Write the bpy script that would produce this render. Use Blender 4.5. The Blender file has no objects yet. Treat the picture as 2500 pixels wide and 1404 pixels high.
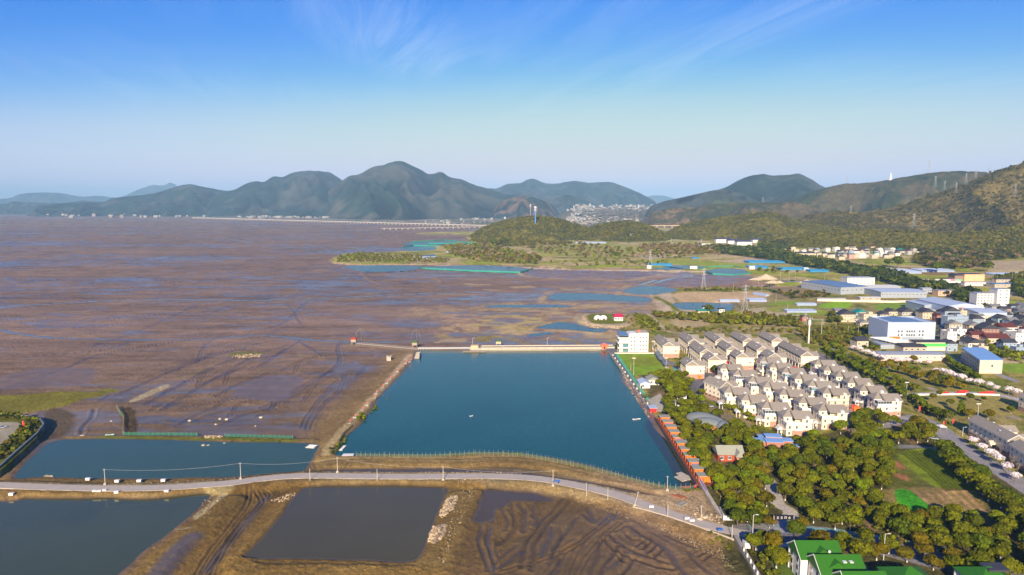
import bpy, bmesh, math, random
import numpy as np
from math import radians, sin, cos, pi, tan, atan2
from mathutils import Vector, Matrix

# ------------------------------------------------------------------ camera, sky, sun, exposure
SC = bpy.context.scene
COL = SC.collection
H = 130.0                      # drone height in metres
F = 1667.0                     # focal length in pixels of the 2500 px wide frame
PITCH = math.atan((702 - 503) / F)
CP, SP = cos(PITCH), sin(PITCH)
cam_d = bpy.data.cameras.new("camera")
cam = bpy.data.objects.new("camera", cam_d)
COL.objects.link(cam)
cam.location = (0, 0, H)
cam.rotation_euler = (pi / 2 - PITCH, 0, 0)
cam_d.sensor_width = 36
cam_d.lens = 36 * F / 2500
cam_d.clip_start = 1
cam_d.clip_end = 120000
SC.camera = cam

SUN_EL, SUN_AZ = radians(24), radians(189)     # azimuth clockwise from +Y: behind the camera, a little left
W = bpy.data.worlds.new("World")
SC.world = W
W.use_nodes = True
nt = W.node_tree
nt.nodes.clear()
def N(t, kind, **kw):
    n = t.nodes.new(kind)
    for k, v in kw.items():
        setattr(n, k, v)
    return n
out = N(nt, 'ShaderNodeOutputWorld')
bg = N(nt, 'ShaderNodeBackground')
sky = N(nt, 'ShaderNodeTexSky', sky_type='NISHITA', sun_disc=False, sun_elevation=SUN_EL,
        sun_rotation=SUN_AZ, altitude=100, air_density=1.0, dust_density=0.2, ozone_density=3.5)
pre = N(nt, 'ShaderNodeVectorMath', operation='SCALE'); pre.inputs['Scale'].default_value = 0.1
nt.links.new(sky.outputs[0], pre.inputs[0])
cv = N(nt, 'ShaderNodeRGBCurve')
for ci, ptsc in enumerate(((( 0, 0), (.208, .030), (.434, .34), (.70, .50), (1, .55)), ((0, 0), (.366, .160), (.687, .43), (.88, .43), (1, .43)), ((0, 0), (.62, .51), (.75, .50), (.883, .42), (1, .40)))):
    c_ = cv.mapping.curves[ci]
    for k_, q_ in enumerate(ptsc):
        if k_ == 0: c_.points[0].location = q_
        elif k_ == len(ptsc) - 1: c_.points[-1].location = q_
        else: c_.points.new(*q_)
cv.mapping.update()
nt.links.new(pre.outputs[0], cv.inputs['Color'])
hs = N(nt, 'ShaderNodeVectorMath', operation='SCALE'); hs.inputs['Scale'].default_value = 10.0
nt.links.new(cv.outputs[0], hs.inputs[0])
# thin cirrus: streaked noise on a cloud layer seen by direction
tc = N(nt, 'ShaderNodeTexCoord')
sep = N(nt, 'ShaderNodeSeparateXYZ')
nt.links.new(tc.outputs['Generated'], sep.inputs[0])
def M(t, op, a, b=None, c=None, clamp=False):
    n = N(t, 'ShaderNodeMath', operation=op, use_clamp=clamp)
    for i, v in enumerate((a, b, c)):
        if v is None: continue
        if isinstance(v, (int, float)): n.inputs[i].default_value = v
        else: t.links.new(v, n.inputs[i])
    return n.outputs[0]
zc = M(nt, 'MAXIMUM', sep.outputs['Z'], 0.03)
cx = M(nt, 'DIVIDE', sep.outputs['X'], zc)
cy = M(nt, 'DIVIDE', sep.outputs['Y'], zc)
comb = N(nt, 'ShaderNodeCombineXYZ')
nt.links.new(cx, comb.inputs[0]); nt.links.new(cy, comb.inputs[1])
# streaks run away from the camera, leaning left
sx = M(nt, 'MULTIPLY_ADD', cy, .27, cx)
comb2 = N(nt, 'ShaderNodeCombineXYZ')
nt.links.new(M(nt, 'MULTIPLY', sx, 2.3), comb2.inputs[0]); nt.links.new(M(nt, 'MULTIPLY', cy, .34), comb2.inputs[1])
n1 = N(nt, 'ShaderNodeTexNoise'); n1.inputs['Scale'].default_value = 1.0
n1.inputs['Detail'].default_value = 10; n1.inputs['Roughness'].default_value = 0.66; n1.inputs['Distortion'].default_value = 1.1
nt.links.new(comb2.outputs[0], n1.inputs['Vector'])
n2 = N(nt, 'ShaderNodeTexNoise'); n2.inputs['Scale'].default_value = 0.4; n2.inputs['Detail'].default_value = 3
nt.links.new(comb.outputs[0], n2.inputs['Vector'])
c1 = M(nt, 'MULTIPLY_ADD', n1.outputs[0], 3.2, -1.2, clamp=True)
def blob(x0, rx, y0, ry):
    a_ = M(nt, 'MULTIPLY_ADD', cx, 1 / rx, -x0 / rx); b_ = M(nt, 'MULTIPLY_ADD', cy, 1 / ry, -y0 / ry)
    return M(nt, 'SUBTRACT', 1, M(nt, 'ADD', M(nt, 'MULTIPLY', a_, a_), M(nt, 'MULTIPLY', b_, b_)), clamp=True)
m1 = blob(-.72, .55, 4.3, 1.5)
xl = M(nt, 'MULTIPLY_ADD', sx, 1 / .55, -2.38 / .55)
m2 = M(nt, 'SUBTRACT', 1, M(nt, 'MULTIPLY', xl, xl), clamp=True)
m2 = M(nt, 'MULTIPLY', m2, .5)
m3 = M(nt, 'MULTIPLY_ADD', n2.outputs[0], 1.6, -.62, clamp=True)
c2 = M(nt, 'MAXIMUM', M(nt, 'MAXIMUM', m1, m2), m3)
cl = M(nt, 'MULTIPLY', c1, c2)
zf = M(nt, 'MULTIPLY_ADD', sep.outputs['Z'], 9.0, -0.7, clamp=True)
cl = M(nt, 'MULTIPLY', cl, zf)
cl = M(nt, 'MULTIPLY', cl, 0.30)
mix = N(nt, 'ShaderNodeMix', data_type='RGBA')
nt.links.new(cl, mix.inputs[0]); nt.links.new(hs.outputs[0], mix.inputs[6])
mix.inputs[7].default_value = (6.2, 6.6, 7.2, 1)
nt.links.new(mix.outputs[2], bg.inputs['Color'])
bg.inputs['Strength'].default_value = 0.1
nt.links.new(bg.outputs[0], out.inputs['Surface'])

sd = bpy.data.lights.new("sun", 'SUN')
sun = bpy.data.objects.new("sun", sd)
COL.objects.link(sun)
sd.energy = 5.0
sd.angle = radians(0.53)
sd.color = (1.0, 0.85, 0.64)
sv = Vector((sin(SUN_AZ) * cos(SUN_EL), cos(SUN_AZ) * cos(SUN_EL), sin(SUN_EL)))
sun.rotation_euler = sv.to_track_quat('Z', 'Y').to_euler()
SC.view_settings.view_transform = 'Standard'
SC.view_settings.look = 'None'
SC.view_settings.exposure = 0.85
SC.view_settings.gamma = 1
SC.cycles.use_denoising = True
SC.cycles.max_bounces = 4
SC.cycles.diffuse_bounces = 2
SC.cycles.glossy_bounces = 2
SC.cycles.transmission_bounces = 2
SC.cycles.volume_bounces = 0
SC.cycles.transparent_max_bounces = 8
SC.cycles.use_adaptive_sampling = True
SC.cycles.adaptive_threshold = 0.02

# ------------------------------------------------------------------ helpers
def P(px, py, z=0.0):
    """point of height z seen at a pixel of the photograph (2500 x 1404)"""
    u = (px - 1250) / F; v = (702 - py) / F
    dz = -SP + v * CP
    t = (z - H) / dz
    return Vector((u * t, (CP + v * SP) * t, z))
def depth(Y, z=0.0):
    return Y * CP + (H - z) * SP
def PT(px, py, dist):
    """point at horizontal distance dist along the pixel's ray"""
    u = (px - 1250) / F; v = (702 - py) / F
    d = Vector((u, CP + v * SP, -SP + v * CP))
    t = dist / math.hypot(d.x, d.y)
    return Vector((0, 0, H)) + d * t
def unproj(x, y, z):
    d = y * CP - (z - H) * SP
    v = y * SP + (z - H) * CP
    return 1250 + F * x / d, 702 - F * v / d

rng = np.random.RandomState(7)
PERM = rng.rand(256, 256)
def vnoise(x, y):
    xi = np.floor(x).astype(np.int64); yi = np.floor(y).astype(np.int64)
    fx = x - xi; fy = y - yi
    fx = fx * fx * (3 - 2 * fx); fy = fy * fy * (3 - 2 * fy)
    a = PERM[xi & 255, yi & 255]; b = PERM[(xi + 1) & 255, yi & 255]
    c = PERM[xi & 255, (yi + 1) & 255]; d = PERM[(xi + 1) & 255, (yi + 1) & 255]
    return (a * (1 - fx) + b * fx) * (1 - fy) + (c * (1 - fx) + d * fx) * fy
def fbm(x, y, o=4, g=0.5):
    s = 0; a = 1; t = 0
    for i in range(o):
        s = s + a * vnoise(x * 2 ** i + 17.3 * i, y * 2 ** i + 5.1 * i); t += a; a *= g
    return s / t
def smooth(a, b, x):
    t = np.clip((x - a) / (b - a), 0, 1)
    return t * t * (3 - 2 * t)
def lin(c):
    """sRGB 0-255 triple to linear"""
    c = np.array(c, float) / 255
    return np.where(c < 0.04045, c / 12.92, ((c + 0.055) / 1.055) ** 2.4)

def grid_mesh(name, co, ni, nj, cols=None, extra=None, smooth_=True):
    """co (ni*nj,3), row-major"""
    me = bpy.data.meshes.new(name)
    i = np.arange(ni - 1)[:, None]; j = np.arange(nj - 1)[None, :]
    a = (i * nj + j).ravel()
    f = np.stack([a, a + 1, a + nj + 1, a + nj], 1)
    me.vertices.add(ni * nj); me.vertices.foreach_set('co', co.astype(np.float32).ravel())
    n = len(f)
    me.loops.add(n * 4); me.loops.foreach_set('vertex_index', f.ravel().astype(np.int32))
    me.polygons.add(n)
    me.polygons.foreach_set('loop_start', np.arange(0, n * 4, 4, dtype=np.int32))
    me.polygons.foreach_set('loop_total', np.full(n, 4, np.int32))
    me.polygons.foreach_set('use_smooth', np.full(n, smooth_, bool))
    me.update(calc_edges=True)
    if cols is not None:
        at = me.attributes.new('Col', 'FLOAT_COLOR', 'POINT')
        c4 = np.ones((ni * nj, 4), np.float32); c4[:, :3] = cols
        if extra is not None: c4[:, 3] = extra
        at.data.foreach_set('color', c4.ravel())
    return me
def tri_mesh(name, v, f, cols=None, smooth_=False, uv=None):
    me = bpy.data.meshes.new(name)
    v = np.asarray(v, np.float32); f = np.asarray(f, np.int32); k = f.shape[1]; n = len(f)
    me.vertices.add(len(v)); me.vertices.foreach_set('co', v.ravel())
    me.loops.add(n * k); me.loops.foreach_set('vertex_index', f.ravel())
    me.polygons.add(n)
    me.polygons.foreach_set('loop_start', np.arange(0, n * k, k, dtype=np.int32))
    me.polygons.foreach_set('loop_total', np.full(n, k, np.int32))
    me.polygons.foreach_set('use_smooth', np.full(n, smooth_, bool))
    me.update(calc_edges=True)
    if cols is not None:
        at = me.attributes.new('Col', 'FLOAT_COLOR', 'POINT')
        c4 = np.ones((len(v), 4), np.float32); c4[:, :3] = cols
        at.data.foreach_set('color', c4.ravel())
    return me

def tag(o, label=None, cat=None, group=None, kind=None):
    if label: o['label'] = label
    if cat: o['category'] = cat
    if group: o['group'] = group
    if kind: o['kind'] = kind
    return o
def link(name, me, mats=None, parent=None, loc=None):
    o = bpy.data.objects.new(name, me)
    COL.objects.link(o)
    if mats is not None:
        for m in (mats if isinstance(mats, (list, tuple)) else [mats]):
            me.materials.append(m)
    if parent: o.parent = parent
    if loc is not None: o.location = loc
    return o
def empty(name, loc=(0, 0, 0), rz=0.0):
    o = bpy.data.objects.new(name, None)
    o.empty_display_size = 1
    COL.objects.link(o); o.location = loc; o.rotation_euler = (0, 0, rz)
    return o
def copy_tree(o, parent=None):
    c = o.copy(); COL.objects.link(c); c.parent = parent
    for k in KIDS.get(o.name, []):
        copy_tree(k, c)
    return c
KIDS = {}
def index_kids():
    KIDS.clear()
    for o in bpy.data.objects:
        if o.parent: KIDS.setdefault(o.parent.name, []).append(o)

MATS = {}
def mat(name, col, rough=0.7, nscale=None, namt=0.15, spec=0.3, metal=0.0, bump=0.0, bscale=None, rnd=0.0, col2=None, attr=False, alpha=1.0, coord='Object'):
    if name in MATS: return MATS[name]
    m = bpy.data.materials.new(name); m.use_nodes = True
    t = m.node_tree; b = t.nodes['Principled BSDF']
    b.inputs['Roughness'].default_value = rough
    b.inputs['Specular IOR Level'].default_value = spec
    b.inputs['Metallic'].default_value = metal
    b.inputs['Alpha'].default_value = alpha
    c = tuple(col) + (1,) if len(col) == 3 else tuple(col)
    src = None
    if attr:
        a = N(t, 'ShaderNodeAttribute', attribute_name='Col'); src = a.outputs['Color']
    if nscale or bump:
        tc = N(t, 'ShaderNodeTexCoord')
    if nscale:
        n = N(t, 'ShaderNodeTexNoise'); n.inputs['Scale'].default_value = nscale; n.inputs['Detail'].default_value = 6
        n.inputs['Roughness'].default_value = 0.65
        t.links.new(tc.outputs[coord], n.inputs['Vector'])
        mx = N(t, 'ShaderNodeMix', data_type='RGBA')
        if col2 is not None:
            cr = M(t, 'MULTIPLY_ADD', n.outputs[0], 3.0, -1.0, clamp=True)
            t.links.new(cr, mx.inputs[0])
            mx.inputs[6].default_value = c; mx.inputs[7].default_value = tuple(col2) + (1,)
            src = mx.outputs[2]
        else:
            br = M(t, 'MULTIPLY_ADD', n.outputs[0], 2 * namt * 2, 1 - 2 * namt)
            vm = N(t, 'ShaderNodeVectorMath', operation='SCALE')
            if src is not None: t.links.new(src, vm.inputs[0])
            else: vm.inputs[0].default_value = c[:3]
            t.links.new(br, vm.inputs['Scale'])
            src = vm.outputs[0]
    if rnd:
        oi = N(t, 'ShaderNodeObjectInfo')
        br = M(t, 'MULTIPLY_ADD', oi.outputs['Random'], 2 * rnd, 1 - rnd)
        vm = N(t, 'ShaderNodeVectorMath', operation='SCALE')
        if src is not None: t.links.new(src, vm.inputs[0])
        else: vm.inputs[0].default_value = c[:3]
        t.links.new(br, vm.inputs['Scale'])
        src = vm.outputs[0]
    if src is not None: t.links.new(src, b.inputs['Base Color'])
    else: b.inputs['Base Color'].default_value = c
    if bump:
        n = N(t, 'ShaderNodeTexNoise'); n.inputs['Scale'].default_value = bscale or 2.0; n.inputs['Detail'].default_value = 6
        t.links.new(tc.outputs[coord], n.inputs['Vector'])
        bp = N(t, 'ShaderNodeBump'); bp.inputs['Strength'].default_value = 1.0; bp.inputs['Distance'].default_value = bump
        t.links.new(n.outputs[0], bp.inputs['Height']); t.links.new(bp.outputs[0], b.inputs['Normal'])
    MATS[name] = m
    return m
# ------------------------------------------------------------------ ground: one sheet, heights and colours by place
pys = np.concatenate([np.arange(509.0, 512, 0.5), np.arange(512, 640, 1.2), np.arange(640, 900, 1.6),
                      np.arange(900, 1410, 1.9), np.arange(1412, 1560, 6)])
vv = (702 - pys) / F
Yrow = (CP + vv * SP) * (-H / (-SP + vv * CP))
Yrow = np.concatenate([[44000], Yrow, [150, 100, 40, -60, -300]])
pxs = np.concatenate([np.arange(-2200, -400, 60.0), np.arange(-400, -40, 12), np.arange(-40, 2540, 2.3), np.arange(2540, 2900, 12), np.arange(2900, 4700, 60)])
ni, nj = len(Yrow), len(pxs)
Yg = np.repeat(Yrow[:, None], nj, 1)
dep = np.maximum(Yg * CP + H * SP, 150)
Xg = (pxs[None, :] - 1250) / F * dep
X = Xg.ravel(); Y = Yg.ravel(); DEP = dep.ravel()
Z = np.zeros_like(X)
WX = (fbm(X / 9, Y / 9, 3) - .5); WY = (fbm(X / 9 + 91, Y / 9 + 37, 3) - .5)
WX2 = (fbm(X / 60 + 5, Y / 60, 3) - .5); WY2 = (fbm(X / 60 + 31, Y / 60 + 77, 3) - .5)
C = np.zeros((len(X), 3)); R = np.ones(len(X))
NF = fbm(X / 3, Y / 3, 4); NM = fbm(X / 25, Y / 25, 4); NL = fbm(X / 160, Y / 160, 4)

def cr(pts, closed=False, n=5):
    p = np.array(pts, float)
    if len(p) < 3: return p
    if closed: q = np.vstack([p[-1], p, p[0], p[1]])
    else: q = np.vstack([2 * p[0] - p[1], p, 2 * p[-1] - p[-2]])
    o = []
    for i in range(1, len(q) - 2):
        for t in np.arange(n) / n:
            a, b, c, d = q[i - 1], q[i], q[i + 1], q[i + 2]
            o.append(.5 * (2 * b + (c - a) * t + (2 * a - 5 * b + 4 * c - d) * t * t + (3 * b - a - 3 * c + d) * t ** 3))
    if not closed: o.append(p[-1])
    return np.array(o)
def wp(pts, z=0.0, off=None, sc=1.0):
    p = np.array(pts, float)
    if off is not None: p = p / sc + np.array(off)
    return np.array([P(a, b, z)[:2] for a, b in p])
def sel(w, m):
    x0, y0 = w.min(0) - m; x1, y1 = w.max(0) + m
    return np.nonzero((X > x0) & (X < x1) & (Y > y0) & (Y < y1))[0]
def pdist(x, y, w, closed):
    n = len(w); d = np.full(len(x), 1e12); ins = np.zeros(len(x), bool)
    for i in range(n if closed else n - 1):
        a = w[i]; b = w[(i + 1) % n]; e = b - a; L = max(e @ e, 1e-9)
        t = np.clip(((x - a[0]) * e[0] + (y - a[1]) * e[1]) / L, 0, 1)
        dx = x - a[0] - t * e[0]; dy = y - a[1] - t * e[1]
        d = np.minimum(d, dx * dx + dy * dy)
        if closed:
            c = (a[1] > y) != (b[1] > y)
            if c.any():
                with np.errstate(divide='ignore', invalid='ignore'):
                    xi = a[0] + (y - a[1]) * e[0] / (e[1] if abs(e[1]) > 1e-9 else 1e-9)
                ins ^= c & (x < xi)
    d = np.sqrt(d)
    return np.where(ins, d, -d) if closed else d
def area(pts, z=0, m=0.0, warp=1.0, cur=True, off=None, sc=1.0):
    w = wp(pts, z, off, sc)
    if cur: w = cr(w, True, 4)
    i = sel(w, m)
    ws = np.clip(DEP[i] / 350, 1, 5) * warp
    return i, pdist(X[i] + WX[i] * 3.0 * ws + WX2[i] * 4 * warp, Y[i] + WY[i] * 3.0 * ws + WY2[i] * 4 * warp, w, True)
def track(pts, z=0, m=5.0, warp=0.5, off=None, sc=1.0, cur=True):
    w = wp(pts, z, off, sc)
    if cur: w = cr(w, False, 5)
    i = sel(w, m)
    return i, pdist(X[i] + WX[i] * 2.0 * warp, Y[i] + WY[i] * 2.0 * warp, w, False)
def put(i, k, col, r=None, var=0.25):
    k = k[:, None]
    v = (1 + var * 2 * (NF[i] - .5) + var * 2 * (NM[i] - .5))[:, None]
    C[i] = C[i] * (1 - k) + np.array(col) * v * k
    if r is not None: R[i] = R[i] * (1 - k[:, 0]) + r * k[:, 0]
SM = np.zeros(len(X))
def fill(pts, col, edge=1.5, z=0, r=1.0, warp=1.0, amt=1.0, var=0.25, patch=None, **k):
    i, d = area(pts, z, edge * 2 + 5, warp, **k)
    kk = smooth(-edge, edge, d) * amt
    if patch is not None:
        kk = kk * smooth(patch - .06, patch + .06, fbm(X[i] / 14 + 3, Y[i] / 14 + 8, 4))
    put(i, kk, col, r, var)
def line(pts, col, w, edge=0.6, z=0, r=1.0, warp=0.5, amt=1.0, var=0.25, **k):
    i, d = track(pts, z, w + edge * 2 + 3, warp, **k)
    q_ = (1 - smooth(w / 2 - edge, w / 2 + edge, d)) * amt
    if var <= .1: SM[i] = np.maximum(SM[i], q_)
    put(i, q_, col, r, var)
def level(pts, h, slope=4.0, warp=0.5, z=None, **k):
    i, d = area(pts, h if z is None else z, slope * 2 + 4, warp, **k)
    t = smooth(-slope, 0, d)
    Z[i] = Z[i] * (1 - t) + h * t
def bank(pts, h, top=3.0, skirt=6.0, warp=0.6, z=None, rel=False, **k):
    i, d = track(pts, h if z is None else z, top + skirt + 5, warp, **k)
    f = (1 - smooth(top / 2, top / 2 + skirt, d))
    if rel: Z[i] += h * f
    else: Z[i] = np.maximum(Z[i], h * f * (0.92 + 0.16 * NF[i]))
    return i, d
def rut(pts, gap=1.6, w=0.5, dp=0.22, z=0, wet=0.25, warp=0.35, dark=0.75, **k):
    i, d = track(pts, z, 6, warp, **k)
    e = np.abs(d - gap / 2)
    g = np.exp(-(e / w) ** 2)
    Z[i] -= dp * g
    Z[i] += dp * 0.55 * np.exp(-((d - gap / 2 - w * 2.0) / (w * .8)) ** 2) + dp * .35 * np.exp(-(d / (w * .8)) ** 2)
    C[i] *= (1 - (1 - dark) * g)[:, None]
    R[i] = R[i] * (1 - g * wet * 2) + .15 * np.minimum(g * wet * 2, 1)
def groove(pts, w=1.0, dp=0.3, z=0, wet=0.5, warp=0.4, dark=.7, **k):
    i, d = track(pts, z, w * 3 + 2, warp, **k)
    g = np.exp(-(d / w) ** 2)
    Z[i] -= dp * g
    Z[i] += dp * .5 * np.exp(-((d - w * 2.2) / (w * .9)) ** 2)
    C[i] *= (1 - (1 - dark) * g)[:, None]
    R[i] = R[i] * (1 - g * wet) + .12 * g * wet

MUD = np.array((.192, .124, .084)); MUDW = np.array((.135, .100, .088))
TAN = (.30, .195, .095); SAND = (.44, .31, .17); EARTH = (.21, .135, .062); GRASS = (.15, .165, .016)
BRIGHT = (.17, .26, .015); DRY = (.33, .25, .075); CONC = (.42, .38, .32); ROAD = (.36, .325, .30); ASPH = (.13, .13, .14); DARKG = (.055, .065, .013)
# tidal mud: brown crests with wet sheens, streaked along the tide
warpx = X + 60 * (fbm(X / 300, Y / 300, 3) - .5); 
wet = fbm(X / 55 + 3, Y / 16 + 9 + 1.3 * fbm(X / 90, Y / 60, 3), 5, .6)
wet2 = fbm(X / 420, Y / 190 + 40, 3)
wet3 = fbm(X / 22 + 3, Y / 7 + 9 + fbm(X / 60, Y / 60, 3), 4, .6)
k = smooth(.475, .62, wet * .40 + wet2 * .38 + wet3 * .24) * (1 - .4 * smooth(1500, 4500, Y))
k = np.clip(k, 0, 1)
far = smooth(500, 2600, Y)
C[:] = MUD * (1 - k[:, None]) + MUDW * k[:, None]
C *= (1 + .35 * (NF - .5) + .4 * (NM - .5) + .3 * (NL - .5) + .7 * (fbm(X / 30, Y / 5, 4) - .5) + .5 * (fbm(X / 140 + 7, Y / 26, 4) - .5))[:, None]
mr_ = (smooth(-150, 350, X) * smooth(560, 800, Y) * smooth(5000, 2500, Y))[:, None]
C *= 1.17 * (1 + mr_ * np.array([[.50, .42, .22]]))
R[:] = .92 - k * .60
Z += (NM - .5) * .22 + (NF - .5) * .10 - k * .05
# long creeks and rivulets, left of the frame
for pts, w in [([(-300, 770), (-20, 751), (120, 742), (250, 735), (400, 731), (520, 731), (620, 733), (720, 730), (820, 727), (940, 721), (1060, 716), (1200, 713)], 5.0),
               ([(-260, 775), (-100, 792), (0, 806), (60, 817), (150, 825), (300, 829), (420, 829), (500, 828), (620, 819), (700, 822), (760, 829), (860, 835), (960, 834), (1080, 834), (1180, 838)], 3.2),
               ([(-200, 569), (0, 570), (190, 569), (390, 570.5)], 26), ([(-200, 580), (0, 580), (210, 580)], 20), ([(500, 580), (560, 584), (620, 592)], 7),
               ([(0, 548), (140, 547)], 20), ([(1000, 733), (1100, 730), (1160, 729)], 3)]:
    i, d = track(pts, 0, w * 3, 1.0)
    g = (1 - smooth(w * .5, w * .85, d))
    Z[i] -= .3 * g; put(i, g, (.06, .08, .09), .03, .1)
# faint ridges and sled tracks on the flat
rs = np.random.RandomState(3)
for pts in [[(0, 955), (150, 905), (230, 870), (330, 850), (480, 825)], [(360, 985), (450, 935), (560, 880), (700, 845)],
            [(300, 960), (420, 905), (520, 870), (640, 838)], [(640, 880), (700, 855), (735, 830)], [(400, 1000), (480, 950), (560, 905), (620, 868)],
            [(500, 935), (590, 900), (640, 890), (700, 852)], [(640, 995), (700, 965), (760, 930), (810, 905)], [(650, 1000), (715, 965), (775, 930), (830, 885), (825, 850), (835, 835)],
            [(740, 1045), (760, 1005), (800, 960), (860, 930), (900, 890)], [(752, 1050), (772, 1010), (805, 975), (830, 955), (845, 915)],
            [(530, 965), (600, 930), (680, 905), (760, 885)], [(400, 905), (520, 865), (600, 850)], [(735, 835), (760, 850), (785, 865)], [(800, 640), (850, 680), (900, 700), (960, 735)],
            [(60, 870), (250, 855), (330, 830)], [(500, 770), (600, 740), (700, 745), (735, 790)], [(610, 810), (690, 790), (740, 745), (760, 735)], [(330, 700), (560, 690), (760, 672), (850, 650)],
            [(230, 845), (360, 800), (480, 745)], [(700, 800), (640, 815)], [(885, 640), (870, 665), (900, 690), (1000, 712)], [(560, 640), (600, 655), (700, 660)]]:
    rut(pts, 2.2, .85, .42, wet=.35, warp=.8, dark=.55)
for q in range(24):
    a_ = rs.uniform(.35, 1.2); x_ = rs.uniform(330, 880); y_ = rs.uniform(850, 1050); L_ = rs.uniform(60, 190)
    b_ = a_ + rs.uniform(-.5, .5); c_ = (x_ + L_ * cos(a_), y_ - L_ * .45 * sin(a_))
    if c_[0] < 900 - (y_ - 850) * .5: rut([(x_, y_), (x_ + L_ * .5 * cos(b_), y_ - L_ * .25 * sin(b_)), c_], 2.2, .7, .3, wet=rs.choice([.05, .25]), warp=.8, dark=.68)
for q in range(190):
    px0 = rs.uniform(-50, 1300); py0 = 560 + 290 * rs.rand() ** .8
    L = rs.uniform(20, 130); a = rs.uniform(-.10, .06) - .1 * (px0 < 700)
    pts = [(px0 + L * t, py0 + L * a * t + rs.uniform(-1, 1) * L * .01) for t in (0, .3, .6, 1)]
    sc_ = depth(P(px0, py0)[1]) / 600
    groove(pts, rs.uniform(.5, 1.3) * sc_, .26, wet=rs.choice([0, .8]), warp=1.6, dark=.70)
# flat pool sheens near the dyke
for pts, kk in [([(560, 960), (600, 930), (680, 915), (740, 920), (740, 940), (690, 975), (640, 978), (580, 970)], .75), ([(808, 905), (830, 895), (860, 882), (880, 888), (850, 905), (825, 916)], 1.0),
            ([(790, 960), (830, 925), (870, 915), (850, 945), (800, 965)], .6), ([(450, 1040), (560, 1030), (760, 1040), (780, 1065), (600, 1062), (470, 1055)], .45),
            ([(0, 925), (60, 905), (150, 895), (240, 905), (200, 940), (60, 950), (0, 948)], .55), ([(905, 868), (935, 862), (930, 872), (910, 873)], 1),
            ([(1250, 690), (1420, 685), (1500, 690), (1400, 697)], .4), ([(1310, 716), (1330, 712), (1335, 720), (1312, 726)], .9), ([(820, 640), (900, 662), (880, 672), (830, 660)], .3)]:
    i, d = area(pts, 0, 6, 2.0); g = smooth(-1, 3, d) * kk
    put(i, g, (.165, .112, .10), .32, .15); Z[i] = Z[i] * (1 - g) - .05 * g
# tan belts and dykes on the flat, centre
for pts, c, p in [([(1085, 780), (1130, 765), (1240, 762), (1420, 770), (1440, 790), (1500, 800), (1520, 832), (1440, 838), (1200, 830), (1100, 822), (1070, 805)], (.36, .245, .125), None),
                  ([(1130, 832), (1060, 822), (1160, 815), (1300, 822), (1500, 826), (1510, 838), (1300, 838)], DRY, None),
                  ([(1170, 785), (1230, 770), (1300, 775), (1330, 800), (1250, 815), (1160, 805)], (.42, .32, .12), .5),
                  ([(1140, 742), (1300, 738), (1560, 742), (1640, 755), (1560, 765), (1300, 762), (1150, 758)], (.36, .25, .13), None),
                  ([(960, 760), (1100, 745), (1150, 760), (1100, 780)], (.32, .22, .13), None)]:
    fill(pts, c, 3 if p else 14, warp=3.5, patch=p or .43, var=.35)
for pts, c, h in [([(880, 665), (905, 685), (950, 700), (1020, 708)], TAN, .9), ([(905, 672), (960, 670), (1040, 673), (1075, 685), (1060, 698), (1020, 708)], (.26, .17, .10), .7),
                  ([(1265, 665), (1290, 676), (1400, 681), (1500, 684), (1540, 684), (1620, 670), (1660, 664)], (.25, .17, .09), .8), ([(1320, 738), (1330, 722), (1350, 712), (1440, 712), (1520, 718), (1590, 722)], TAN, .9),
                  ([(1505, 716), (1530, 700), (1545, 696), (1640, 696), (1690, 704), (1740, 708)], TAN, 1.0), ([(1595, 722), (1600, 740), (1560, 740), (1450, 738), (1340, 736)], TAN, .8), ([(1500, 770), (1300, 757), (1175, 752)], TAN, .5)]:
    bank(pts, h, 2, 5); line(pts, (.40, .29, .17) if h > .75 and pts[0][0] > 1000 else (.27, .18, .11), 11 if pts[0][0] > 1000 else 6, 3, warp=1.5)

# wet threads and pools over the brown belts in the centre
for q in range(80):
    px0 = rs.uniform(1060, 1560); py0 = rs.uniform(690, 842); L = rs.uniform(10, 90); a = rs.uniform(-.06, .06)
    line([(px0, py0), (px0 + L * .5, py0 + L * a + rs.uniform(-1, 1)), (px0 + L, py0 + L * a)], (.13, .11, .12) if q % 3 else (.46, .34, .17), rs.uniform(6, 20), 2.5, 0, .12 if q % 3 else 1, warp=2.5, var=.11, amt=.6)
# land north of the bay and to the right, +2 m
LAND_N = [(-2000, 514), (0, 517.5), (110, 519), (200, 522), (300, 526), (430, 530), (560, 531.5), (700, 533), (850, 540), (1000, 546), (1215, 552), (1500, 548), (2600, 540), (4200, 530), (4200, 507), (-2000, 507)]
i, d = area(LAND_N, 0, 50, 6); g = smooth(-10, 10, d); put(i, g, (.19, .15, .085), 1, .5); Z[i] += 2 * g
pn = fbm(X / 70 + 20, Y / 260, 3)
i2 = i[(d > 0)]; put(i2, smooth(.52, .6, pn[i2]) * .8, (.10, .12, .05), 1, .3); put(i2, smooth(.5, .38, pn[i2]) * .7, (.34, .26, .18), 1, .4)
LAND_E = [(812, 640), (822, 627), (860, 617), (930, 616), (985, 612), (1020, 608), (1075, 600), (1140, 590), (1150, 575), (1300, 560), (2700, 530), (4300, 560), (4300, 760), (2700, 760), (2500, 745), (2300, 735), (2050, 715), (1960, 700), (1900, 700), (1860, 686), (1800, 684), (1730, 672), (1660, 662), (1560, 656), (1400, 656), (1290, 650), (1150, 646), (1000, 644), (880, 646)]
i, d = area(LAND_E, 1, 30, 2.5); g = smooth(-5, 5, d); put(i, g, (.36, .29, .07), 1, .4); Z[i] = Z[i] * (1 - g) + 1.6 * g
pa = fbm(X / 45 + 9, Y / 28 + 4, 4); pb = fbm(X / 70 + 60, Y / 50 + 4, 3)
i2 = i[d > 4]
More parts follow.
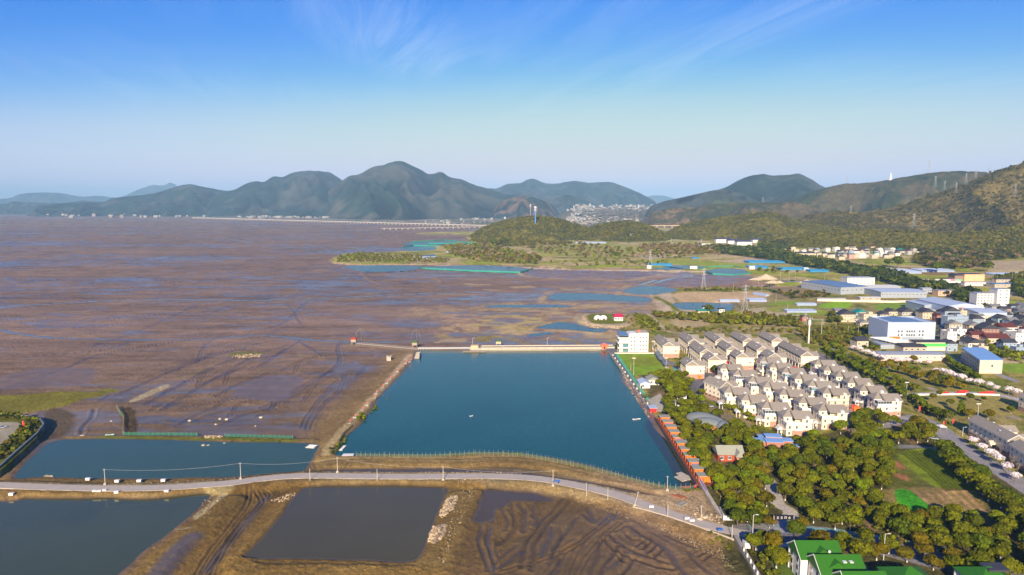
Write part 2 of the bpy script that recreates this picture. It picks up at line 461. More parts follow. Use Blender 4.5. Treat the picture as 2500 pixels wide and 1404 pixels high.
put(i2, smooth(.52, .60, pa[i2]), (.19, .20, .018), 1, .4); put(i2, smooth(.5, .4, pb[i2]) * .8, (.50, .37, .18), 1, .3); put(i2, smooth(.60, .66, pb[i2]) * .9, (.30, .33, .02), 1, .3)
line([(815, 641), (880, 646), (1000, 645), (1150, 648), (1290, 652), (1400, 658), (1560, 658), (1650, 664)], (.60, .42, .22), 16, 3, 1.2)
line([(1290, 653), (1400, 658), (1500, 660), (1600, 660), (1720, 664)], (.66, .48, .28), 24, 4, 1.2)
LAND_S = [(1500, 858), (1512, 806), (1520, 800), (1508, 797), (1440, 792), (1415, 783), (1405, 772), (1430, 765), (1500, 765), (1560, 766), (1640, 762), (1620, 745), (1600, 722), (1640, 708), (1750, 706), (1880, 703), (1960, 700), (2300, 730), (2700, 760), (4200, 900), (4200, 1900), (1990, 1900), (1850, 1420), (1800, 1310), (1757, 1270), (1722, 1200), (1700, 1165), (1600, 1010), (1548, 935), (1494, 862)]
i, d = area(LAND_S, 1.6, 10, .25, cur=False); g = smooth(-2, .5, d); put(i, g, (.29, .235, .06), 1, .4); Z[i] = Z[i] * (1 - g) + (1.8) * g
pc = fbm(X / 14 + 9, Y / 12 + 4, 4); i2 = i[d > 1]
put(i2, smooth(.48, .58, pc[i2]), GRASS, 1, .4); put(i2, smooth(.48, .40, pb[i2]) * .7, (.30, .22, .10), 1, .3)
Z[i] += g * .25 * (NM[i] - .5)
fill([(1400, 772), (1432, 764), (1525, 766), (1530, 796), (1440, 796), (1410, 788)], (.38, .30, .18), 3, 1, warp=.6)
fill([(1436, 768), (1520, 768), (1528, 788), (1450, 789)], GRASS, 2, 1.8, warp=.6)
line([(1437, 767), (1425, 772), (1435, 787), (1470, 796), (1520, 797), (1540, 790)], (.5, .36, .2), 5, 1, 1.5)
# hay-coloured flats, reed beds and fields in the middle distance (right)
FIELDS = [([(1650, 716), (1760, 713), (1880, 713), (1870, 724), (1820, 738), (1730, 738), (1665, 737)], (.44, .30, .15)), ([(1800, 632), (1830, 626), (1880, 632), (1860, 640), (1770, 642), (1700, 643)], (.42, .30, .17)),
          ([(1560, 620), (1620, 616), (1640, 626), (1580, 634)], (.36, .28, .14)), ([(1900, 705), (1960, 694), (2010, 690), (2040, 700), (2010, 722), (1930, 726), (1890, 718)], (.22, .16, .08)),
          ([(1700, 660), (1690, 648), (1560, 640), (1680, 636), (1860, 646), (1840, 652)], (.24, .27, .03)), ([(1600, 722), (1640, 716), (1650, 740), (1720, 765), (1640, 768), (1610, 760)], (.38, .29, .18)),
          ([(1800, 762), (1860, 750), (1920, 752), (1960, 770), (1840, 775)], (.34, .27, .15)), ([(1330, 600), (1500, 596), (1640, 606), (1600, 620), (1400, 622), (1300, 615)], (.27, .25, .05)),
          ([(1995, 748), (2028, 737), (2074, 738), (2070, 751), (2020, 752)], (.19, .33, .01)), ([(2030, 738), (2075, 737), (2071, 752), (2025, 752)], (.20, .34, .01)),
          ([(2150, 742), (2240, 740), (2285, 752), (2240, 760), (2140, 756)], (.16, .23, .02)), ([(1890, 738), (1950, 735), (1960, 742), (1880, 746)], (.17, .24, .02)),
          ([(1920, 760), (2000, 757), (2040, 765), (1960, 770)], (.20, .24, .02)), ([(1870, 752), (1960, 745), (2000, 750), (1960, 758), (1890, 762)], (.22, .22, .04)),
          ([(1640, 772), (1720, 768), (1740, 790), (1660, 800)], (.36, .27, .13)), ([(1760, 800), (1840, 800), (1960, 806), (1940, 815), (1740, 812)], (.27, .2, .08)),
          ([(2270, 690), (2350, 690), (2340, 702), (2280, 704)], (.2, .14, .08)), ([(2200, 652), (2320, 660), (2300, 672), (2230, 668)], (.22, .14, .05)), ([(2420, 640), (2500, 636), (2600, 640), (2500, 655), (2430, 660)], (.36, .27, .15)), ([(2410, 615), (2500, 600), (2600, 600), (2500, 625)], (.24, .22, .06)),
          ([(2440, 885), (2520, 880), (2600, 900), (2520, 912), (2445, 905)], (.16, .24, .02)), ([(2405, 870), (2460, 860), (2540, 880), (2450, 888)], (.35, .27, .14)), ([(2400, 840), (2480, 845), (2520, 865), (2440, 868)], GRASS)]
for pts, c in FIELDS: fill(pts, tuple(1.22 * q_ for q_ in c), 2, 1.8, warp=1.0, var=.2)
for pts, c, w in [([(1645, 707), (1740, 708), (1800, 705), (1870, 706), (1900, 714)], DARKG, 14), ([(1700, 741), (1780, 741)], (.5, .4, .3), 6), ([(1600, 724), (1640, 745), (1660, 760), (1730, 766)], GRASS, 8), ([(1870, 698), (1900, 688), (1960, 684), (2010, 690)], DARKG, 12),
                  ([(2010, 730), (2100, 733), (2200, 735), (2280, 732)], (.42, .34, .22), 8), ([(1500, 765), (1530, 780), (1560, 797)], DRY, 6)]:
    line(pts, c, w, 2, 1.8, warp=1.5)
# tan reed lip and mud pans around middle-distance ponds
for pts, r_ in [([(1600, 694), (1680, 673), (1760, 671), (1860, 680), (1800, 690), (1760, 696), (1650, 698)], .5), ([(1290, 658), (1420, 660), (1560, 662), (1610, 664), (1570, 676), (1450, 680), (1300, 676)], .5)]:
    fill(pts, (.25, .165, .125), 3, 0, .75, 1.5, var=.3); fill(pts, (.20, .145, .13), 3, 0, .45, 1.5, var=.2, patch=.5)
for pts in [[(1600, 690), (1640, 680), (1690, 674)], [(1560, 696), (1600, 684)], [(1880, 690), (1990, 690)]]: line(pts, (.07, .09, .11), 9, 2, 0, .04, 1.5)

# ---- ponds
PONDS = []
def pond(name, pts, zw, colr, bankw=2.5, warp=0.35, depth_=1.6, label=None):
    i, d = area(pts, zw, 14, warp)
    up = Z[i] + np.maximum(0, zw + .35 - Z[i]) * (1 - smooth(bankw + 1, bankw + 6, -d))
    t = smooth(0, bankw, -d)
    Z[i] = np.where(d > 0, zw - smooth(0, 5, d) * depth_, zw + t * (up - zw))
    put(i, (1 - smooth(0, 1.8, -d)) , (.11, .075, .045), .3, .2)
    PONDS.append((name, pts, zw, colr))
LAKE = [(1022, 856), (1090, 857), (1150, 857), (1300, 857), (1400, 857), (1472, 857), (1500, 878), (1515, 905), (1520, 935), (1545, 960), (1562, 990), (1578, 1015), (1590, 1035), (1598, 1050), (1640, 1090), (1672, 1140), (1705, 1182), (1700, 1192), (1640, 1190), (1560, 1172), (1500, 1153), (1430, 1134), (1360, 1119), (1280, 1108), (1200, 1105), (1120, 1110), (1040, 1112), (950, 1112), (870, 1112), (820, 1110), (830, 1088), (850, 1062), (880, 1036), (905, 1003), (925, 972), (950, 945), (975, 920), (1000, 890), (1013, 870)]
PL = [(35, 1167), (60, 1132), (90, 1105), (110, 1087), (145, 1075), (200, 1073), (300, 1073), (420, 1075), (540, 1079), (640, 1080), (740, 1082), (775, 1087), (768, 1108), (755, 1132), (742, 1148), (700, 1153), (640, 1158), (560, 1165), (480, 1165), (400, 1168), (300, 1168), (200, 1167), (100, 1165)]
PB = [(-400, 1230), (0, 1226), (60, 1218), (150, 1219), (250, 1217), (350, 1220), (430, 1213), (500, 1206), (513, 1212), (490, 1235), (460, 1262), (425, 1290), (400, 1310), (350, 1345), (320, 1375), (285, 1404), (240, 1460), (-400, 1560)]
PM = [(752, 1191), (800, 1187), (880, 1186), (960, 1186), (1040, 1188), (1083, 1190), (1091, 1200), (1075, 1232), (1060, 1268), (1045, 1305), (1030, 1345), (1000, 1369), (900, 1366), (800, 1363), (700, 1361), (616, 1361), (608, 1352), (640, 1320), (668, 1285), (698, 1250), (713, 1225), (735, 1203)]
CREEK = [(800, 1147), (950, 1147), (1080, 1146), (1200, 1149), (1290, 1156), (1360, 1166), (1500, 1188), (1620, 1215), (1560, 1208), (1430, 1183), (1350, 1172), (1230, 1158), (1080, 1154), (900, 1153), (810, 1153)]
POOL = [(1190, 1190), (1240, 1200), (1300, 1206), (1345, 1220), (1300, 1222), (1245, 1220), (1222, 1235), (1203, 1240), (1196, 1262), (1160, 1270), (1168, 1240), (1178, 1212)]
# embankments round the ponds (before the ponds are cut)
bank([(1002, 865), (985, 885), (960, 915), (935, 945), (905, 975), (885, 1000), (860, 1025), (835, 1050), (815, 1075), (800, 1095), (795, 1110)], 2.0, 5, 9, .5)
line([(1010, 862), (985, 888), (960, 918), (935, 948), (905, 978), (885, 1003), (860, 1030), (835, 1058), (812, 1085), (800, 1120)], (.33, .235, .125), 15, 5, 1.0, warp=1.0)
line([(985, 860), (940, 920), (870, 985), (815, 1040), (770, 1090), (765, 1130)], (.25, .165, .085), 22, 9, 0.3, warp=2.5)
line([(1002, 865), (985, 885), (960, 915), (935, 945), (905, 975), (885, 1000), (860, 1025), (835, 1050), (815, 1075), (800, 1095), (796, 1110)], (.46, .345, .21), 4.5, 1, 2.0, warp=1)
for p in [(1008, 905), (985, 915), (945, 975), (920, 1000), (885, 1018), (835, 1072), (822, 1095), (812, 1105)]:
    fill([(p[0] - 9, p[1] + 5), (p[0] + 2, p[1] - 6), (p[0] + 12, p[1] - 5), (p[0] + 2, p[1] + 8)], (.16, .18, .015), 1, 1)
DY = [(800, 1130), (870, 1127), (1000, 1125), (1120, 1127), (1210, 1122), (1300, 1127), (1390, 1145), (1480, 1165), (1560, 1185), (1620, 1200), (1700, 1215)]
bank(DY, 1.8, 4, 7, .4); line(DY, (.36, .25, .12), 10, 3, .8, warp=1.4); line([(a, b + 14) for a, b in DY], (.24, .16, .075), 9, 4, .4, warp=1.5)
RD = [(-500, 1196), (-300, 1190), (0, 1187), (120, 1190), (280, 1193), (400, 1191), (480, 1186), (560, 1180), (650, 1168), (740, 1162), (880, 1163), (1000, 1164), (1150, 1163), (1240, 1164), (1330, 1171), (1420, 1188), (1500, 1207), (1580, 1235), (1660, 1263), (1730, 1283), (1790, 1298), (1850, 1310)]
bank(RD, 2.0, 9, 8, .35)
line(RD, (.27, .205, .125), 20, 4, 1.2, warp=1.8); line(RD, (.30, .235, .15), 10, 1.5, 2.0, warp=1.6, var=.4); line(RD, (.43, .385, .33), 6.4, .35, 2.0, warp=.15, var=.08)
fill([(1600, 1196), (1690, 1195), (1715, 1200), (1760, 1268), (1800, 1300), (1700, 1270), (1560, 1225), (1520, 1200)], (.36, .25, .13), 3, 1.8, warp=1.5); level([(1600, 1200), (1690, 1195), (1715, 1200), (1760, 1268), (1800, 1300), (1700, 1270), (1560, 1225), (1540, 1205)], 1.8, 4)
# north shore of left pond
fill([(150, 1068), (300, 1066), (420, 1063), (560, 1067), (720, 1068), (785, 1075), (770, 1088), (640, 1082), (420, 1078), (200, 1076)], (.24, .165, .08), 2, .4, warp=.6); bank([(160, 1066), (300, 1066), (480, 1068), (640, 1071), (760, 1074)], .9, 2, 4, .5)
line([(240, 1069), (330, 1068), (480, 1072), (560, 1070), (640, 1075), (720, 1074)], (.15, .17, .02), 4, 1.5, .9, warp=1.5)
fill([(20, 1165), (150, 1163), (420, 1167), (640, 1158), (760, 1148), (800, 1152), (640, 1174), (420, 1183), (200, 1184), (0, 1180)], (.20, .13, .06), 2, .8, warp=1)
fill([(-200, 1200), (0, 1198), (250, 1202), (450, 1198), (640, 1180), (560, 1205), (430, 1212), (250, 1216), (60, 1217), (-200, 1228)], (.23, .15, .065), 2, .6, warp=1)
fill([(1040, 1185), (1200, 1178), (1330, 1182), (1480, 1215), (1620, 1255), (1750, 1300), (1810, 1350), (1830, 1410), (1800, 1420), (1720, 1340), (1600, 1270), (1450, 1225), (1330, 1200), (1200, 1190)], (.34, .24, .13), 4, 1, warp=2.2, var=.3)
# mud works in the near foreground
fill([(560, 1195), (720, 1185), (1100, 1182), (1200, 1190), (1330, 1215), (1480, 1232), (1640, 1280), (1760, 1330), (1830, 1420), (1700, 1640), (200, 1640), (330, 1400), (420, 1310), (520, 1215)], (.215, .132, .048), 4, 0, .95, warp=2, var=.3)
fill([(1185, 1210), (1350, 1218), (1480, 1240), (1620, 1285), (1740, 1350), (1800, 1430), (1700, 1600), (1150, 1600), (1110, 1400), (1140, 1290)], (.175, .110, .052), 5, 0, .85, warp=3, var=.25)
fill([(1320, 1250), (1560, 1260), (1640, 1330), (1500, 1420), (1250, 1420), (1260, 1320)], (.15, .098, .058), 8, 0, .6, warp=3, amt=.6)
bank([(735, 1215), (712, 1240), (685, 1275), (655, 1310), (600, 1352), (585, 1375), (620, 1392), (760, 1392), (900, 1394), (1010, 1396), (1050, 1380)], 1.5, 6, 6, .8)
bank([(560, 1220), (520, 1260), (470, 1300), (420, 1340), (370, 1390), (320, 1440)], 1.6, 7, 6, .8)
line([(735, 1215), (712, 1240), (685, 1275), (655, 1310), (590, 1355), (590, 1385), (640, 1396), (760, 1394), (900, 1396), (1010, 1398)], (.27, .17, .06), 11, 4, 1, warp=2)
line([(560, 1225), (520, 1265), (470, 1300), (420, 1340), (360, 1395)], (.24, .155, .06), 11, 4, 1, warp=2)
bank([(1120, 1205), (1108, 1240), (1080, 1300), (1050, 1360), (1040, 1390)], 1.5, 5, 6, .7); bank([(1165, 1200), (1140, 1240), (1115, 1300), (1100, 1350), (1080, 1400)], 1.2, 3, 4, .8)
line([(1130, 1205), (1115, 1250), (1085, 1310), (1055, 1370)], (.25, .165, .07), 14, 4, .8, warp=2)
i, d = area([(420, 1200), (760, 1190), (760, 1300), (560, 1420), (300, 1420)], 0, 0, 1); Z[i] += .35 * (fbm(X[i] / 2.2, Y[i] / 2.2, 4) - .5) * smooth(0, 4, d)
i, d = area([(560, 1360), (1080, 1380), (1100, 1640), (300, 1640)], 0, 0, 1); Z[i] += .55 * (fbm(X[i] / 1.6, Y[i] / 1.6, 4) - .5) * smooth(0, 2, d)
i, d = area([(1120, 1200), (1330, 1215), (1640, 1290), (1800, 1400), (1700, 1600), (1100, 1600)], 0, 0, 1); Z[i] += .40 * (fbm(X[i] / 4.2, Y[i] / 2.6, 4) - .5) * smooth(0, 4, d)
for pts in [[(610, 1195), (605, 1230), (560, 1290), (520, 1340), (480, 1404)], [(625, 1198), (640, 1225), (600, 1265), (560, 1320), (520, 1404)], [(640, 1198), (655, 1210), (620, 1250), (575, 1300), (500, 1400)]]:
    rut(pts, 1.7, .5, .38, wet=.2, z=.2)
line([(650, 1215), (610, 1265), (560, 1325), (505, 1395)], (.13, .09, .06), 4, 1.5, 0, .45); line([(470, 1320), (430, 1360), (380, 1420)], (.13, .095, .085), 8, 2, 0, .4)
# excavator tracks and drained furrows in the mud pit
o, s = (1080, 1160), 3.472
for pts, w, dp, wt in [([(330, 390), (330, 480), (310, 560), (345, 680), (385, 820)], .7, .5, .9), ([(395, 350), (410, 430), (385, 530), (400, 640), (425, 740), (435, 850)], .9, .6, 1), ([(460, 260), (520, 320), (550, 390), (540, 470)], .8, .35, .5),
                   ([(560, 210), (590, 300), (610, 380), (600, 460), (540, 530), (480, 590)], .9, .4, .3), ([(620, 190), (660, 260), (700, 310), (700, 380), (680, 480)], .9, .4, .6), ([(780, 230), (775, 330), (810, 380), (780, 420)], .8, .35, .6),
                   ([(1020, 200), (930, 290), (830, 400), (740, 520), (690, 650), (670, 780)], .9, .45, .25), ([(1085, 195), (1000, 290), (900, 400), (810, 540), (770, 660), (750, 800)], .9, .45, .25), ([(930, 440), (915, 520), (870, 610), (840, 680)], 1.2, .4, .8),
                   ([(1140, 360), (1080, 450), (1000, 540), (950, 640), (900, 750)], .9, .35, .5), ([(1010, 470), (1000, 550), (950, 640), (930, 700)], .6, .3, .5), ([(1480, 600), (1420, 700), (1360, 800), (1330, 850)], .9, .4, .3), ([(1560, 650), (1480, 740), (1420, 790)], .9, .35, .8),
                   ([(1370, 540), (1450, 620), (1600, 700), (1780, 760), (1950, 800)], .8, .4, .2), ([(1420, 500), (1500, 580), (1650, 650), (1800, 710), (1900, 740)], .8, .4, .4), ([(1600, 430), (1700, 500), (1820, 570), (1920, 640), (2000, 760), (2080, 850)], 1.3, .45, .7),
                   ([(1640, 460), (1750, 540), (1870, 620)], .7, .35, .3), ([(1400, 480), (1480, 470), (1560, 430)], .7, .35, .3), ([(1900, 510), (2000, 560), (2130, 610)], .7, .3, .5), ([(2200, 720), (2320, 640)], .6, .35, .3), ([(2160, 690), (2260, 620)], .6, .35, .3),
                   ([(2400, 780), (2500, 740)], .6, .4, .3), ([(1230, 270), (1290, 400), (1200, 330)], 1.0, .35, .6), ([(680, 640), (560, 720), (480, 790)], 1.0, .3, .6), ([(620, 590), (520, 680), (440, 740)], .8, .25, .5), ([(1340, 560), (1300, 700), (1230, 850)], .8, .3, .3),
                   ([(1000, 700), (960, 780), (900, 850)], 1.2, .3, .5), ([(2080, 640), (2180, 760), (2300, 840)], .8, .3, .6), ([(480, 560), (440, 620), (470, 700)], .7, .25, .4)]:
    groove(pts, w, dp, off=o, sc=s, wet=wt, dark=.62, warp=.8)
for pts in [[(1440, 330), (1330, 430), (1200, 540), (1130, 640), (1070, 760), (1050, 860)], [(1500, 400), (1380, 500), (1280, 620), (1200, 720), (1130, 850)], [(480, 830), (700, 760), (900, 690), (1080, 620), (1250, 500), (1400, 380)], [(860, 850), (1000, 680), (1160, 560), (1290, 440)]]:
    rut(pts, 1.9, .55, .34, off=o, sc=s, wet=.1, dark=.8)
line([(1430, 330), (1350, 400), (1300, 440)], (.09, .07, .06), 1.4, .4, off=o, sc=s, r=.1); line([(1475, 345), (1400, 410)], (.09, .07, .06), 1.4, .4, off=o, sc=s, r=.1)
for pts in [[(1690, 560), (1640, 600)], [(1740, 580), (1690, 630)], [(1800, 600), (1740, 660)], [(1860, 630), (1780, 700)], [(1570, 500), (1600, 540), (1660, 545)], [(1500, 690), (1540, 740)], [(1620, 700), (1560, 790), (1510, 840)]]: groove(pts, .7, .5, off=o, sc=s, wet=.4, dark=.6)

pond('lake_water', LAKE, .9, 'lake'); pond('pond_water', PL, .5, 'lake2'); pond('pond_water', PB, .2, 'grey'); pond('pond_water', PM, .3, 'brown')
pond('creek_water', CREEK, .35, 'mud', 1.5); pond('pool_water', POOL, -.15, 'mud', 1.2, 1.0, .5)
for n_, pts in enumerate([[(845, 651), (900, 648), (1020, 650), (1026, 655), (990, 661), (920, 664), (870, 660)], [(1036, 652), (1150, 648), (1260, 652), (1290, 659), (1270, 665), (1150, 662), (1045, 657)],
             [(1340, 728), (1370, 716), (1450, 717), (1530, 722), (1578, 727), (1583, 736), (1500, 735), (1450, 733), (1380, 733)], [(1525, 713), (1545, 702), (1600, 698), (1655, 709), (1600, 718), (1560, 719)],
             [(1645, 741), (1700, 739), (1780, 741), (1792, 748), (1775, 760), (1700, 757), (1662, 755)], [(1720, 662), (1760, 656), (1810, 658), (1825, 666), (1790, 671), (1735, 670)], [(1622, 650), (1660, 648), (1720, 651), (1710, 656), (1650, 655)], [(1595, 655), (1640, 653), (1670, 657), (1630, 659)],
             [(980, 606), (1010, 600), (1062, 604), (1050, 611), (990, 612)], [(1030, 625), (1060, 621), (1062, 629), (1040, 631)], [(1312, 799), (1360, 787), (1400, 791), (1440, 800), (1482, 803), (1470, 811), (1430, 809), (1380, 804), (1330, 802)], [(1290, 817), (1340, 811), (1350, 815), (1310, 820)],
             [(1183, 747), (1250, 744), (1380, 747), (1395, 750), (1250, 751), (1195, 750)], [(990, 593), (1080, 590), (1150, 592), (1080, 597), (1000, 598)]]):
    pond('pond_water', pts, .2 if n_ in (2, 10, 11, 12) else 1.0, 'blue', 3, .5)
# park ground, lawns, roads, squares (heights ~2 m)
ZG = 2.0
level([(1500, 862), (1640, 855), (1760, 800), (2000, 790), (2600, 840), (4200, 1100), (4200, 1900), (2050, 1900), (1850, 1420), (1800, 1312), (1757, 1272), (1722, 1200), (1702, 1165), (1606, 1010), (1550, 930)], ZG, 1.5, .05, cur=False)
def pave(pts, c, z=ZG, edge=.25, var=.08, r=.9, lift=0): 
    i, d = area(pts, z, 2, 0, cur=False)
    k_ = smooth(-edge, edge, d); put(i, k_, c, r, var); SM[i] = np.maximum(SM[i], k_); Z[i] = Z[i] * (1 - k_) + (z + lift) * k_
PARK = [(1560, 900), (1660, 925), (1740, 990), (1850, 1050), (2000, 1060), (2200, 1010), (2280, 1060), (2360, 1120), (2700, 1300), (2700, 1420), (1850, 1410), (1760, 1275), (1700, 1170), (1610, 1010)]
fill(PARK, (.085, .075, .025), 3, ZG, warp=.5, var=.4); fill(PARK, (.20, .13, .06), 3, ZG, warp=.5, patch=.64); fill([(2150, 1100), (2230, 1098), (2270, 1150), (2240, 1196), (2180, 1196)], (.12, .125, .018), 3, ZG, warp=1, var=.4)
pave([(1507, 863.5), (1597, 863.5), (1648, 912), (1546, 917)], (.19, .30, .012), lift=.05, var=.25)
fill([(1530, 870), (1590, 872), (1610, 890), (1550, 892)], (.24, .20, .03), 5, ZG, warp=1.5, amt=.45)
pave([(1493, 864), (1502, 864), (1594, 1002), (1582, 1003)], ASPH); pave([(1502, 864), (1508, 864), (1585, 975), (1580, 977)], (.08, .42, .27))
pave([(1585, 975), (1612, 960), (1634, 1005), (1603, 1006), (1582, 978)], (.40, .36, .28))
pave([(1635, 885), (1664, 884), (1664, 909), (1650, 909)], (.05, .37, .30)); pave([(1641, 887), (1661, 887), (1662, 893), (1646, 893)], (.04, .16, .42))
pave([(1472, 846), (1500, 846), (1508, 862), (1492, 864)], (.17, .16, .17)); pave([(1590, 862), (1680, 900), (1740, 900), (2000, 860), (2205, 950), (2195, 995), (2120, 1000), (2070, 1045), (1950, 1055), (1730, 975), (1690, 945), (1650, 900)], (.20, .175, .16), var=.2)
for pts, w, c in [([(1690, 905), (1712, 918), (1735, 898), (1760, 890)], 9, ASPH), ([(1720, 928), (1692, 940), (1690, 960), (1712, 985), (1750, 1000)], 8, ASPH), ([(2030, 965), (2080, 1000), (2105, 1015)], 10, (.28, .26, .26)), ([(2140, 1040), (2230, 1020), (2290, 1045), (2340, 1085), (2420, 1135), (2520, 1200), (2640, 1280)], 11, (.27, .25, .24)),
                  ([(1700, 985), (1760, 1010), (1800, 1030), (1840, 1060)], 9, (.22, .17, .1)), ([(1875, 1170), (1890, 1200), (1900, 1230), (1930, 1250), (1920, 1280)], 6, (.42, .37, .3)), ([(2130, 1092), (2210, 1090), (2290, 1098)], 6, (.2, .19, .18)), ([(2075, 850), (2150, 890), (2300, 960), (2480, 1020)], 6, (.3, .25, .18)),
                  ([(1830, 1300), (1920, 1300), (2050, 1312), (2160, 1335), (2300, 1370), (2480, 1410), (2600, 1440)], 15, (.20, .19, .19)), ([(1840, 1287), (1960, 1290), (2100, 1303), (2300, 1340), (2500, 1385)], 3, (.17, .34, .33)), ([(2200, 930), (2140, 900), (2080, 860)], 5, (.25, .2, .1)), ([(1580, 765), (1605, 785), (1620, 800), (1645, 812), (1720, 808), (1900, 800), (2010, 805)], 4, (.42, .34, .2)),
                  ([(2050, 860), (2150, 812), (2100, 790)], 5, (.3, .26, .2)), ([(2480, 930), (2400, 900), (2340, 880), (2310, 860), (2295, 800), (2240, 770), (2290, 755), (2420, 770), (2520, 790)], 6, (.26, .25, .25)), ([(1900, 640), (2050, 665), (2200, 695), (2330, 730), (2420, 765), (2600, 830)], 9, (.2, .2, .2)),
                  ([(2180, 963), (2260, 962), (2360, 960), (2440, 965), (2520, 985)], 6, (.45, .42, .42)), ([(1850, 1330), (1960, 1330)], 4, (.4, .37, .33))]:
    line(pts, c, w, .5, ZG, .9, .1, var=.1)
pave([(1838, 1282), (1890, 1285), (1895, 1312), (1860, 1345), (1845, 1345)], (.26, .24, .23)); pave([(1905, 1262), (1936, 1262), (1962, 1302), (1890, 1300)], (.30, .29, .29))
fill([(2215, 990), (2290, 968), (2420, 966), (2500, 990), (2560, 1010), (2450, 1015), (2340, 1020), (2270, 1010)], (.29, .235, .06), 2, ZG, warp=.6, var=.2); fill([(2110, 905), (2180, 900), (2230, 920), (2280, 945), (2180, 945), (2120, 925)], (.26, .22, .06), 2, ZG, warp=.6, var=.25)
fill([(2025, 855), (2062, 848), (2105, 862), (2150, 885), (2095, 887), (2060, 872)], (.26, .22, .05), 2, ZG, warp=.4, var=.3); fill([(2080, 886), (2150, 888), (2160, 902), (2100, 900)], (.08, .13, .01), 2, ZG, warp=.5)
fill([(2190, 1110), (2280, 1095), (2330, 1135), (2380, 1200), (2300, 1195), (2240, 1160)], (.17, .215, .012), 1.5, ZG, warp=.5, var=.3)
fill([(2150, 1198), (2360, 1196), (2400, 1250), (2210, 1255)], (.23, .17, .05), 1.5, ZG, warp=.5, var=.25); fill([(2185, 1200), (2225, 1200), (2280, 1252), (2215, 1254)], (.05, .27, .012), .8, ZG, warp=.3)
for t in np.linspace(0, 1, 9):
    groove([(2200 + 75 * t, 1104 - 6 * t), (2262 + 75 * t, 1150 - 5 * t), (2310 + 70 * t, 1196)], .9, .4, z=ZG, wet=0, dark=.45, warp=.2)
for t in np.linspace(.38, 1, 6):
    line([(2165 + 185 * t, 1200), (2222 + 182 * t, 1250)], (.36, .21, .10), 1.6, .5, z=ZG, warp=.3); 
for p in [(2190, 1135), (2205, 1165)]: fill([(p[0] - 16, p[1] - 8), (p[0] + 8, p[1] - 6), (p[0] + 20, p[1] + 10), (p[0] - 4, p[1] + 6)], (.33, .15, .06), 1.5, ZG)
pave([(1940, 1380), (1880, 1330), (1862, 1345), (1905, 1410), (1960, 1470)], (.10, .15, .02), var=.3); pave([(1885, 1338), (1930, 1338), (1936, 1350), (1900, 1352)], (.36, .34, .30))
# near-left car park on its raised platform and the salt-marsh
LP = [(-500, 1010), (0, 1012), (60, 1014), (95, 1026), (104, 1040), (90, 1070), (40, 1115), (0, 1150), (-200, 1260), (-600, 1400)]
level(LP, 3.2, .4, .1, cur=False); fill(LP, (.12, .125, .022), 1, 3.2, warp=.2, var=.3)
pave([(-600, 1028), (-20, 1030), (42, 1030), (50, 1036), (20, 1075), (0, 1098), (-200, 1170), (-600, 1300)], (.40, .36, .32), 3.2)
fill([(-400, 970), (0, 963), (80, 960), (160, 955), (255, 957), (262, 962), (200, 975), (160, 988), (100, 1000), (0, 1010), (-400, 1040)], (.20, .18, .028), 2, .3, warp=1.5, var=.25); fill([(240, 950), (280, 949), (285, 955), (245, 956)], (.2, .18, .03), 1, .3)
i, d = area([(-400, 970), (0, 963), (80, 960), (160, 955), (255, 957), (200, 975), (100, 1000), (0, 1010), (-400, 1040)], .3, 4, 1.5); Z[i] += .5 * smooth(-1, 2, d) * (.7 + .6 * NF[i])
groove([(230, 1000), (225, 1020), (205, 1040), (200, 1060)], 1.0, .5, wet=.3, dark=.6); groove([(270, 965), (240, 980), (215, 985), (180, 990), (100, 1005)], 1.2, .4, wet=.5, dark=.7)
fill([(112, 1000), (160, 1000), (185, 1020), (160, 1060), (110, 1080), (60, 1110), (20, 1150), (60, 1120), (100, 1060)], (.12, .085, .05), 2, 0, .8, warp=1, var=.3)  # shadow cast by the car park embankment, painted into the mud colour
fill([(300, 1000), (330, 998), (335, 1030), (325, 1060), (303, 1058)], (.115, .078, .045), 1.5, 0, warp=1, var=.4); i, d = area([(300, 1000), (330, 998), (335, 1030), (325, 1060), (303, 1058)], 0, 0, 1); Z[i] += .5 * NF[i] * smooth(0, 2, d)
fill([(318, 977), (340, 977), (412, 944), (395, 940)], (.42, .34, .23), .5, .2, warp=.4, var=.3)
line([(430, 925), (470, 915), (500, 900)], (.2, .18, .08), 2, .6, 0, 1, 1); fill([(560, 868), (590, 860), (640, 860), (635, 866), (580, 870)], (.17, .15, .05), 1, 0, 1, 2); line([(718, 868), (800, 873)], (.32, .25, .1), 1.2, .5, 0, 1, 1); line([(400, 1025), (415, 1033), (460, 1035), (540, 1032)], (.3, .2, .09), 1.2, .6, 0, 1, 1)
# concrete slipway slabs by the near-left pond
fill([(540, 1210), (556, 1213), (510, 1250), (485, 1270), (470, 1264), (500, 1240)], (.44, .37, .26), .6, .4, warp=.7, var=.3); fill([(415, 1291), (460, 1293), (470, 1297), (440, 1295)], (.36, .3, .22), .4, .3, warp=.5); fill([(500, 1195), (575, 1190), (560, 1205), (520, 1208)], (.36, .29, .17), 1.5, .8, warp=1)
near_ = smooth(900, 350, Y) * smooth(.55, .9, R) * (1 - SM)
Z += near_ * ((fbm(X / 1.3, Y / 1.3, 3) - .5) * .32 + (fbm(X / .6 + 9, Y / .6, 2) - .5) * .14)
C *= (1 + near_ * (fbm(X / .8, Y / .8, 3) - .5) * .9)[:, None]
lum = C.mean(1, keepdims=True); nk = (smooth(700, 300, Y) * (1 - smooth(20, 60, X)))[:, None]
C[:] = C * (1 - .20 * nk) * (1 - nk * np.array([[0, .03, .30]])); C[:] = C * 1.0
R[:] = np.clip(R, 0.02, 1)
g_me = grid_mesh("ground", np.stack([X, Y, Z], 1), ni, nj, np.clip(C, 0.005, .9), R)
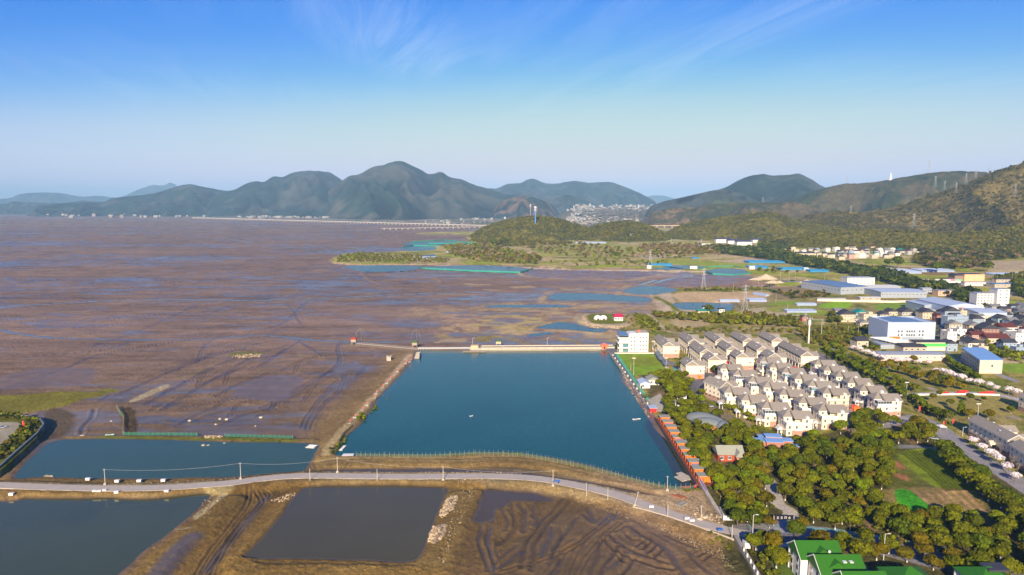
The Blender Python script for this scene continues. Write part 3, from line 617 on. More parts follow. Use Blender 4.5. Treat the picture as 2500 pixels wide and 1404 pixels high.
def ground_mat():
    m = bpy.data.materials.new("ground"); m.use_nodes = True
    t = m.node_tree; b = t.nodes['Principled BSDF']
    a = N(t, 'ShaderNodeAttribute', attribute_name='Col')
    tc = N(t, 'ShaderNodeTexCoord')
    n = N(t, 'ShaderNodeTexNoise'); n.inputs['Scale'].default_value = .9; n.inputs['Detail'].default_value = 7; n.inputs['Roughness'].default_value = .7
    t.links.new(tc.outputs['Object'], n.inputs['Vector'])
    n_2 = N(t, 'ShaderNodeTexNoise'); n_2.inputs['Scale'].default_value = .12; n_2.inputs['Detail'].default_value = 6
    t.links.new(tc.outputs['Object'], n_2.inputs['Vector'])
    br = M(t, 'MULTIPLY_ADD', n.outputs[0], 1.5, .25); br2 = M(t, 'MULTIPLY_ADD', n_2.outputs[0], .7, .65)
    vm = N(t, 'ShaderNodeVectorMath', operation='SCALE'); t.links.new(a.outputs['Color'], vm.inputs[0]); t.links.new(M(t, 'MULTIPLY', br, br2), vm.inputs['Scale'])
    t.links.new(vm.outputs[0], b.inputs['Base Color'])
    t.links.new(M(t, 'MULTIPLY_ADD', a.outputs['Alpha'], .75, .09), b.inputs['Roughness'])
    t.links.new(M(t, 'MULTIPLY_ADD', a.outputs['Alpha'], -.42, .52), b.inputs['Specular IOR Level'])
    bp = N(t, 'ShaderNodeBump'); t.links.new(n.outputs[0], bp.inputs['Height']); bp.inputs['Distance'].default_value = .5
    t.links.new(M(t, 'MULTIPLY', a.outputs['Alpha'], .8), bp.inputs['Strength']); t.links.new(bp.outputs[0], b.inputs['Normal'])
    return m
tag(link("ground", g_me, ground_mat()), kind='structure')
ZI = Z.reshape(ni, nj); YR = Yrow
def gz(x, y):
    """ground height at a world point"""
    i = np.searchsorted(-YR, -y); i = min(max(i, 1), ni - 2)
    d = max(y * CP + H * SP, 150); px = 1250 + F * x / d
    j = min(max(np.searchsorted(pxs, px), 1), nj - 2)
    return float(ZI[i, j])
def G(px, py):
    """point on the ground seen at a pixel"""
    z = 0
    for _ in range(4):
        p = P(px, py, z); z = .5 * z + .5 * gz(p.x, p.y) if _ else gz(p.x, p.y)
    p = P(px, py, z); p.z = gz(p.x, p.y); return p

def water_mat(name, deep, rough=.06, amp=.03, spec=.5):
    m = bpy.data.materials.new(name); m.use_nodes = True
    t = m.node_tree; b = t.nodes['Principled BSDF']
    tc = N(t, 'ShaderNodeTexCoord')
    n = N(t, 'ShaderNodeTexNoise'); n.inputs['Scale'].default_value = .02; n.inputs['Detail'].default_value = 3
    t.links.new(tc.outputs['Object'], n.inputs['Vector'])
    br = M(t, 'MULTIPLY_ADD', n.outputs[0], .5, .75)
    vm = N(t, 'ShaderNodeVectorMath', operation='SCALE'); vm.inputs[0].default_value = deep; t.links.new(br, vm.inputs['Scale'])
    t.links.new(vm.outputs[0], b.inputs['Base Color'])
    b.inputs['Roughness'].default_value = rough; b.inputs['IOR'].default_value = 1.33; b.inputs['Specular IOR Level'].default_value = spec
    w = N(t, 'ShaderNodeTexNoise'); w.inputs['Scale'].default_value = .9; w.inputs['Detail'].default_value = 4; t.links.new(tc.outputs['Object'], w.inputs['Vector'])
    bp = N(t, 'ShaderNodeBump'); bp.inputs['Distance'].default_value = amp; t.links.new(w.outputs[0], bp.inputs['Height']); t.links.new(bp.outputs[0], b.inputs['Normal'])
    return m
WM = {'lake': water_mat('lake_water', (.010, .072, .054), .12, .12), 'lake2': water_mat('pond_water', (.036, .070, .030), .14, .04), 'grey': water_mat('grey_pond', (.052, .064, .024), .10, .02),
      'brown': water_mat('brown_pond', (.074, .062, .018), .08, .01), 'mud': water_mat('mud_pool', (.085, .058, .022), .08, .01), 'blue': water_mat('far_pond', (.02, .085, .11), .22, .12, .35)}
WM['dark_reflection'] = water_mat('painted_reflection', (.030, .034, .012), .10, .05)
PONDS.append(('painted_reflection', [(1588, 1042), (1603, 1024), (1630, 1068), (1660, 1118), (1700, 1186), (1676, 1189), (1650, 1140), (1618, 1088)], .93, 'dark_reflection'))  # dark reflection of huts and trees, painted as a sheet over the lake
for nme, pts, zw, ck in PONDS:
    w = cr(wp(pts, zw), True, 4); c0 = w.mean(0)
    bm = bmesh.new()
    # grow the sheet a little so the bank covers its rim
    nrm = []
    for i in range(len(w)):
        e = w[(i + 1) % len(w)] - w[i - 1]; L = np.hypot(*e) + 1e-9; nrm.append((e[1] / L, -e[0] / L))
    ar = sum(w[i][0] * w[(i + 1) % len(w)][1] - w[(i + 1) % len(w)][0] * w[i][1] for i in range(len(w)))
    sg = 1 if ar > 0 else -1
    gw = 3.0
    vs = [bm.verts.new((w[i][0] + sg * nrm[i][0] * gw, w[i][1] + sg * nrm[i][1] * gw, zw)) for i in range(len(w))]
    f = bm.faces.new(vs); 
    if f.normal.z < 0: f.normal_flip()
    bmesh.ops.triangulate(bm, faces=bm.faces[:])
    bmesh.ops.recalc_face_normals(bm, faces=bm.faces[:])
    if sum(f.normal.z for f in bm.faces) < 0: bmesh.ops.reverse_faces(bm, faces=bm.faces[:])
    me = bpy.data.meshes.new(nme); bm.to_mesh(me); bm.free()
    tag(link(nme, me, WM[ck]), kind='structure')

# ------------------------------------------------------------------ mountains and hills
def ridge(name, sky_, R0, wf, wb, c1, c2, spur=.72, seed=0, step=3.0, rows=70, bump=0.0, bsc=30, rough_=.045, sharp=1.1, base_z=0.0, spn=None):
    """a hill range: skyline given by (px, py), at distance R0, front depth wf, back depth wb"""
    s = np.array(sky_, float)
    px = np.arange(s[0, 0], s[-1, 0] + step, step)
    # smooth interpolation of the skyline
    sc_ = cr(s, False, 8); py = np.interp(px, sc_[:, 0], sc_[:, 1])
    az = np.arctan((px - 1250) / F / (CP + (702 - py) / F * SP))
    zt = np.array([PT(a, b, R0).z for a, b in zip(px, py)]) - base_z
    ed = smooth(0, 1, np.minimum(px - px[0], px[-1] - px) / 30.0)
    zt = np.maximum(zt, 0) * ed
    hmax = zt.max()
    sv_ = np.concatenate([np.linspace(-1, 0, rows) , np.linspace(0, 1, rows // 4)[1:]])
    A, S = np.meshgrid(az, sv_)
    ZT = np.repeat(zt[None, :], len(sv_), 0)
    loc = .35 + .65 * ZT / hmax
    rr = R0 + np.where(S < 0, S * wf * loc, S * wb)
    x = rr * np.sin(A); y = rr * np.cos(A)
    L = spn or hmax * 1.4
    u = A * R0 / L + seed * 7.7
    wob = fbm(u * .7 + seed, rr / L * .8, 3) * 1.6
    rd = 1 - np.abs(2 * fbm(u * 1.0 + wob, rr / L * .35 + seed, 2) - 1) * 2
    rd2 = 1 - np.abs(2 * fbm(u * 2.7 + wob * 1.5, rr / L * 1.0 + seed, 3) - 1) * 2
    a = np.abs(S)
    body = np.where(S < 0, (1 - a) ** sharp, 1 - a ** 1.5)
    mid = np.sin(np.clip(a, 0, 1) * pi)
    z = ZT * np.clip(body + mid * spur * ((rd - .55) * .55 + (rd2 - .5) * .22), 0, 1.0)
    z = np.where(S < -.999, 0, z)
    z = z + ZT * rough_ * (fbm(x / (L * .10), y / (L * .10), 4) - .5) * (1 - .4 * (a < .02))
    fo = fbm(x / (L * .5) + 4, y / (L * .5), 4); f2 = fbm(x / (L * .12), y / (L * .12), 4)
    k = smooth(.42, .60, fo + .35 * (f2 - .5) - .12 * (rd - .6))[..., None]
    col = np.array(c1) * (1 - k) + np.array(c2) * k
    col = col * (1 + (1.5 if not bump else .6) * (f2 - .5) + (1.3 * (rd2 - .5) if not bump else 0))[..., None]
    if bump:
        q = vnoise(x / bsc * 3, y / bsc * 3) * .6 + vnoise(x / bsc * 7 + 9, y / bsc * 7) * .5
        z = z + bump * (q - .5) * smooth(0, .06, z / hmax) * ed[None, :]
        col = col * (.55 + .8 * vnoise(x / bsc * 5 + 3, y / bsc * 5))[..., None]
    z = z - 3 * (a > .995) - 2 * (1 - ed)[None, :]
    co = np.stack([x, y, z + base_z], -1)
    me = grid_mesh(name, co.reshape(-1, 3), co.shape[0], co.shape[1], np.clip(col.reshape(-1, 3), .004, .8))
    o = tag(link(name, me, MHILL), kind='structure')
    return o, co
MHILL = mat('hill_cover', (.1, .1, .1), .95, nscale=.05, namt=.22, spec=.1, attr=True)
GR1, GR2 = (.012, .024, .018), (.034, .036, .030)
ridge('mountain', [(-500, 478), (-200, 490), (0, 486), (50, 474), (100, 470), (150, 472), (200, 480), (240, 478), (300, 484), (450, 490)], 24000, 3500, 3000, GR1, GR2, seed=1, step=4)
ridge('mountain', [(240, 500), (300, 479), (340, 462), (370, 452), (385, 452), (400, 453), (412, 447), (425, 449), (440, 458), (480, 470), (560, 490)], 26000, 3500, 3000, GR1, GR2, seed=2, step=4)
ridge('mountain', [(1500, 500), (1580, 480), (1605, 477), (1630, 480), (1680, 495)], 26000, 3000, 3000, GR1, GR2, seed=3, step=4)
ridge('mountain', [(-600, 505), (-200, 498), (0, 498), (30, 492), (70, 494), (150, 496), (200, 490), (240, 492), (300, 498), (360, 508)], 15000, 1800, 2000, GR1, GR2, seed=4)
ridge('mountain', [(60, 512), (140, 498), (200, 494), (250, 494), (275, 484), (330, 478), (380, 471), (430, 456), (462, 450), (500, 457), (550, 466), (620, 474), (700, 480), (800, 500)], 11500, 2300, 2000, GR1, GR2, seed=5)
ridge('mountain', [(480, 505), (540, 470), (570, 464), (600, 449), (625, 443), (645, 444), (667, 431), (690, 432), (720, 420), (760, 417), (800, 420), (820, 430), (845, 444), (900, 462), (1000, 480), (1060, 505)], 10500, 2600, 2000, GR1, GR2, seed=6)
ridge('mountain', [(700, 512), (780, 480), (840, 438), (855, 429), (880, 424), (910, 408), (935, 404), (955, 396), (977, 393), (1000, 401), (1025, 413), (1045, 425), (1060, 424), (1078, 420), (1100, 433), (1130, 439), (1160, 452), (1190, 460), (1240, 475), (1290, 480), (1330, 492), (1380, 512)], 9000, 2700, 2000, (.013, .026, .016), (.042, .038, .026), seed=7, step=2.5, rows=90)
ridge('mountain', [(1100, 500), (1180, 463), (1212, 460), (1240, 449), (1270, 447), (1298, 436), (1330, 447), (1360, 448), (1400, 442), (1440, 446), (1480, 444), (1500, 447), (1530, 458), (1560, 470), (1590, 486), (1625, 505)], 12500, 2600, 2000, GR1, GR2, seed=8)
ridge('mountain', [(1300, 510), (1340, 492), (1385, 475), (1430, 490), (1475, 508)], 9500, 900, 800, GR1, GR2, seed=9)
ridge('mountain', [(1190, 512), (1235, 488), (1285, 478), (1330, 492), (1370, 514)], 7600, 900, 800, GR1, (.1, .06, .035), seed=10)
ridge('mountain', [(1580, 512), (1640, 490), (1700, 476), (1765, 460), (1800, 442), (1830, 430), (1860, 425), (1885, 428), (1925, 427), (1950, 424), (1980, 437), (2010, 456), (2080, 480), (2150, 505)], 7200, 2000, 1500, GR1, GR2, seed=11)
ridge('mountain', [(1560, 514), (1620, 492), (1660, 483), (1700, 474), (1755, 463), (1790, 468), (1830, 482), (1870, 500), (1900, 512)], 6000, 1000, 900, (.05, .055, .02), GR2, seed=12)
ridge('mountain', [(1840, 522), (1920, 492), (1970, 474), (2010, 460), (2060, 449), (2120, 446), (2175, 438), (2230, 429), (2280, 421), (2320, 418), (2380, 419), (2420, 423), (2480, 440), (2560, 470), (2700, 505)], 5200, 900, 1200, (.038, .043, .012), (.085, .065, .022), seed=13, bump=6, bsc=60)
ridge('mountain', [(1660, 520), (1720, 502), (1780, 497), (1830, 495), (1900, 493), (1940, 494), (1975, 502), (2030, 522)], 4500, 500, 700, (.042, .045, .014), (.09, .065, .028), seed=14, bump=5, bsc=50)
ridge('mountain', [(1560, 528), (1620, 512), (1670, 507), (1720, 510), (1770, 526)], 4600, 400, 400, (.06, .055, .02), (.15, .10, .05), seed=24, bump=4, bsc=50)
MT15 = ridge('mountain', [(1900, 545), (2000, 522), (2080, 518), (2130, 516), (2190, 505), (2250, 484), (2300, 468), (2350, 450), (2420, 422), (2450, 412), (2500, 397), (2560, 378), (2680, 350), (2850, 340), (3100, 360), (3500, 430)], 3400, 950, 1400, (.068, .060, .014), (.15, .112, .030), seed=15, step=2.2, rows=150, bump=7, bsc=34, spur=.4)
HS = [ridge('hill', [(1136, 584), (1150, 572), (1180, 556), (1220, 541), (1270, 531), (1310, 527), (1360, 533), (1400, 545), (1450, 560), (1500, 574)], 2850, 330, 400, (.062, .062, .012), (.135, .115, .020), seed=16, step=1.6, rows=90, bump=6, bsc=30, spur=.15, sharp=.7, spn=200),
      ridge('hill', [(1380, 580), (1420, 562), (1460, 549), (1500, 541), (1540, 540), (1580, 549), (1610, 562), (1650, 582)], 2750, 250, 400, (.055, .056, .012), (.115, .098, .020), seed=17, step=1.6, rows=80, bump=6, bsc=30, spur=.15, sharp=.7, spn=200),
      ridge('hill', [(1600, 585), (1640, 562), (1680, 545), (1740, 533), (1800, 526), (1865, 518), (1890, 520), (1930, 533), (1980, 546), (2060, 556), (2160, 566), (2250, 580)], 3000, 450, 500, (.065, .062, .012), (.14, .115, .020), seed=18, step=1.6, rows=100, bump=6, bsc=30, spur=.2, sharp=.8, spn=220),
      ridge('hill', [(1900, 596), (1960, 578), (2020, 566), (2100, 560), (2170, 562), (2240, 566), (2300, 572), (2380, 565), (2460, 555), (2560, 545), (2700, 530), (2900, 540)], 2500, 400, 400, (.065, .063, .012), (.14, .115, .020), seed=19, step=1.8, rows=90, bump=6, bsc=28, spur=.25, sharp=.8, spn=200)]
ridge('hill', [(1340, 545), (1380, 515), (1420, 508), (1500, 506), (1580, 508), (1640, 518), (1700, 545)], 7800, 3300, 800, (.10, .09, .045), (.16, .12, .07), seed=25, spur=.05, sharp=1.0)
# ------------------------------------------------------------------ mesh collector
class MB:
    def __init__(s): s.v = []; s.f = []
    def add(s, vs, fs, M_=None):
        o = len(s.v)
        for v in vs:
            v = Vector(v); s.v.append(M_ @ v if M_ else v)
        s.f += [tuple(o + i for i in f) for f in fs]; return s
    def box(s, x0, x1, y0, y1, z0, z1, M_=None):
        return s.add([(x0, y0, z0), (x1, y0, z0), (x1, y1, z0), (x0, y1, z0), (x0, y0, z1), (x1, y0, z1), (x1, y1, z1), (x0, y1, z1)],
                     [(3, 2, 1, 0), (4, 5, 6, 7), (0, 1, 5, 4), (1, 2, 6, 5), (2, 3, 7, 6), (3, 0, 4, 7)], M_)
    def prism(s, pts, z0, z1, M_=None, bot=True):
        n = len(pts); ar = sum(pts[i][0] * pts[(i + 1) % n][1] - pts[(i + 1) % n][0] * pts[i][1] for i in range(n))
        if ar < 0: pts = pts[::-1]
        vs = [(p[0], p[1], z0) for p in pts] + [(p[0], p[1], z1) for p in pts]
        fs = [tuple(range(n, 2 * n))] + ([tuple(range(n))[::-1]] if bot else []) + [(i, (i + 1) % n, n + (i + 1) % n, n + i) for i in range(n)]
        return s.add(vs, fs, M_)
    def gable(s, x0, x1, y0, y1, z0, h, axis='y', th=.25, M_=None):
        """roof solid with its ridge along axis"""
        if axis == 'y':
            xm = (x0 + x1) / 2
            return s.add([(x0, y0, z0), (x1, y0, z0), (x1, y1, z0), (x0, y1, z0), (x0, y0, z0 + th), (x1, y0, z0 + th), (x1, y1, z0 + th), (x0, y1, z0 + th), (xm, y0, z0 + h), (xm, y1, z0 + h)],
                         [(3, 2, 1, 0), (0, 1, 5, 8, 4), (2, 3, 7, 9, 6), (0, 4, 7, 3), (1, 2, 6, 5), (4, 8, 9, 7), (5, 6, 9, 8)], M_)
        ym = (y0 + y1) / 2
        return s.add([(x0, y0, z0), (x1, y0, z0), (x1, y1, z0), (x0, y1, z0), (x0, y0, z0 + th), (x1, y0, z0 + th), (x1, y1, z0 + th), (x0, y1, z0 + th), (x0, ym, z0 + h), (x1, ym, z0 + h)],
                     [(3, 2, 1, 0), (0, 1, 5, 4), (2, 3, 7, 6), (3, 0, 4, 8, 7), (1, 2, 6, 9, 5), (4, 5, 9, 8), (6, 7, 8, 9)], M_)
    def hip(s, x0, x1, y0, y1, z0, h, inset=None, th=.25, M_=None):
        w, d = x1 - x0, y1 - y0
        q = min(w, d) / 2 if inset is None else inset
        if w >= d: r0, r1 = (x0 + q, (y0 + y1) / 2, z0 + h), (x1 - q, (y0 + y1) / 2, z0 + h)
        else: r0, r1 = ((x0 + x1) / 2, y0 + q, z0 + h), ((x0 + x1) / 2, y1 - q, z0 + h)
        vs = [(x0, y0, z0), (x1, y0, z0), (x1, y1, z0), (x0, y1, z0), (x0, y0, z0 + th), (x1, y0, z0 + th), (x1, y1, z0 + th), (x0, y1, z0 + th), r0, r1]
        if w >= d: fs = [(4, 5, 9, 8), (5, 6, 9), (6, 7, 8, 9), (7, 4, 8)]
        else: fs = [(4, 5, 8), (5, 6, 9, 8), (6, 7, 9), (7, 4, 8, 9)]
        return s.add(vs, fs + [(3, 2, 1, 0), (0, 1, 5, 4), (1, 2, 6, 5), (2, 3, 7, 6), (3, 0, 4, 7)], M_)
    def tube(s, a, b, r, r2=None, n=6):
        a = Vector(a); b = Vector(b); r2 = r if r2 is None else r2; d = (b - a).normalized()
        u = d.orthogonal().normalized(); w = d.cross(u)
        vs = [a + r * (cos(2 * pi * i / n) * u + sin(2 * pi * i / n) * w) for i in range(n)] + [b + r2 * (cos(2 * pi * i / n) * u + sin(2 * pi * i / n) * w) for i in range(n)]
        fs = [(i, (i + 1) % n, n + (i + 1) % n, n + i) for i in range(n)] + [tuple(range(n))[::-1], tuple(range(n, 2 * n))]
        return s.add(vs, fs)
    def lathe(s, prof, n=12, c=(0, 0, 0)):
        vs = []; fs = []
        for r, z in prof:
            vs += [(c[0] + r * cos(2 * pi * i / n), c[1] + r * sin(2 * pi * i / n), c[2] + z) for i in range(n)]
        for k in range(len(prof) - 1):
            fs += [(k * n + i, k * n + (i + 1) % n, (k + 1) * n + (i + 1) % n, (k + 1) * n + i) for i in range(n)]
        fs += [tuple(range(n))[::-1], tuple(range((len(prof) - 1) * n, len(prof) * n))]
        return s.add(vs, fs)
    def mesh(s, name, smooth_=False):
        me = bpy.data.meshes.new(name); me.from_pydata([tuple(v) for v in s.v], [], s.f); me.update()
        if smooth_: me.polygons.foreach_set('use_smooth', [True] * len(me.polygons))
        return me
    def build(s, name, m, parent=None, smooth_=False, loc=None):
        return link(name, s.mesh(name, smooth_), m, parent, loc)
def RZ(a, x=0, y=0, z=0): return Matrix.Translation((x, y, z)) @ Matrix.Rotation(a, 4, 'Z')
def bxs(name, boxes, m, parent=None):
    b = MB()
    for q in boxes: b.box(*q)
    return b.build(name, m, parent)

# materials
CREAM = mat('cream_render', (.74, .63, .46), .85, nscale=.35, namt=.10, rnd=.04)
CREAM2 = mat('ochre_render', (.54, .40, .24), .85, nscale=.35, namt=.10)
BRICKP = mat('pink_brick', (.40, .23, .165), .85, nscale=3.0, namt=.2)
WHITE = mat('white_paint', (.66, .63, .59), .6, nscale=.6, namt=.06)
ROOFG = mat('grey_tile_roof', (.255, .22, .178), .8, nscale=1.2, namt=.2, rnd=.05)
GLASSD = mat('dark_glass', (.035, .055, .07), .12, spec=.8)
GLASST = mat('teal_glass', (.10, .22, .25), .12, spec=.8)
DARK = mat('dark_opening', (.03, .028, .025), .8)
STEEL = mat('galvanised_steel', (.42, .43, .44), .5, metal=.3)
BLUESTEEL = mat('blue_steel_roof', (.12, .20, .33), .45, nscale=.3, namt=.12)
BLUEPALE = mat('pale_blue_cladding', (.40, .46, .55), .5, nscale=.3, namt=.06)
GREYCLAD = mat('grey_cladding', (.30, .33, .37), .6, nscale=.3, namt=.08)
CONCR = mat('concrete', (.42, .36, .28), .9, nscale=.5, namt=.2)
CONCD = mat('old_concrete', (.27, .24, .20), .9, nscale=.4, namt=.25)
ORANGE = mat('orange_timber', (.85, .165, .018), .6, nscale=1.0, namt=.12)
DECKM = mat('red_brown_deck', (.17, .05, .028), .7, nscale=1.5, namt=.2)
GREYROOF = mat('grey_sheet_roof', (.28, .28, .22), .85, nscale=1, namt=.1)
GREENR = mat('green_roof_tile', (.025, .125, .006), .6, nscale=1.2, namt=.12)
BLACKR = mat('dark_tile_roof', (.045, .045, .055), .7, nscale=1.0, namt=.2)
REDM = mat('red_paint', (.75, .03, .03), .5)
GREENNET = mat('green_netting', (.04, .32, .23), .8, nscale=.6, namt=.3, alpha=.75); NETNEAR = mat('near_green_netting', (.03, .17, .11), .9, nscale=1.5, namt=.35, alpha=.42)
WOOD = mat('weathered_wood', (.36, .29, .20), .9, nscale=1.5, namt=.25)
BARK = mat('tree_bark', (.14, .10, .065), .95, nscale=2, namt=.3)
WWASH = mat('whitewashed_bark', (.55, .53, .48), .9)
BARE = mat('bare_branches', (.25, .19, .14), .95)

def near_label(k, n, what):
    return what

# ------------------------------------------------------------------ trees
def leaf_cloud(seed, n, rx, rz, zc, size, lumps=9, shape='round', c=((.055, .075, .006), (.11, .125, .010)), hollow=.35):
    """many small leaf clumps spread through a lumpy crown volume"""
    r = np.random.RandomState(seed)
    L = r.randn(lumps, 3); L /= np.linalg.norm(L, axis=1)[:, None]; L[:, 2] = np.abs(L[:, 2]) * 1.0 - .25
    lc = L * np.array([rx * .55, rx * .55, rz * .52]) * r.uniform(.6, 1.1, (lumps, 1)); lr = r.uniform(.42, .62, lumps)
    if shape == 'cone':
        lc = np.stack([r.randn(lumps) * .18 * rx, r.randn(lumps) * .18 * rx, np.linspace(-.7, .8, lumps) * rz], 1); lr = np.linspace(.85, .25, lumps)
    k = r.randint(0, lumps, n)
    d = r.randn(n, 3); d /= np.linalg.norm(d, axis=1)[:, None]
    d[:, 2] = np.where((d[:, 2] < -.2) & (r.rand(n) < .75), -d[:, 2], d[:, 2])
    rad = (1 - hollow * r.rand(n) ** 2)[:, None]
    ctr = lc[k] + d * lr[k][:, None] * np.array([rx, rx, rz * .85]) * rad
    nrm = d + r.randn(n, 3) * .45; nrm /= np.linalg.norm(nrm, axis=1)[:, None]
    a = np.cross(nrm, r.randn(n, 3)); a /= np.linalg.norm(a, axis=1)[:, None]; b = np.cross(nrm, a)
    s = size * r.uniform(.6, 1.25, n)[:, None]
    a = a * s; b = b * s * .8
    v = np.stack([ctr - a - b * .6, ctr + a - b, ctr + a * .8 + b, ctr - a * .9 + b * .9], 1).reshape(-1, 3)
    v[:, 2] += zc
    f = np.arange(4 * n).reshape(n, 4)
    t = r.rand(n) * .55 + .45 * r.rand(lumps)[k]
    col = np.array(c[0]) * (1 - t[:, None]) + np.array(c[1]) * t[:, None]
    return v, f, np.repeat(col, 4, 0)
def leaf_material(name, rnd=.20):
    m = bpy.data.materials.new(name); m.use_nodes = True
    t = m.node_tree; b = t.nodes['Principled BSDF']
    a = N(t, 'ShaderNodeAttribute', attribute_name='Col'); oi = N(t, 'ShaderNodeObjectInfo')
    hv = N(t, 'ShaderNodeHueSaturation')
    t.links.new(a.outputs['Color'], hv.inputs['Color'])
    t.links.new(M(t, 'MULTIPLY_ADD', oi.outputs['Random'], -.022, .507), hv.inputs['Hue'])
    r2 = M(t, 'FRACT', M(t, 'MULTIPLY', oi.outputs['Random'], 7.31))
    t.links.new(M(t, 'MULTIPLY_ADD', r2, 2 * rnd, 1 - rnd), hv.inputs['Value'])
    t.links.new(hv.outputs[0], b.inputs['Base Color'])
    b.inputs['Roughness'].default_value = .75; b.inputs['Specular IOR Level'].default_value = .15
    tr = N(t, 'ShaderNodeBsdfTranslucent'); t.links.new(hv.outputs[0], tr.inputs[0])
    ms = N(t, 'ShaderNodeMixShader'); ms.inputs[0].default_value = .22
    t.links.new(b.outputs[0], ms.inputs[1]); t.links.new(tr.outputs[0], ms.inputs[2])
    t.links.new(ms.outputs[0], t.nodes['Material Output'].inputs['Surface'])
    return m
LEAF = leaf_material('foliage')
BLOS = mat('blossom', (.8, .72, .70), .8, attr=True)
OLIVE = ((.042, .056, .001), (.178, .190, .002)); BRONZE = ((.062, .056, .001), (.20, .155, .003)); DEEPG = ((.030, .050, .002), (.13, .165, .003)); BRIGHTG = ((.055, .09, .001), (.17, .215, .003)); PINKW = ((.50, .42, .42), (.85, .76, .76))
def crown_mesh(seed, c, n=1000, rx=4.3, rz=3.5, zc=4.3, size=.46, m=None, **k):
    v, f, col = leaf_cloud(seed, n, rx, rz, zc, size, c=c, **k)
    # a few dark inner faces are just more leaves nearer the centre
    me = tri_mesh('crown', v, f, col); me.materials.append(m or LEAF); return me
def trunk_mesh(seed, h=2.6, r=.22, ww=False, limbs=4, spread=1.9, up=2.4):
    R_ = random.Random(seed); b = MB()
    b.tube((0, 0, -.4), (.05, .05, h), r, r * .75, 7)
    for i in range(limbs):
        a = 2 * pi * i / limbs + R_.uniform(-.4, .4); s = R_.uniform(.6, 1) * spread
        p1 = (s * .5 * cos(a), s * .5 * sin(a), h + up * .45); p2 = (s * cos(a), s * sin(a), h + up)
        b.tube((.05, .05, h - .15), p1, r * .55, r * .35, 5); b.tube(p1, p2, r * .35, r * .12, 5)
    return b
def whitewash(r=.25, h=.9): return MB().tube((0, 0, -.1), (0, 0, h), r, r * .95, 8)
TREE_KINDS = {}
def tree_kind(key, crowns, h, r, ww, spread=1.9, up=2.4, m=BARK, limbs=4):
    tm = trunk_mesh(hash(key) % 97 if False else len(key) * 7, h, r, spread=spread, up=up, limbs=limbs).mesh('trunk'); tm.materials.append(m)
    wm = None
    if ww: wm = whitewash(r * 1.12).mesh('whitewash'); wm.materials.append(WWASH)
    TREE_KINDS[key] = (crowns, tm, wm)
tree_kind('round', [crown_mesh(s, OLIVE, lumps=l, rz=z_, rx=x_) for s, l, z_, x_ in ((1, 9, 3.5, 4.3), (2, 12, 3.2, 4.6), (3, 6, 3.9, 3.7), (4, 14, 3.4, 4.2), (5, 7, 3.1, 4.5), (21, 10, 4.3, 3.8))], 2.4, .24, True)
tree_kind('bronze', [crown_mesh(s, BRONZE, rx=3.9, rz=3.2) for s in (6, 7)], 2.3, .2, True)
tree_kind('deep', [crown_mesh(s, DEEPG, rx=4.4, rz=3.9, zc=4.7) for s in (8, 9, 10)], 2.6, .26, False)
tree_kind('bright', [crown_mesh(s, BRIGHTG, rx=3.8, rz=3.2, zc=4.0) for s in (11, 12)], 2.1, .2, True)
tree_kind('small', [crown_mesh(s, OLIVE, n=260, rx=1.7, rz=1.4, zc=2.9, size=.42) for s in (13, 14)], 1.8, .12, False, .8, .9)
tree_kind('blossom', [crown_mesh(s, PINKW, n=620, rx=3.1, rz=2.2, zc=3.9, size=.30, m=BLOS, hollow=.6) for s in (15, 16, 17)], 1.9, .16, False, 2.0, 2.2, BARE, 6)
tree_kind('conifer', [crown_mesh(s, DEEPG, n=520, rx=2.6, rz=4.4, zc=5.0, size=.5, shape='cone') for s in (18, 19)], 2.0, .2, False, .4, 5)
def bare_mesh(seed):
    R_ = random.Random(seed); b = MB()
    def grow(p, d, L, r, k):
        q = p + d * L; b.tube(p, q, r, r * .65, 4)
        if k == 0: return
        for _ in range(3):
            e = (d + Vector((R_.uniform(-.6, .6), R_.uniform(-.6, .6), R_.uniform(-.1, .5)))).normalized()
            grow(q, e, L * .72, r * .6, k - 1)
    grow(Vector((0, 0, -.2)), Vector((0, 0, 1)), 2.3, .13, 4); return b
bare_me = bare_mesh(4).mesh('branches'); bare_me.materials.append(BARE)
TREES = []
PEND = []
def tree(kind, p, s=1.0, label='', cat='tree', group=None, name=None, rz=None, rg=random.Random(5)):
    if kind in ('round', 'bronze', 'deep', 'bright'): PEND.append((kind, tuple(p), s, label, cat, group, name))
    else: tree_now(kind, p, s, label, cat, group, name)
def plant_all():
    """the 295 nearest broadleaf trees as things, the remaining ones as one mass"""
    PEND.sort(key=lambda t: t[1][1] / t[2] + (0 if t[5] else -900))
    for t in PEND[:295]: tree_now(*t)
    cc = {'round': OLIVE, 'bronze': BRONZE, 'deep': DEEPG, 'bright': BRIGHTG}
    wood('distant_trees', [(p[0], p[1], p[2] + .6, 4.2 * s, 7.5 * s, cc[k]) for k, p, s, *_ in PEND[295:]], 77, nleaf=170, label='farther rounded trees beyond the nearest three hundred', cat='trees', sz=.22)
def tree_now(kind, p, s=1.0, label='', cat='tree', group=None, name=None, rz=None, rg=random.Random(5)):
    crowns, tm, wm = TREE_KINDS[kind]
    nm = name or {'blossom': 'blossom_tree', 'conifer': 'conifer_tree', 'small': 'small_tree'}.get(kind, 'broadleaf_tree')
    o = empty(nm, p, rg.uniform(0, 6.28) if rz is None else rz); o.scale = (s * rg.uniform(.93, 1.07), s * rg.uniform(.93, 1.07), s * rg.uniform(.9, 1.12))
    tag(o, label, cat, group)
    link('crown', rg.choice(crowns), None, o); t_ = link('trunk', tm, None, o)
    if wm: link('whitewash', wm, None, t_)
    TREES.append(o); return o
def bare_tree(p, s, label, group=None, rg=random.Random(8)):
    o = link('bare_tree', bare_me, None, None, p); o.rotation_euler = (0, 0, rg.uniform(0, 6.28)); o.scale = (s, s, s); tag(o, label, 'tree', group); return o
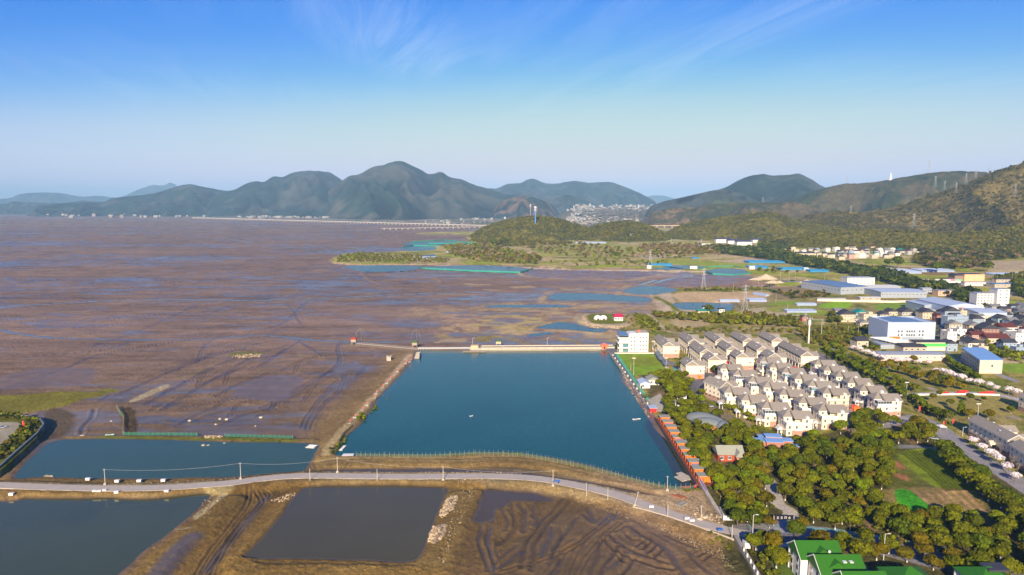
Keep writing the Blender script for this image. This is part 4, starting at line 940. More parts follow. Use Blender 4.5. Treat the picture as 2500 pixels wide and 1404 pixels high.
def poly_in(p, poly):
    c = False
    for i in range(len(poly)):
        a, b = poly[i], poly[i - 1]
        if (a[1] > p[1]) != (b[1] > p[1]) and p[0] < (b[0] - a[0]) * (p[1] - a[1]) / (b[1] - a[1]) + a[0]: c = not c
    return c
BLOCK = []                      # world discs where no tree may stand: (x, y, r)
KEEP = []                       # pixel polygons kept clear
def scatter(poly, sp, seed, z=2.0, jit=.35, keep=()):
    """ground points spread evenly inside a pixel polygon, sp metres apart"""
    R_ = random.Random(seed)
    w = [P(a, b, z) for a, b in poly]; x0 = min(q.x for q in w); x1 = max(q.x for q in w); y0 = min(q.y for q in w); y1 = max(q.y for q in w)
    wpoly = [(q.x, q.y) for q in w]; out_ = []
    kw = [[tuple(P(a, b, z)[:2]) for a, b in kp] for kp in list(keep) + KEEP]
    y = y0; r = 0
    while y < y1:
        x = x0 + (r % 2) * sp / 2
        while x < x1:
            q = (x + R_.uniform(-jit, jit) * sp, y + R_.uniform(-jit, jit) * sp)
            if poly_in(q, wpoly) and not any(poly_in(q, k_) for k_ in kw) and not any((q[0] - b[0]) ** 2 + (q[1] - b[1]) ** 2 < b[2] ** 2 for b in BLOCK):
                out_.append(q)
            x += sp
        y += sp * .87; r += 1
    return out_
def along(pts, sp, z=2.0, jit=0, seed=1):
    R_ = random.Random(seed); w = [P(a, b, z) for a, b in pts]; o = []; c = 0
    for a, b in zip(w, w[1:]):
        L = (b - a).length; t = c
        while t < L:
            q = a + (b - a) * (t / L); o.append((q.x + R_.uniform(-jit, jit), q.y + R_.uniform(-jit, jit), math.degrees(atan2((b - a).y, (b - a).x)))); t += sp
        c = t - L
    return o
def wood(name, items, seed, m=None, nleaf=34, kind='stuff', label=None, cat=None, sz=.36):
    """a wood that reads as one mass: items = (x, y, z, r, h, colour pair)"""
    r = np.random.RandomState(seed); V = []; Fc = []; Cc = []; o = 0
    protos = [leaf_cloud(s, nleaf, 1, .85, 0, sz, lumps=5, c=((0, 0, 0), (1, 1, 1))) for s in range(6)]
    for (x, y, z, rr, h, c) in items:
        v, f, col = protos[r.randint(6)]
        a = r.uniform(0, 6.28); ca, sa = cos(a), sin(a)
        w = np.stack([(v[:, 0] * ca - v[:, 1] * sa) * rr + x, (v[:, 0] * sa + v[:, 1] * ca) * rr + y, v[:, 2] * h * .55 + h * .5 + z], 1)
        V.append(w); Fc.append(f + o); o += len(v); g = r.uniform(.82, 1.18)
        Cc.append((np.array(c[0]) * (1 - col) + np.array(c[1]) * col) * g)
    me = tri_mesh(name, np.vstack(V), np.vstack(Fc), np.vstack(Cc))
    ob = link(name, me, m or LEAF); tag(ob, label, cat, kind=kind); return ob
# ------------------------------------------------------------------ labels by order from the left
ORD = ['leftmost', 'second', 'third', 'fourth', 'fifth', 'sixth', 'seventh', 'eighth', 'ninth', 'tenth', 'eleventh', 'twelfth', 'thirteenth', 'fourteenth', 'fifteenth', 'sixteenth', 'seventeenth', 'eighteenth', 'nineteenth', 'twentieth']
def ordinal(k, n):
    if n > 2 and k == n - 1: return 'rightmost'
    if k < 20: return ORD[k] if k == 0 else ORD[k] + ' from the left'
    t = {2: 'twenty', 3: 'thirty', 4: 'forty', 5: 'fifty', 6: 'sixty', 7: 'seventy', 8: 'eighty', 9: 'ninety'}[k // 10]
    if k % 10 == 9: return {2: 'thirtieth', 3: 'fortieth', 4: 'fiftieth', 5: 'sixtieth', 6: 'seventieth', 7: 'eightieth', 8: 'ninetieth'}[k // 10] + ' from the left'
    return t + '-' + (['first', 'second', 'third', 'fourth', 'fifth', 'sixth', 'seventh', 'eighth', 'ninth'])[k % 10] + ' from the left'
def order_labels(objs, plural, single=None):
    objs = sorted(objs, key=lambda o: unproj(*o.location)[0])
    for k, o in enumerate(objs):
        o['label'] = (single or ('only one of the ' + plural)) if len(objs) == 1 else ordinal(k, len(objs)) + ' of the ' + plural
NEARFAR = ['nearest', 'second nearest', 'third nearest', 'fourth nearest', 'fifth nearest', 'sixth nearest', 'seventh nearest', 'eighth nearest', 'ninth nearest', 'tenth nearest', 'eleventh nearest', 'twelfth nearest']
def order_depth(objs, plural):
    objs = sorted(objs, key=lambda o: o.location.y)
    for k, o in enumerate(objs): o['label'] = (NEARFAR[k] if k < 12 else 'farthest') + ' of the ' + plural

def multi(name, pairs):
    me = bpy.data.meshes.new(name); vs = []; fs = []; mi = []
    for k, (b, m) in enumerate(pairs):
        o = len(vs); vs += [tuple(v) for v in b.v]; fs += [tuple(o + i for i in f) for f in b.f]; mi += [k] * len(b.f); me.materials.append(m)
    me.from_pydata(vs, [], fs); me.update(); me.polygons.foreach_set('material_index', mi); return me
def win_mesh(w, h, glass=GLASSD, frame=WHITE, sill=True):
    f = MB().box(-w / 2 - .12, w / 2 + .12, -.05, .02, -h / 2 - .12, h / 2 + .12)
    if sill: f.box(-w / 2 - .25, w / 2 + .25, -.18, .02, -h / 2 - .25, -h / 2 - .125)
    g = MB().box(-w / 2, -.04, -.075, -.052, -h / 2, h / 2).box(.04, w / 2, -.075, -.052, -h / 2, h / 2)
    return multi('window', [(f, frame), (g, glass)])
WMS = {k: win_mesh(*k) for k in [(1.3, 1.5), (1.0, 1.4), (1.8, 1.4), (1.4, 1.8), (1.1, 1.1), (2.2, 1.6)]}
WMB = {k: win_mesh(*k, GLASST) for k in [(1.3, 1.5), (1.8, 1.4)]}
def win(parent, x, y, z, side='f', k=(1.3, 1.5), me=None):
    """a window on a wall: f faces -y, l faces -x, r faces +x, b faces +y"""
    o = link('window', me or WMS[k], None, parent, (x, y, z)); o.rotation_euler = (0, 0, {'f': 0, 'r': pi / 2, 'b': pi, 'l': -pi / 2}[side]); return o

# ------------------------------------------------------------------ estate: long terraced blocks
def row_block(L, p, rz=0.0, bays=None, wings=((0.6, 8.5), ), left_win=True, plain=False):
    o = empty('terraced_block', p, rz)
    hw, he, hr = 4.3, 9.0, 12.0
    w = MB().box(-hw, hw, 0, L, -1, he)
    w.add([(-hw, 0, he), (hw, 0, he), (0, 0, hr - .35), (-hw, .02, he), (-hw, L, he), (hw, L, he), (0, L, hr - .35)], [(0, 1, 2), (5, 4, 6)])
    for a, b in wings: w.box(hw - .01, hw + 5.2, a, b, -1, he - .3)
    w.build('wall', CREAM, o)
    r = MB().gable(-hw - .7, hw + .7, -.55, L + .55, he - .1, hr - he + .1, 'y', .22)
    for a, b in wings: r.gable(.5, hw + 5.9, a - .5, b + .5, he - .35, 2.6, 'x', .22)
    r.build('roof', ROOFG, o)
    e = MB().box(-hw - .75, -hw - .45, -.5, L + .5, he - .42, he - .12).box(hw - .1, hw + 5.6, wings[0][0] - .62, wings[0][0] - .3, he - .75, he - .38)
    e.build('cornice', WHITE, o)
    # gable bargeboard
    g = MB()
    for s in (-1, 1):
        g.add([(s * (hw + .85), -.62, he - .15), (s * (hw + .85), -.62, he + .15), (0, -.62, hr + .18), (0, -.62, hr - .12), (s * (hw + .85), -.50, he - .15), (s * (hw + .85), -.50, he + .15), (0, -.50, hr + .18), (0, -.50, hr - .12)],
              [(0, 1, 2, 3), (7, 6, 5, 4), (1, 5, 6, 2), (0, 3, 7, 4)])
    g.build('bargeboard', WHITE, o)
    br = MB().box(-hw + .3, hw + .04, -.06, .5, -1, 3.1).box(hw - .5, hw + 5.24, wings[0][0] - .06, wings[0][1] + .05, -1, 3.1)
    if plain: br.box(-hw - .06, -hw + .4, -.06, L, -1, 2.6)
    br.build('brick_base', BRICKP, o)
    if not plain:
        bl = MB().box(-hw - 1.7, -hw + .02, .8, L - .6, 3.1, 3.35).box(-hw - 1.75, -hw - 1.6, .8, L - .6, 3.36, 4.35)
        bl.build('balcony', WHITE, o)
        pl = MB()
        nb = max(3, round(L / 3.1))
        for i in range(nb + 1): pl.box(-hw - .22, -hw + .01, .1 + i * (L - .5) / nb, .38 + i * (L - .5) / nb, 3.4, he - .45)
        for i in range(0, nb + 1, 2): pl.box(-hw - 1.7, -hw - 1.35, .8 + i * (L - 1.6) / nb, 1.15 + i * (L - 1.6) / nb, -1, 3.1)
        pl.box(-hw - .14, -hw + .005, .1, L - .1, 6.1, 6.3)
        pl.build('pilaster', CREAM, o)
    else: nb = max(3, round(L / 4.0))
    for i in range(nb):
        y = .25 + (i + .5) * (L - .5) / nb
        for z in (1.7, 4.9, 7.6) if not plain else (1.9, 4.5, 7.3):
            win(o, -hw - .01, y, z, 'l', (1.8, 1.4) if not plain else (1.1, 1.1))
    win(o, hw + 2.2, wings[0][0] - .01, 5.2, 'f', (1.0, 1.4)); win(o, hw + 2.4, wings[0][0] - .07, 1.7, 'f', (1.0, 1.4)); win(o, 1.2, -.01, 10, 'f', (1.1, 1.1)) if not plain else None
    bc = MB().box(hw + 1.2, hw + 5.3, wings[0][0] - 1.3, wings[0][0] + .01, 5.85, 6.05).box(hw + 1.2, hw + 5.3, wings[0][0] - 1.35, wings[0][0] - 1.25, 6.06, 6.9) if not plain else MB().box(hw + 1, hw + 4, wings[0][0] - .9, wings[0][0] + .01, 3.9, 4.05)
    bc.build('balcony', WHITE, o)
    for x_, y_, z_ in ((-2.3, L * .3, 10.7), (1.6, L * .25, 11.2), (1.6, L * .65, 11.2)): MB().box(x_ - .5, x_ + .5, y_, y_ + 1.1, z_, z_ + .35).build('roof_light', BLUEPALE, o)
    tag(o, 'x', 'apartment block', 'long cream terraced blocks of the estate')
    BLOCK.append((o.location.x, o.location.y + L / 2, 7.5)); BLOCK.append((o.location.x, o.location.y + 4, 8)); BLOCK.append((o.location.x, o.location.y + L - 3, 7.5))
    return o
RB = []
ROWS = [('back', 134.4, 576.5, 36.4, ((.6, 8.6), (18, 26))), ('back', 160.0, 592, 35, ((.6, 8.6), (19, 27))), ('back', 185.3, 596, 35, ((.6, 9), (20, 28))), ('back', 209.2, 595, 35, ((.6, 9), (19, 27))), ('back', 235.6, 597, 33, ((.6, 9), (18, 26))),
        ('second', 158.6, 548.5, 34, ((.6, 8.6), (19, 26))), ('second', 184.0, 560.3, 25.6, ((.6, 8.6), (16, 22))), ('second', 208.8, 559, 25, ((.6, 8), (15, 22))), ('second', 236.5, 537.5, 46, ((.6, 9), (17, 25), (33, 40))),
        ('third', 158.2, 523.5, 15.2, ((.6, 9), )), ('third', 183.2, 533, 15.5, ((.6, 9), )), ('third', 208.6, 532.5, 16.4, ((.6, 9), )), ('front', 136, 505, 16.2, ((.6, 9), ))]
for nm, x, y, L, wg in ROWS:
    b = row_block(L, (x * .985, y * .985, ZG), 0, wings=wg); b.scale = (1, 1, 1.15); b['rk'] = nm; RB.append(b)
for nm in ('back', 'second', 'third'):
    order_labels([b for b in RB if b['rk'] == nm], nm + ' row of long cream terraced blocks')
RB[8]['label'] = 'longest cream terraced block, at the right end of the second row'
RB[12]['label'] = 'short cream terraced block beside the blue and green sports court'
for b in RB: del b['rk']
b = row_block(17, (140.3, 436.5, ZG), radians(21.5), wings=((.4, 8), ), plain=True); b.scale = (1, 1, 1.15); b['label'] = 'cream three-storey block with plain windowed side, left of the villas'
# right-hand edge blocks
q1 = P(2445, 1090, 8.5); 
for (ax, ay, bx_, by_), lb in [((2368, 1018, 2455, 1078), 'long grey-roofed cream block behind blossom trees at the right edge'), ((2468, 1075, 2560, 1150), 'grey-roofed cream block cut by the right edge of the picture'), ((2488, 962, 2580, 1010), 'small part of a grey-roofed block at the right edge, farther back')]:
    a = P(ax + 14, ay - 8, 14); c = P(bx_ + 30, by_ - 16, 14); d = c - a
    b = row_block(min(d.length, 34) , (c.x, c.y, ZG), atan2(-d.y, -d.x) - pi / 2, wings=((.6, 8), (15, 22)), plain=True); b['label'] = lb
    lgt = bxs('portico', [(-6.5, -5.9, 10, 10.5, -1, 3.2), (-6.5, -5.9, 13, 13.5, -1, 3.2)], CREAM, b); MB().gable(-7, -4.2, 9.6, 13.9, 3.2, 1.6, 'x').build('portico_roof', CREAM, b)

# ------------------------------------------------------------------ estate: detached villas
def villa(p, kind=0, rz=0.0, glass=None, portico=False):
    o = empty('villa', p, rz)
    he = 8.6
    w = MB().box(-5, 3.6, -3.5, 4.5, -1, he).box(3.5, 9, -7.5, 3.5, -1, he - .02).box(-5.01, 3.52, -7.5, -3.45, -1, 5.9).box(-6.2, -4.9, -2, 3, -1, 2.9)
    w.add([(9, -7.5, he - .02), (9, 3.5, he - .02), (9, -2, 11.0)], [(0, 1, 2)])
    w.build('wall', CREAM if kind % 3 else CREAM, o)
    r = MB().hip(-5.8, 3.6, -4.3, 5.3, he, 2.9, th=.25).gable(-1, 9.7, -8.2, 4.2, he - .06, 2.75, 'x', .22)
    r.build('roof', ROOFG, o)
    c = MB().box(-5.65, 3.3, -4.15, -3.9, he - .45, he - .02).box(-5.65, -5.4, -4.1, 5.1, he - .45, he - .02).box(3.2, 9.5, -8.0, -7.5, he - .5, he - .1)
    c.box(9.3, 9.6, -8.0, 4.1, he - .5, he - .1); c.build('cornice', WHITE, o)
    MB().box(3.4, 9.06, -7.57, 3.56, -1, 2.9).box(-2.0, 3.45, -7.56, -7.3, -1, 2.7).build('brick_base', BRICKP, o)
    t = MB().box(-5.5, 3.6, -8.0, -7.7, 5.7, 6.9).box(-5.5, -5.2, -8.0, -3.4, 5.7, 6.9).box(-5.45, 3.55, -7.95, -3.5, 5.55, 5.72)
    t.build('terrace', WHITE, o)
    if kind % 2: MB().box(-6.8, -5, -7.6, -1.0, 2.7, 2.95).box(-6.85, -6.7, -7.6, -1, 2.96, 3.8).box(-6.85, -5, -7.7, -7.6, 2.96, 3.8).build('balcony', WHITE, o)
    else: MB().box(-1, 3.4, -8.6, -7.6, 2.75, 2.95).box(-1, 3.4, -8.65, -8.55, 2.96, 3.7).build('balcony', WHITE, o)
    g = MB().box(5.2, 6.9, -8.4, -7.45, he - .1, he + .5)
    g.add([(5.0, -8.5, he + .5), (7.1, -8.5, he + .5), (6.05, -8.5, he + 1.5), (5.0, -6.4, he + .5), (7.1, -6.4, he + .5), (6.05, -6.4, he + 1.5)], [(0, 1, 2), (0, 2, 5, 3), (2, 1, 4, 5), (4, 3, 5), (3, 4, 1, 0)])
    g.build('dormer', WHITE if kind % 4 else CREAM, o)
    for x, y, z, s, k in [(-3.2, -7.51, 4.3, 'f', (1.0, 1.4)), (.6, -7.51, 4.3, 'f', (1.0, 1.4)), (-3.4, -7.51, 1.4, 'f', (1.0, 1.4)), (5.9, -7.58, 4.5, 'f', (1.1, 1.1)), (6.0, -7.51, 7.3, 'f', (1.0, 1.4)), (7.6, -7.58, 1.5, 'f', (1.1, 1.1)),
                          (-3.0, -3.51, 7.2, 'f', (1.1, 1.1)), (.4, -3.51, 7.0, 'f', (1.4, 1.8)), (-5.01, -5.5, 4.3, 'l', (1.3, 1.5)), (-5.01, .5, 7.0, 'l', (1.3, 1.5)), (-5.01, .5, 4.4, 'l', (1.3, 1.5)), (9.07, -3, 4.3, 'r', (1.3, 1.5)), (9.07, -3, 7.1, 'r', (1.1, 1.1))]:
        win(o, x, y, z, s, k)
    if glass:
        q = MB().box(-4.9, 3.3, -7.6, -3.55, 6.0, 8.2) if glass < 3 else MB().box(-.5, 3.4, -7.6, -3.55, 6.0, 8.3)
        sr = q.build('glass_room', GLASSD if glass != 2 else GLASST, o)
        fr = MB()
        x0 = -4.9 if glass < 3 else -.5
        for i in range(6): fr.box(x0 + i * (3.3 - x0) / 5 - .05, x0 + i * (3.3 - x0) / 5 + .05, -7.68, -7.58, 6.0, 8.3)
        fr.box(x0 - .1, 3.45, -7.7, -3.5, 8.25, 8.38); fr.box(x0, 3.4, -7.68, -7.6, 7.0, 7.08); fr.build('frame', WHITE, sr)
    if portico:
        MB().box(-9.2, -8.9, -6.3, -6.0, -1, 2.8).box(-7.2, -6.9, -6.3, -6.0, -1, 2.8).box(-9.3, -5, -6.4, -3, 2.75, 2.9).gable(-9.5, -6.7, -6.6, -2.6, 2.9, 1.3, 'y', .15).build('portico', WHITE, o)
    tag(o, 'x', 'house', 'detached cream villas of the estate')
    BLOCK.append((p[0] + 2, p[1] - 1, 9.5))
    return o
VL = [(1770, 886, 1), (1802, 900.6, 2), (1839, 917, 2), (1875, 930, 1), (1915, 947, 1), (1962, 966, 1), (2010, 984, 4), (1865.6, 869.6, 3), (1889.7, 883.3, 3), (1920, 895.3, 2), (1950.6, 910.5, 1), (1984, 926.5, 2), (2019.5, 944, 9),
      (1998, 876.5, 0), (2021, 890.5, 0), (2050, 905, 0), (2079, 920, 3), (2109, 938, 0), (2143, 957, 3), (1781, 942, 0), (1823, 960, 3), (1873, 978, 1), (1925, 998, 0)]
GL = [0, 1, 1, 0, 0, 0, 0, 2, 3, 2, 3, 2, 0, 0, 0, 0, 3, 0, 1, 0, 3, 1, 0]
VV = []
for k, ((px, py, kk), gl) in enumerate(zip(VL, GL)):
    q = P(px, py, 15.3)
    VV.append(villa((q.x + 1.2, q.y - .5, ZG), k, 0, gl, portico=(k % 3 == 0 or k > 12))); VV[-1].scale = (1.03, 1.0, 1.16)
order_depth(VV[0:7], 'seven villas in the second diagonal file from the lake')
order_depth(VV[7:13], 'six villas in the middle diagonal file')
order_depth(VV[13:19], 'six villas in the file nearest the road on the right')
order_depth(VV[19:23], 'four villas in the file nearest the lake')
VV[12]['label'] = 'cream villa wrapped in bamboo scaffolding at the front of the estate'
VV[22]['label'] = 'front cream villa with two white balustraded terraces, above the grove'
VV[18]['label'] = 'villa with white framed porch at the right corner of the estate'
VV[6]['label'] = 'front corner villa with a porch and glazed side bay, above the grove'
VV[7]['label'] = 'villa with a teal glazed top floor just below the terraced blocks'
VV[21]['label'] = 'villa with a dark blue glazed roof room, second from the front, lake side'
VV[11]['label'] = 'villa with a wide teal glass terrace room just behind the scaffolded villa'
sc = MB()
for x in np.arange(-5.6, 10, 1.7):
    for z in (3, 5.2, 7.4): pass
    sc.tube((x, -9.0, -1), (x, -9.0, 8.4), .07, n=4)
for z in (1.2, 3, 4.8, 6.6, 8.2): sc.tube((-6, -9.0, z), (10, -9.0, z), .06, n=4)
for y in np.arange(-9, 4, 2.1): sc.tube((10.2, y, -1), (10.2, y, 8.4), .07, n=4)
for z in (1.2, 3, 4.8, 6.6, 8.2): sc.tube((10.2, -9, z), (10.2, 4, z), .06, n=4)
so = sc.build('scaffolding', WOOD, None, loc=VV[12].location); tag(so, 'brown pole scaffolding standing round one front villa', 'scaffolding')

# ------------------------------------------------------------------ white lakeside hotel-like building
def white_block():
    p = P(1512, 859, ZG); o = empty('white_building', (p.x, p.y, ZG)); W_ = (1582 - 1512) / F * depth(p.y); 
    MB().box(8, W_, 0, 15, -1, 15.5).box(W_ * .62, W_, -.8, 13, -1, 17).box(0, 8.5, 1, 15, -1, 12.2).box(9.5, W_ * .6, 2, 13, 15.5, 16.4).build('wall', WHITE, o)
    MB().add([(-.6, -.4, 15.4), (8.3, -.4, 14.6), (8.3, 15, 15.6), (-.6, 15, 16.2), (-.6, -.4, 15.0), (8.3, -.4, 14.3), (8.3, 15, 15.2), (-.6, 15, 15.8)], [(0, 1, 2, 3), (7, 6, 5, 4), (0, 4, 5, 1), (1, 5, 6, 2), (2, 6, 7, 3), (3, 7, 4, 0)]).build('roof', BLUESTEEL, o)
    MB().box(.3, 7.9, 0, 14, 12.3, 14.6).build('glass_room', GLASSD, o)
    MB().box(3.2, 8.2, .8, 1.2, 3.9, 7.6).box(3.2, 8.2, .8, 1.2, 0, 2.9).build('glass_wall', GLASST, o)
    for z in (3.2, 7.7, 11.9): MB().box(-1.6, 8.2, -1.2, 14, z, z + .35).box(-1.7, -1.5, -1.2, 14, z + .36, z + 1.2).box(-1.7, 8.1, -1.35, -1.2, z + .36, z + 1.2).build('balcony', WHITE, o)
    for x in np.linspace(10.5, W_ - 2, 6):
        for z in (2.5, 6, 9.5, 13): win(o, x, -.81 if x > W_ * .62 else -.01, z, 'f', (1.0, 1.4))
    MB().lathe([(1.3, 0), (1.3, 1.6), (.9, 2.0)], 12, (W_ * .7, 4, 17)).build('rooftop_tank', mat('orange_red', (.8, .16, .08), .6), o)
    MB().box(W_ * .62, W_, -.82, 13, 17, 17.3).build('parapet', CONCR, o)
    for i in range(6): MB().box(8.5 + i * 2.5, 8.9 + i * 2.5, 1, 1.4, 16.4, 17.6)
    tag(o, 'white five-storey building with glass balconies at the lake corner', 'building'); BLOCK.append((p.x + 14, p.y + 7, 15))
    b = MB().box(-14, 3, -3.2, -2.9, 0, .3); 
white_block()

# ------------------------------------------------------------------ factories and large sheds
def shed(p, w, d, h, wallm, roofm, name='factory_building', rise=1.6, axis='x', rz=0, nwin=6, rows=1, parapet=False, lab='', cat='factory', winm=None, wk=(1.8, 1.4), doors=0, side=0):
    o = empty(name, (p.x, p.y, p.z), rz)
    b = MB().box(0, w, 0, d, -1.5, h)
    if axis == 'y' and rise: b.add([(0, 0, h), (w, 0, h), (w / 2, 0, h + rise - .05), (0, d, h), (w, d, h), (w / 2, d, h + rise - .05)], [(0, 1, 2), (4, 3, 5)])
    b.build('wall', wallm, o)
    if parapet:
        MB().box(.5, w - .5, .5, d - .5, h - .9, h - .6).build('roof', roofm, o)
        MB().box(-.05, w + .05, -.05, .5, h + .003, h + .9).box(-.05, w + .05, d - .5, d + .05, h + .003, h + .9).box(-.05, .5, .501, d - .501, h + .003, h + .9).box(w - .5, w + .05, .501, d - .501, h + .003, h + .9).build('parapet', wallm, o)
    elif rise: MB().gable(-.4, w + .4, -.4, d + .4, h - .05, rise, axis, .12).build('roof', roofm, o)
    else: MB().box(-.3, w + .3, -.3, d + .3, h, h + .3).build('roof', roofm, o)
    sx = max(1.0, w / (nwin or 1) * .45)
    for r in range(rows):
        for i in range(nwin):
            z = h * (r + .55) / max(rows, 1) if rows > 1 else h * .55
            win(o, w * (i + .5) / nwin, -.01, z, 'f', wk, winm)
    for i in range(side):
        for r in range(max(rows, 1)): win(o, -.01, d * (i + .5) / side, h * (r + .55) / max(rows, 1), 'l', wk)
    for i in range(doors): MB().box(w * (i + .5) / doors - 2, w * (i + .5) / doors + 2, -.08, .0, 0, min(3.6, h * .6)).build('door', STEEL, o)
    tag(o, lab, cat); return o
def front(pxa, pxb, py, z=2.0):
    a = P(pxa, py, z); return a, (pxb - pxa) / F * depth(a.y, z)
def pyh(py, pybase, z=2.0):
    """height of something whose base shows at pybase and whose top shows at py"""
    a = P(1250, pybase, z); v = (702 - py) / F; t = a.y / (CP + v * SP); return H + t * (-SP + v * CP) - z
# blue-roofed long factory
a, w = front(2052, 2124, 719); sh = shed(a, w + 4, 88, 10.5, GREYCLAD, BLUESTEEL, rise=1.2, axis='x', nwin=6, lab='long grey factory with wide blue ridged roof beside the fields', side=12, wk=(2.2, 1.6), rz=radians(14))
a, w = front(2068, 2135, 696); shed(a, w, 22, 12, WHITE, GREYCLAD, rise=0, nwin=7, rows=3, lab='white office block with red trim behind the blue-roofed factory', cat='building', name='office_building')
a, w = front(2116, 2180, 712); shed(a, w + 12, 30, 7, GREYCLAD, WHITE, rise=1.3, nwin=10, lab='pale low factory hall beside the white office block')
a, w = front(2150, 2262, 727); shed(a, w, 45, 8, GREYCLAD, BLUEPALE, rise=1.6, nwin=12, lab='wide low factory with pale blue roof panels and a dark gap in its front', doors=0)
a, w = front(1996, 2110, 734); shed(a, w * .6, 5, 3.0, CONCR, BLUEPALE, rise=.5, nwin=0, lab='long low blue-roofed lean-to along the factory wall', cat='shed', name='lean_to')
a, w = front(2100, 2150, 733); shed(a, w, 10, 3.6, CONCR, WHITE, rise=.8, nwin=3, lab='small pale shed in front of the wide low factory', cat='shed', name='storage_shed')
# arched white and blue factory pair
a, w = front(2312, 2382, 772); shed(a, w + 6, 60, 12, BLUEPALE, BLUEPALE, rise=3.2, axis='y', nwin=0, lab='pale factory with curved gable and red lettering over its door', doors=1)
sgn = MB()
for i in range(4):
    for (u0, u1, z0, z1) in [(0, 1.1, .9, 1.1), (0, .2, 0, 1.1), (.9, 1.1, 0, 1.1), (.45, .62, 0, 1.1), (0, 1.1, .4, .55)][:5 - i % 2]:
        sgn.box(w * .38 + i * 1.9 + u0, w * .38 + i * 1.9 + u1, -.12, -.03, 9.6 + z0, 9.6 + z1)
sgn.build('sign_lettering', REDM, bpy.data.objects['factory_building.004'] if 'factory_building.004' in bpy.data.objects else None) if False else None
o_ = [q for q in bpy.data.objects if q.get('label', '').startswith('pale factory with curved')][0]; sgn.build('sign_lettering', REDM, o_)
a, w = front(2256, 2312, 762); shed(a, w, 40, 8.5, GREYCLAD, BLUEPALE, rise=1.5, axis='y', nwin=7, side=0, lab='blue-grey factory hall left of the curved-gable factory')
a, w = front(2246, 2296, 766); shed(a, w * .75, 12, 4.5, GREYCLAD, BLUEPALE, rise=.6, nwin=5, lab='low dark lean-to shed at the edge of the green fields', cat='shed', name='lean_to')
a, w = front(2388, 2444, 785); shed(a, w + 6, 34, 10, BLUEPALE, BLUEPALE, rise=2.0, axis='x', nwin=0, lab='plain pale blue warehouse below the tall white building', side=4)
a, w = front(2432, 2462, 755); tw = shed(a, w, 14, 25, WHITE, GREYCLAD, rise=0, nwin=2, rows=6, lab='tall white seven-storey building on the right, above the warehouses', cat='building', name='white_tower_block', wk=(1.8, 1.4))
a2, w2 = front(2400, 2434, 742); MB().box(-w2 * 1.15, 0, 6, 20, -1.5, 19).build('wing', WHITE, tw); MB().box(-w2 * 1.15 - .3, .3, 5.7, 20.3, 19, 19.4).build('wing_roof', GREYCLAD, tw)
for r in range(5):
    for i in range(5): win(tw, -w2 * 1.15 + w2 * 1.1 * (i + .5) / 5, 5.99, 2.5 + 3.6 * r, 'f', (1.8, 1.4))
# big white hall with parapet and blue roof
a, w = front(2165, 2281, 842); h = pyh(789, 842)
hall = shed(a, w, 34, h, BLUEPALE, BLUESTEEL, parapet=True, nwin=0, lab='big white-blue hall with sunken blue roof, centre of the right village', cat='building', name='large_hall')
MB().add([(.6, .6, h - .5), (w - .6, .6, h - .5), (w - .6, 33.4, h - .5), (.6, 33.4, h - .5), (w / 2, .6, h + 1.2), (w / 2, 33.4, h + 1.2)], [(0, 4, 5, 3), (4, 1, 2, 5), (0, 1, 4), (2, 3, 5)]).build('blue_roof', BLUESTEEL, hall)
for z in (h * .62, h * .45):
    for x in (.23, .30, .41, .46, .51, .56, .67, .74): win(hall, w * x, -.01, z, 'f', (1.4, 1.8))
MB().box(w * .03, w * .27, -.06, 0, h * .27, h * .38).build('orange_window_band', ORANGE, hall); MB().box(w * .31, w * .75, -.06, 0, h * .25, h * .35).build('grey_window_band', GREYCLAD, hall)
# white stepped canopies
a, w = front(2166, 2232, 853); o = empty('stepped_canopy', (a.x, a.y, a.z))
for i in range(9): MB().box(i * 2.2 - 6, i * 2.2 + w * .62 - 4, 18 - i * 2.4, 20.5 - i * 2.4, 7.2 - i * .35, 7.5 - i * .35).build('canopy', mat('cream_canopy', (.85, .80, .68), .6), o)
MB().box(-5, w * .6 + 8, 2, 19, -1.5, 3.9).build('wall', GREYCLAD, o)
tag(o, 'stepped rows of cream canopies in front of the big hall', 'canopy')
a, w = front(2150, 2308, 881); shed(a, w, 14, 5.2, mat('pink_render', (.62, .46, .42), .85, nscale=.4, namt=.08), GREYCLAD, rise=.9, nwin=9, wk=(1.1, 1.1), lab='long low pinkish building behind the blossom trees', cat='building', name='long_building')
a, w = front(2236, 2330, 856); gs = shed(a, w, 12, 7.4, CREAM, BLACKR, rise=1.6, nwin=9, lab='two-storey building with a bright green upper gallery', cat='building', name='school_building')
MB().box(w * .1, w, -1.5, -.02, 4.1, 6.6).build('green_gallery', mat('bright_green', (.08, .55, .10), .6), gs); MB().box(w * .1, w, -1.8, .0, 3.8, 4.08).build('gallery_floor', CREAM, gs)
a, w = front(2205, 2262, 860); shed(a, w, 16, 4.6, CONCR, BLACKR, rise=2.4, nwin=4, lab='dark-roofed low building left of the green gallery', cat='building', name='low_building')
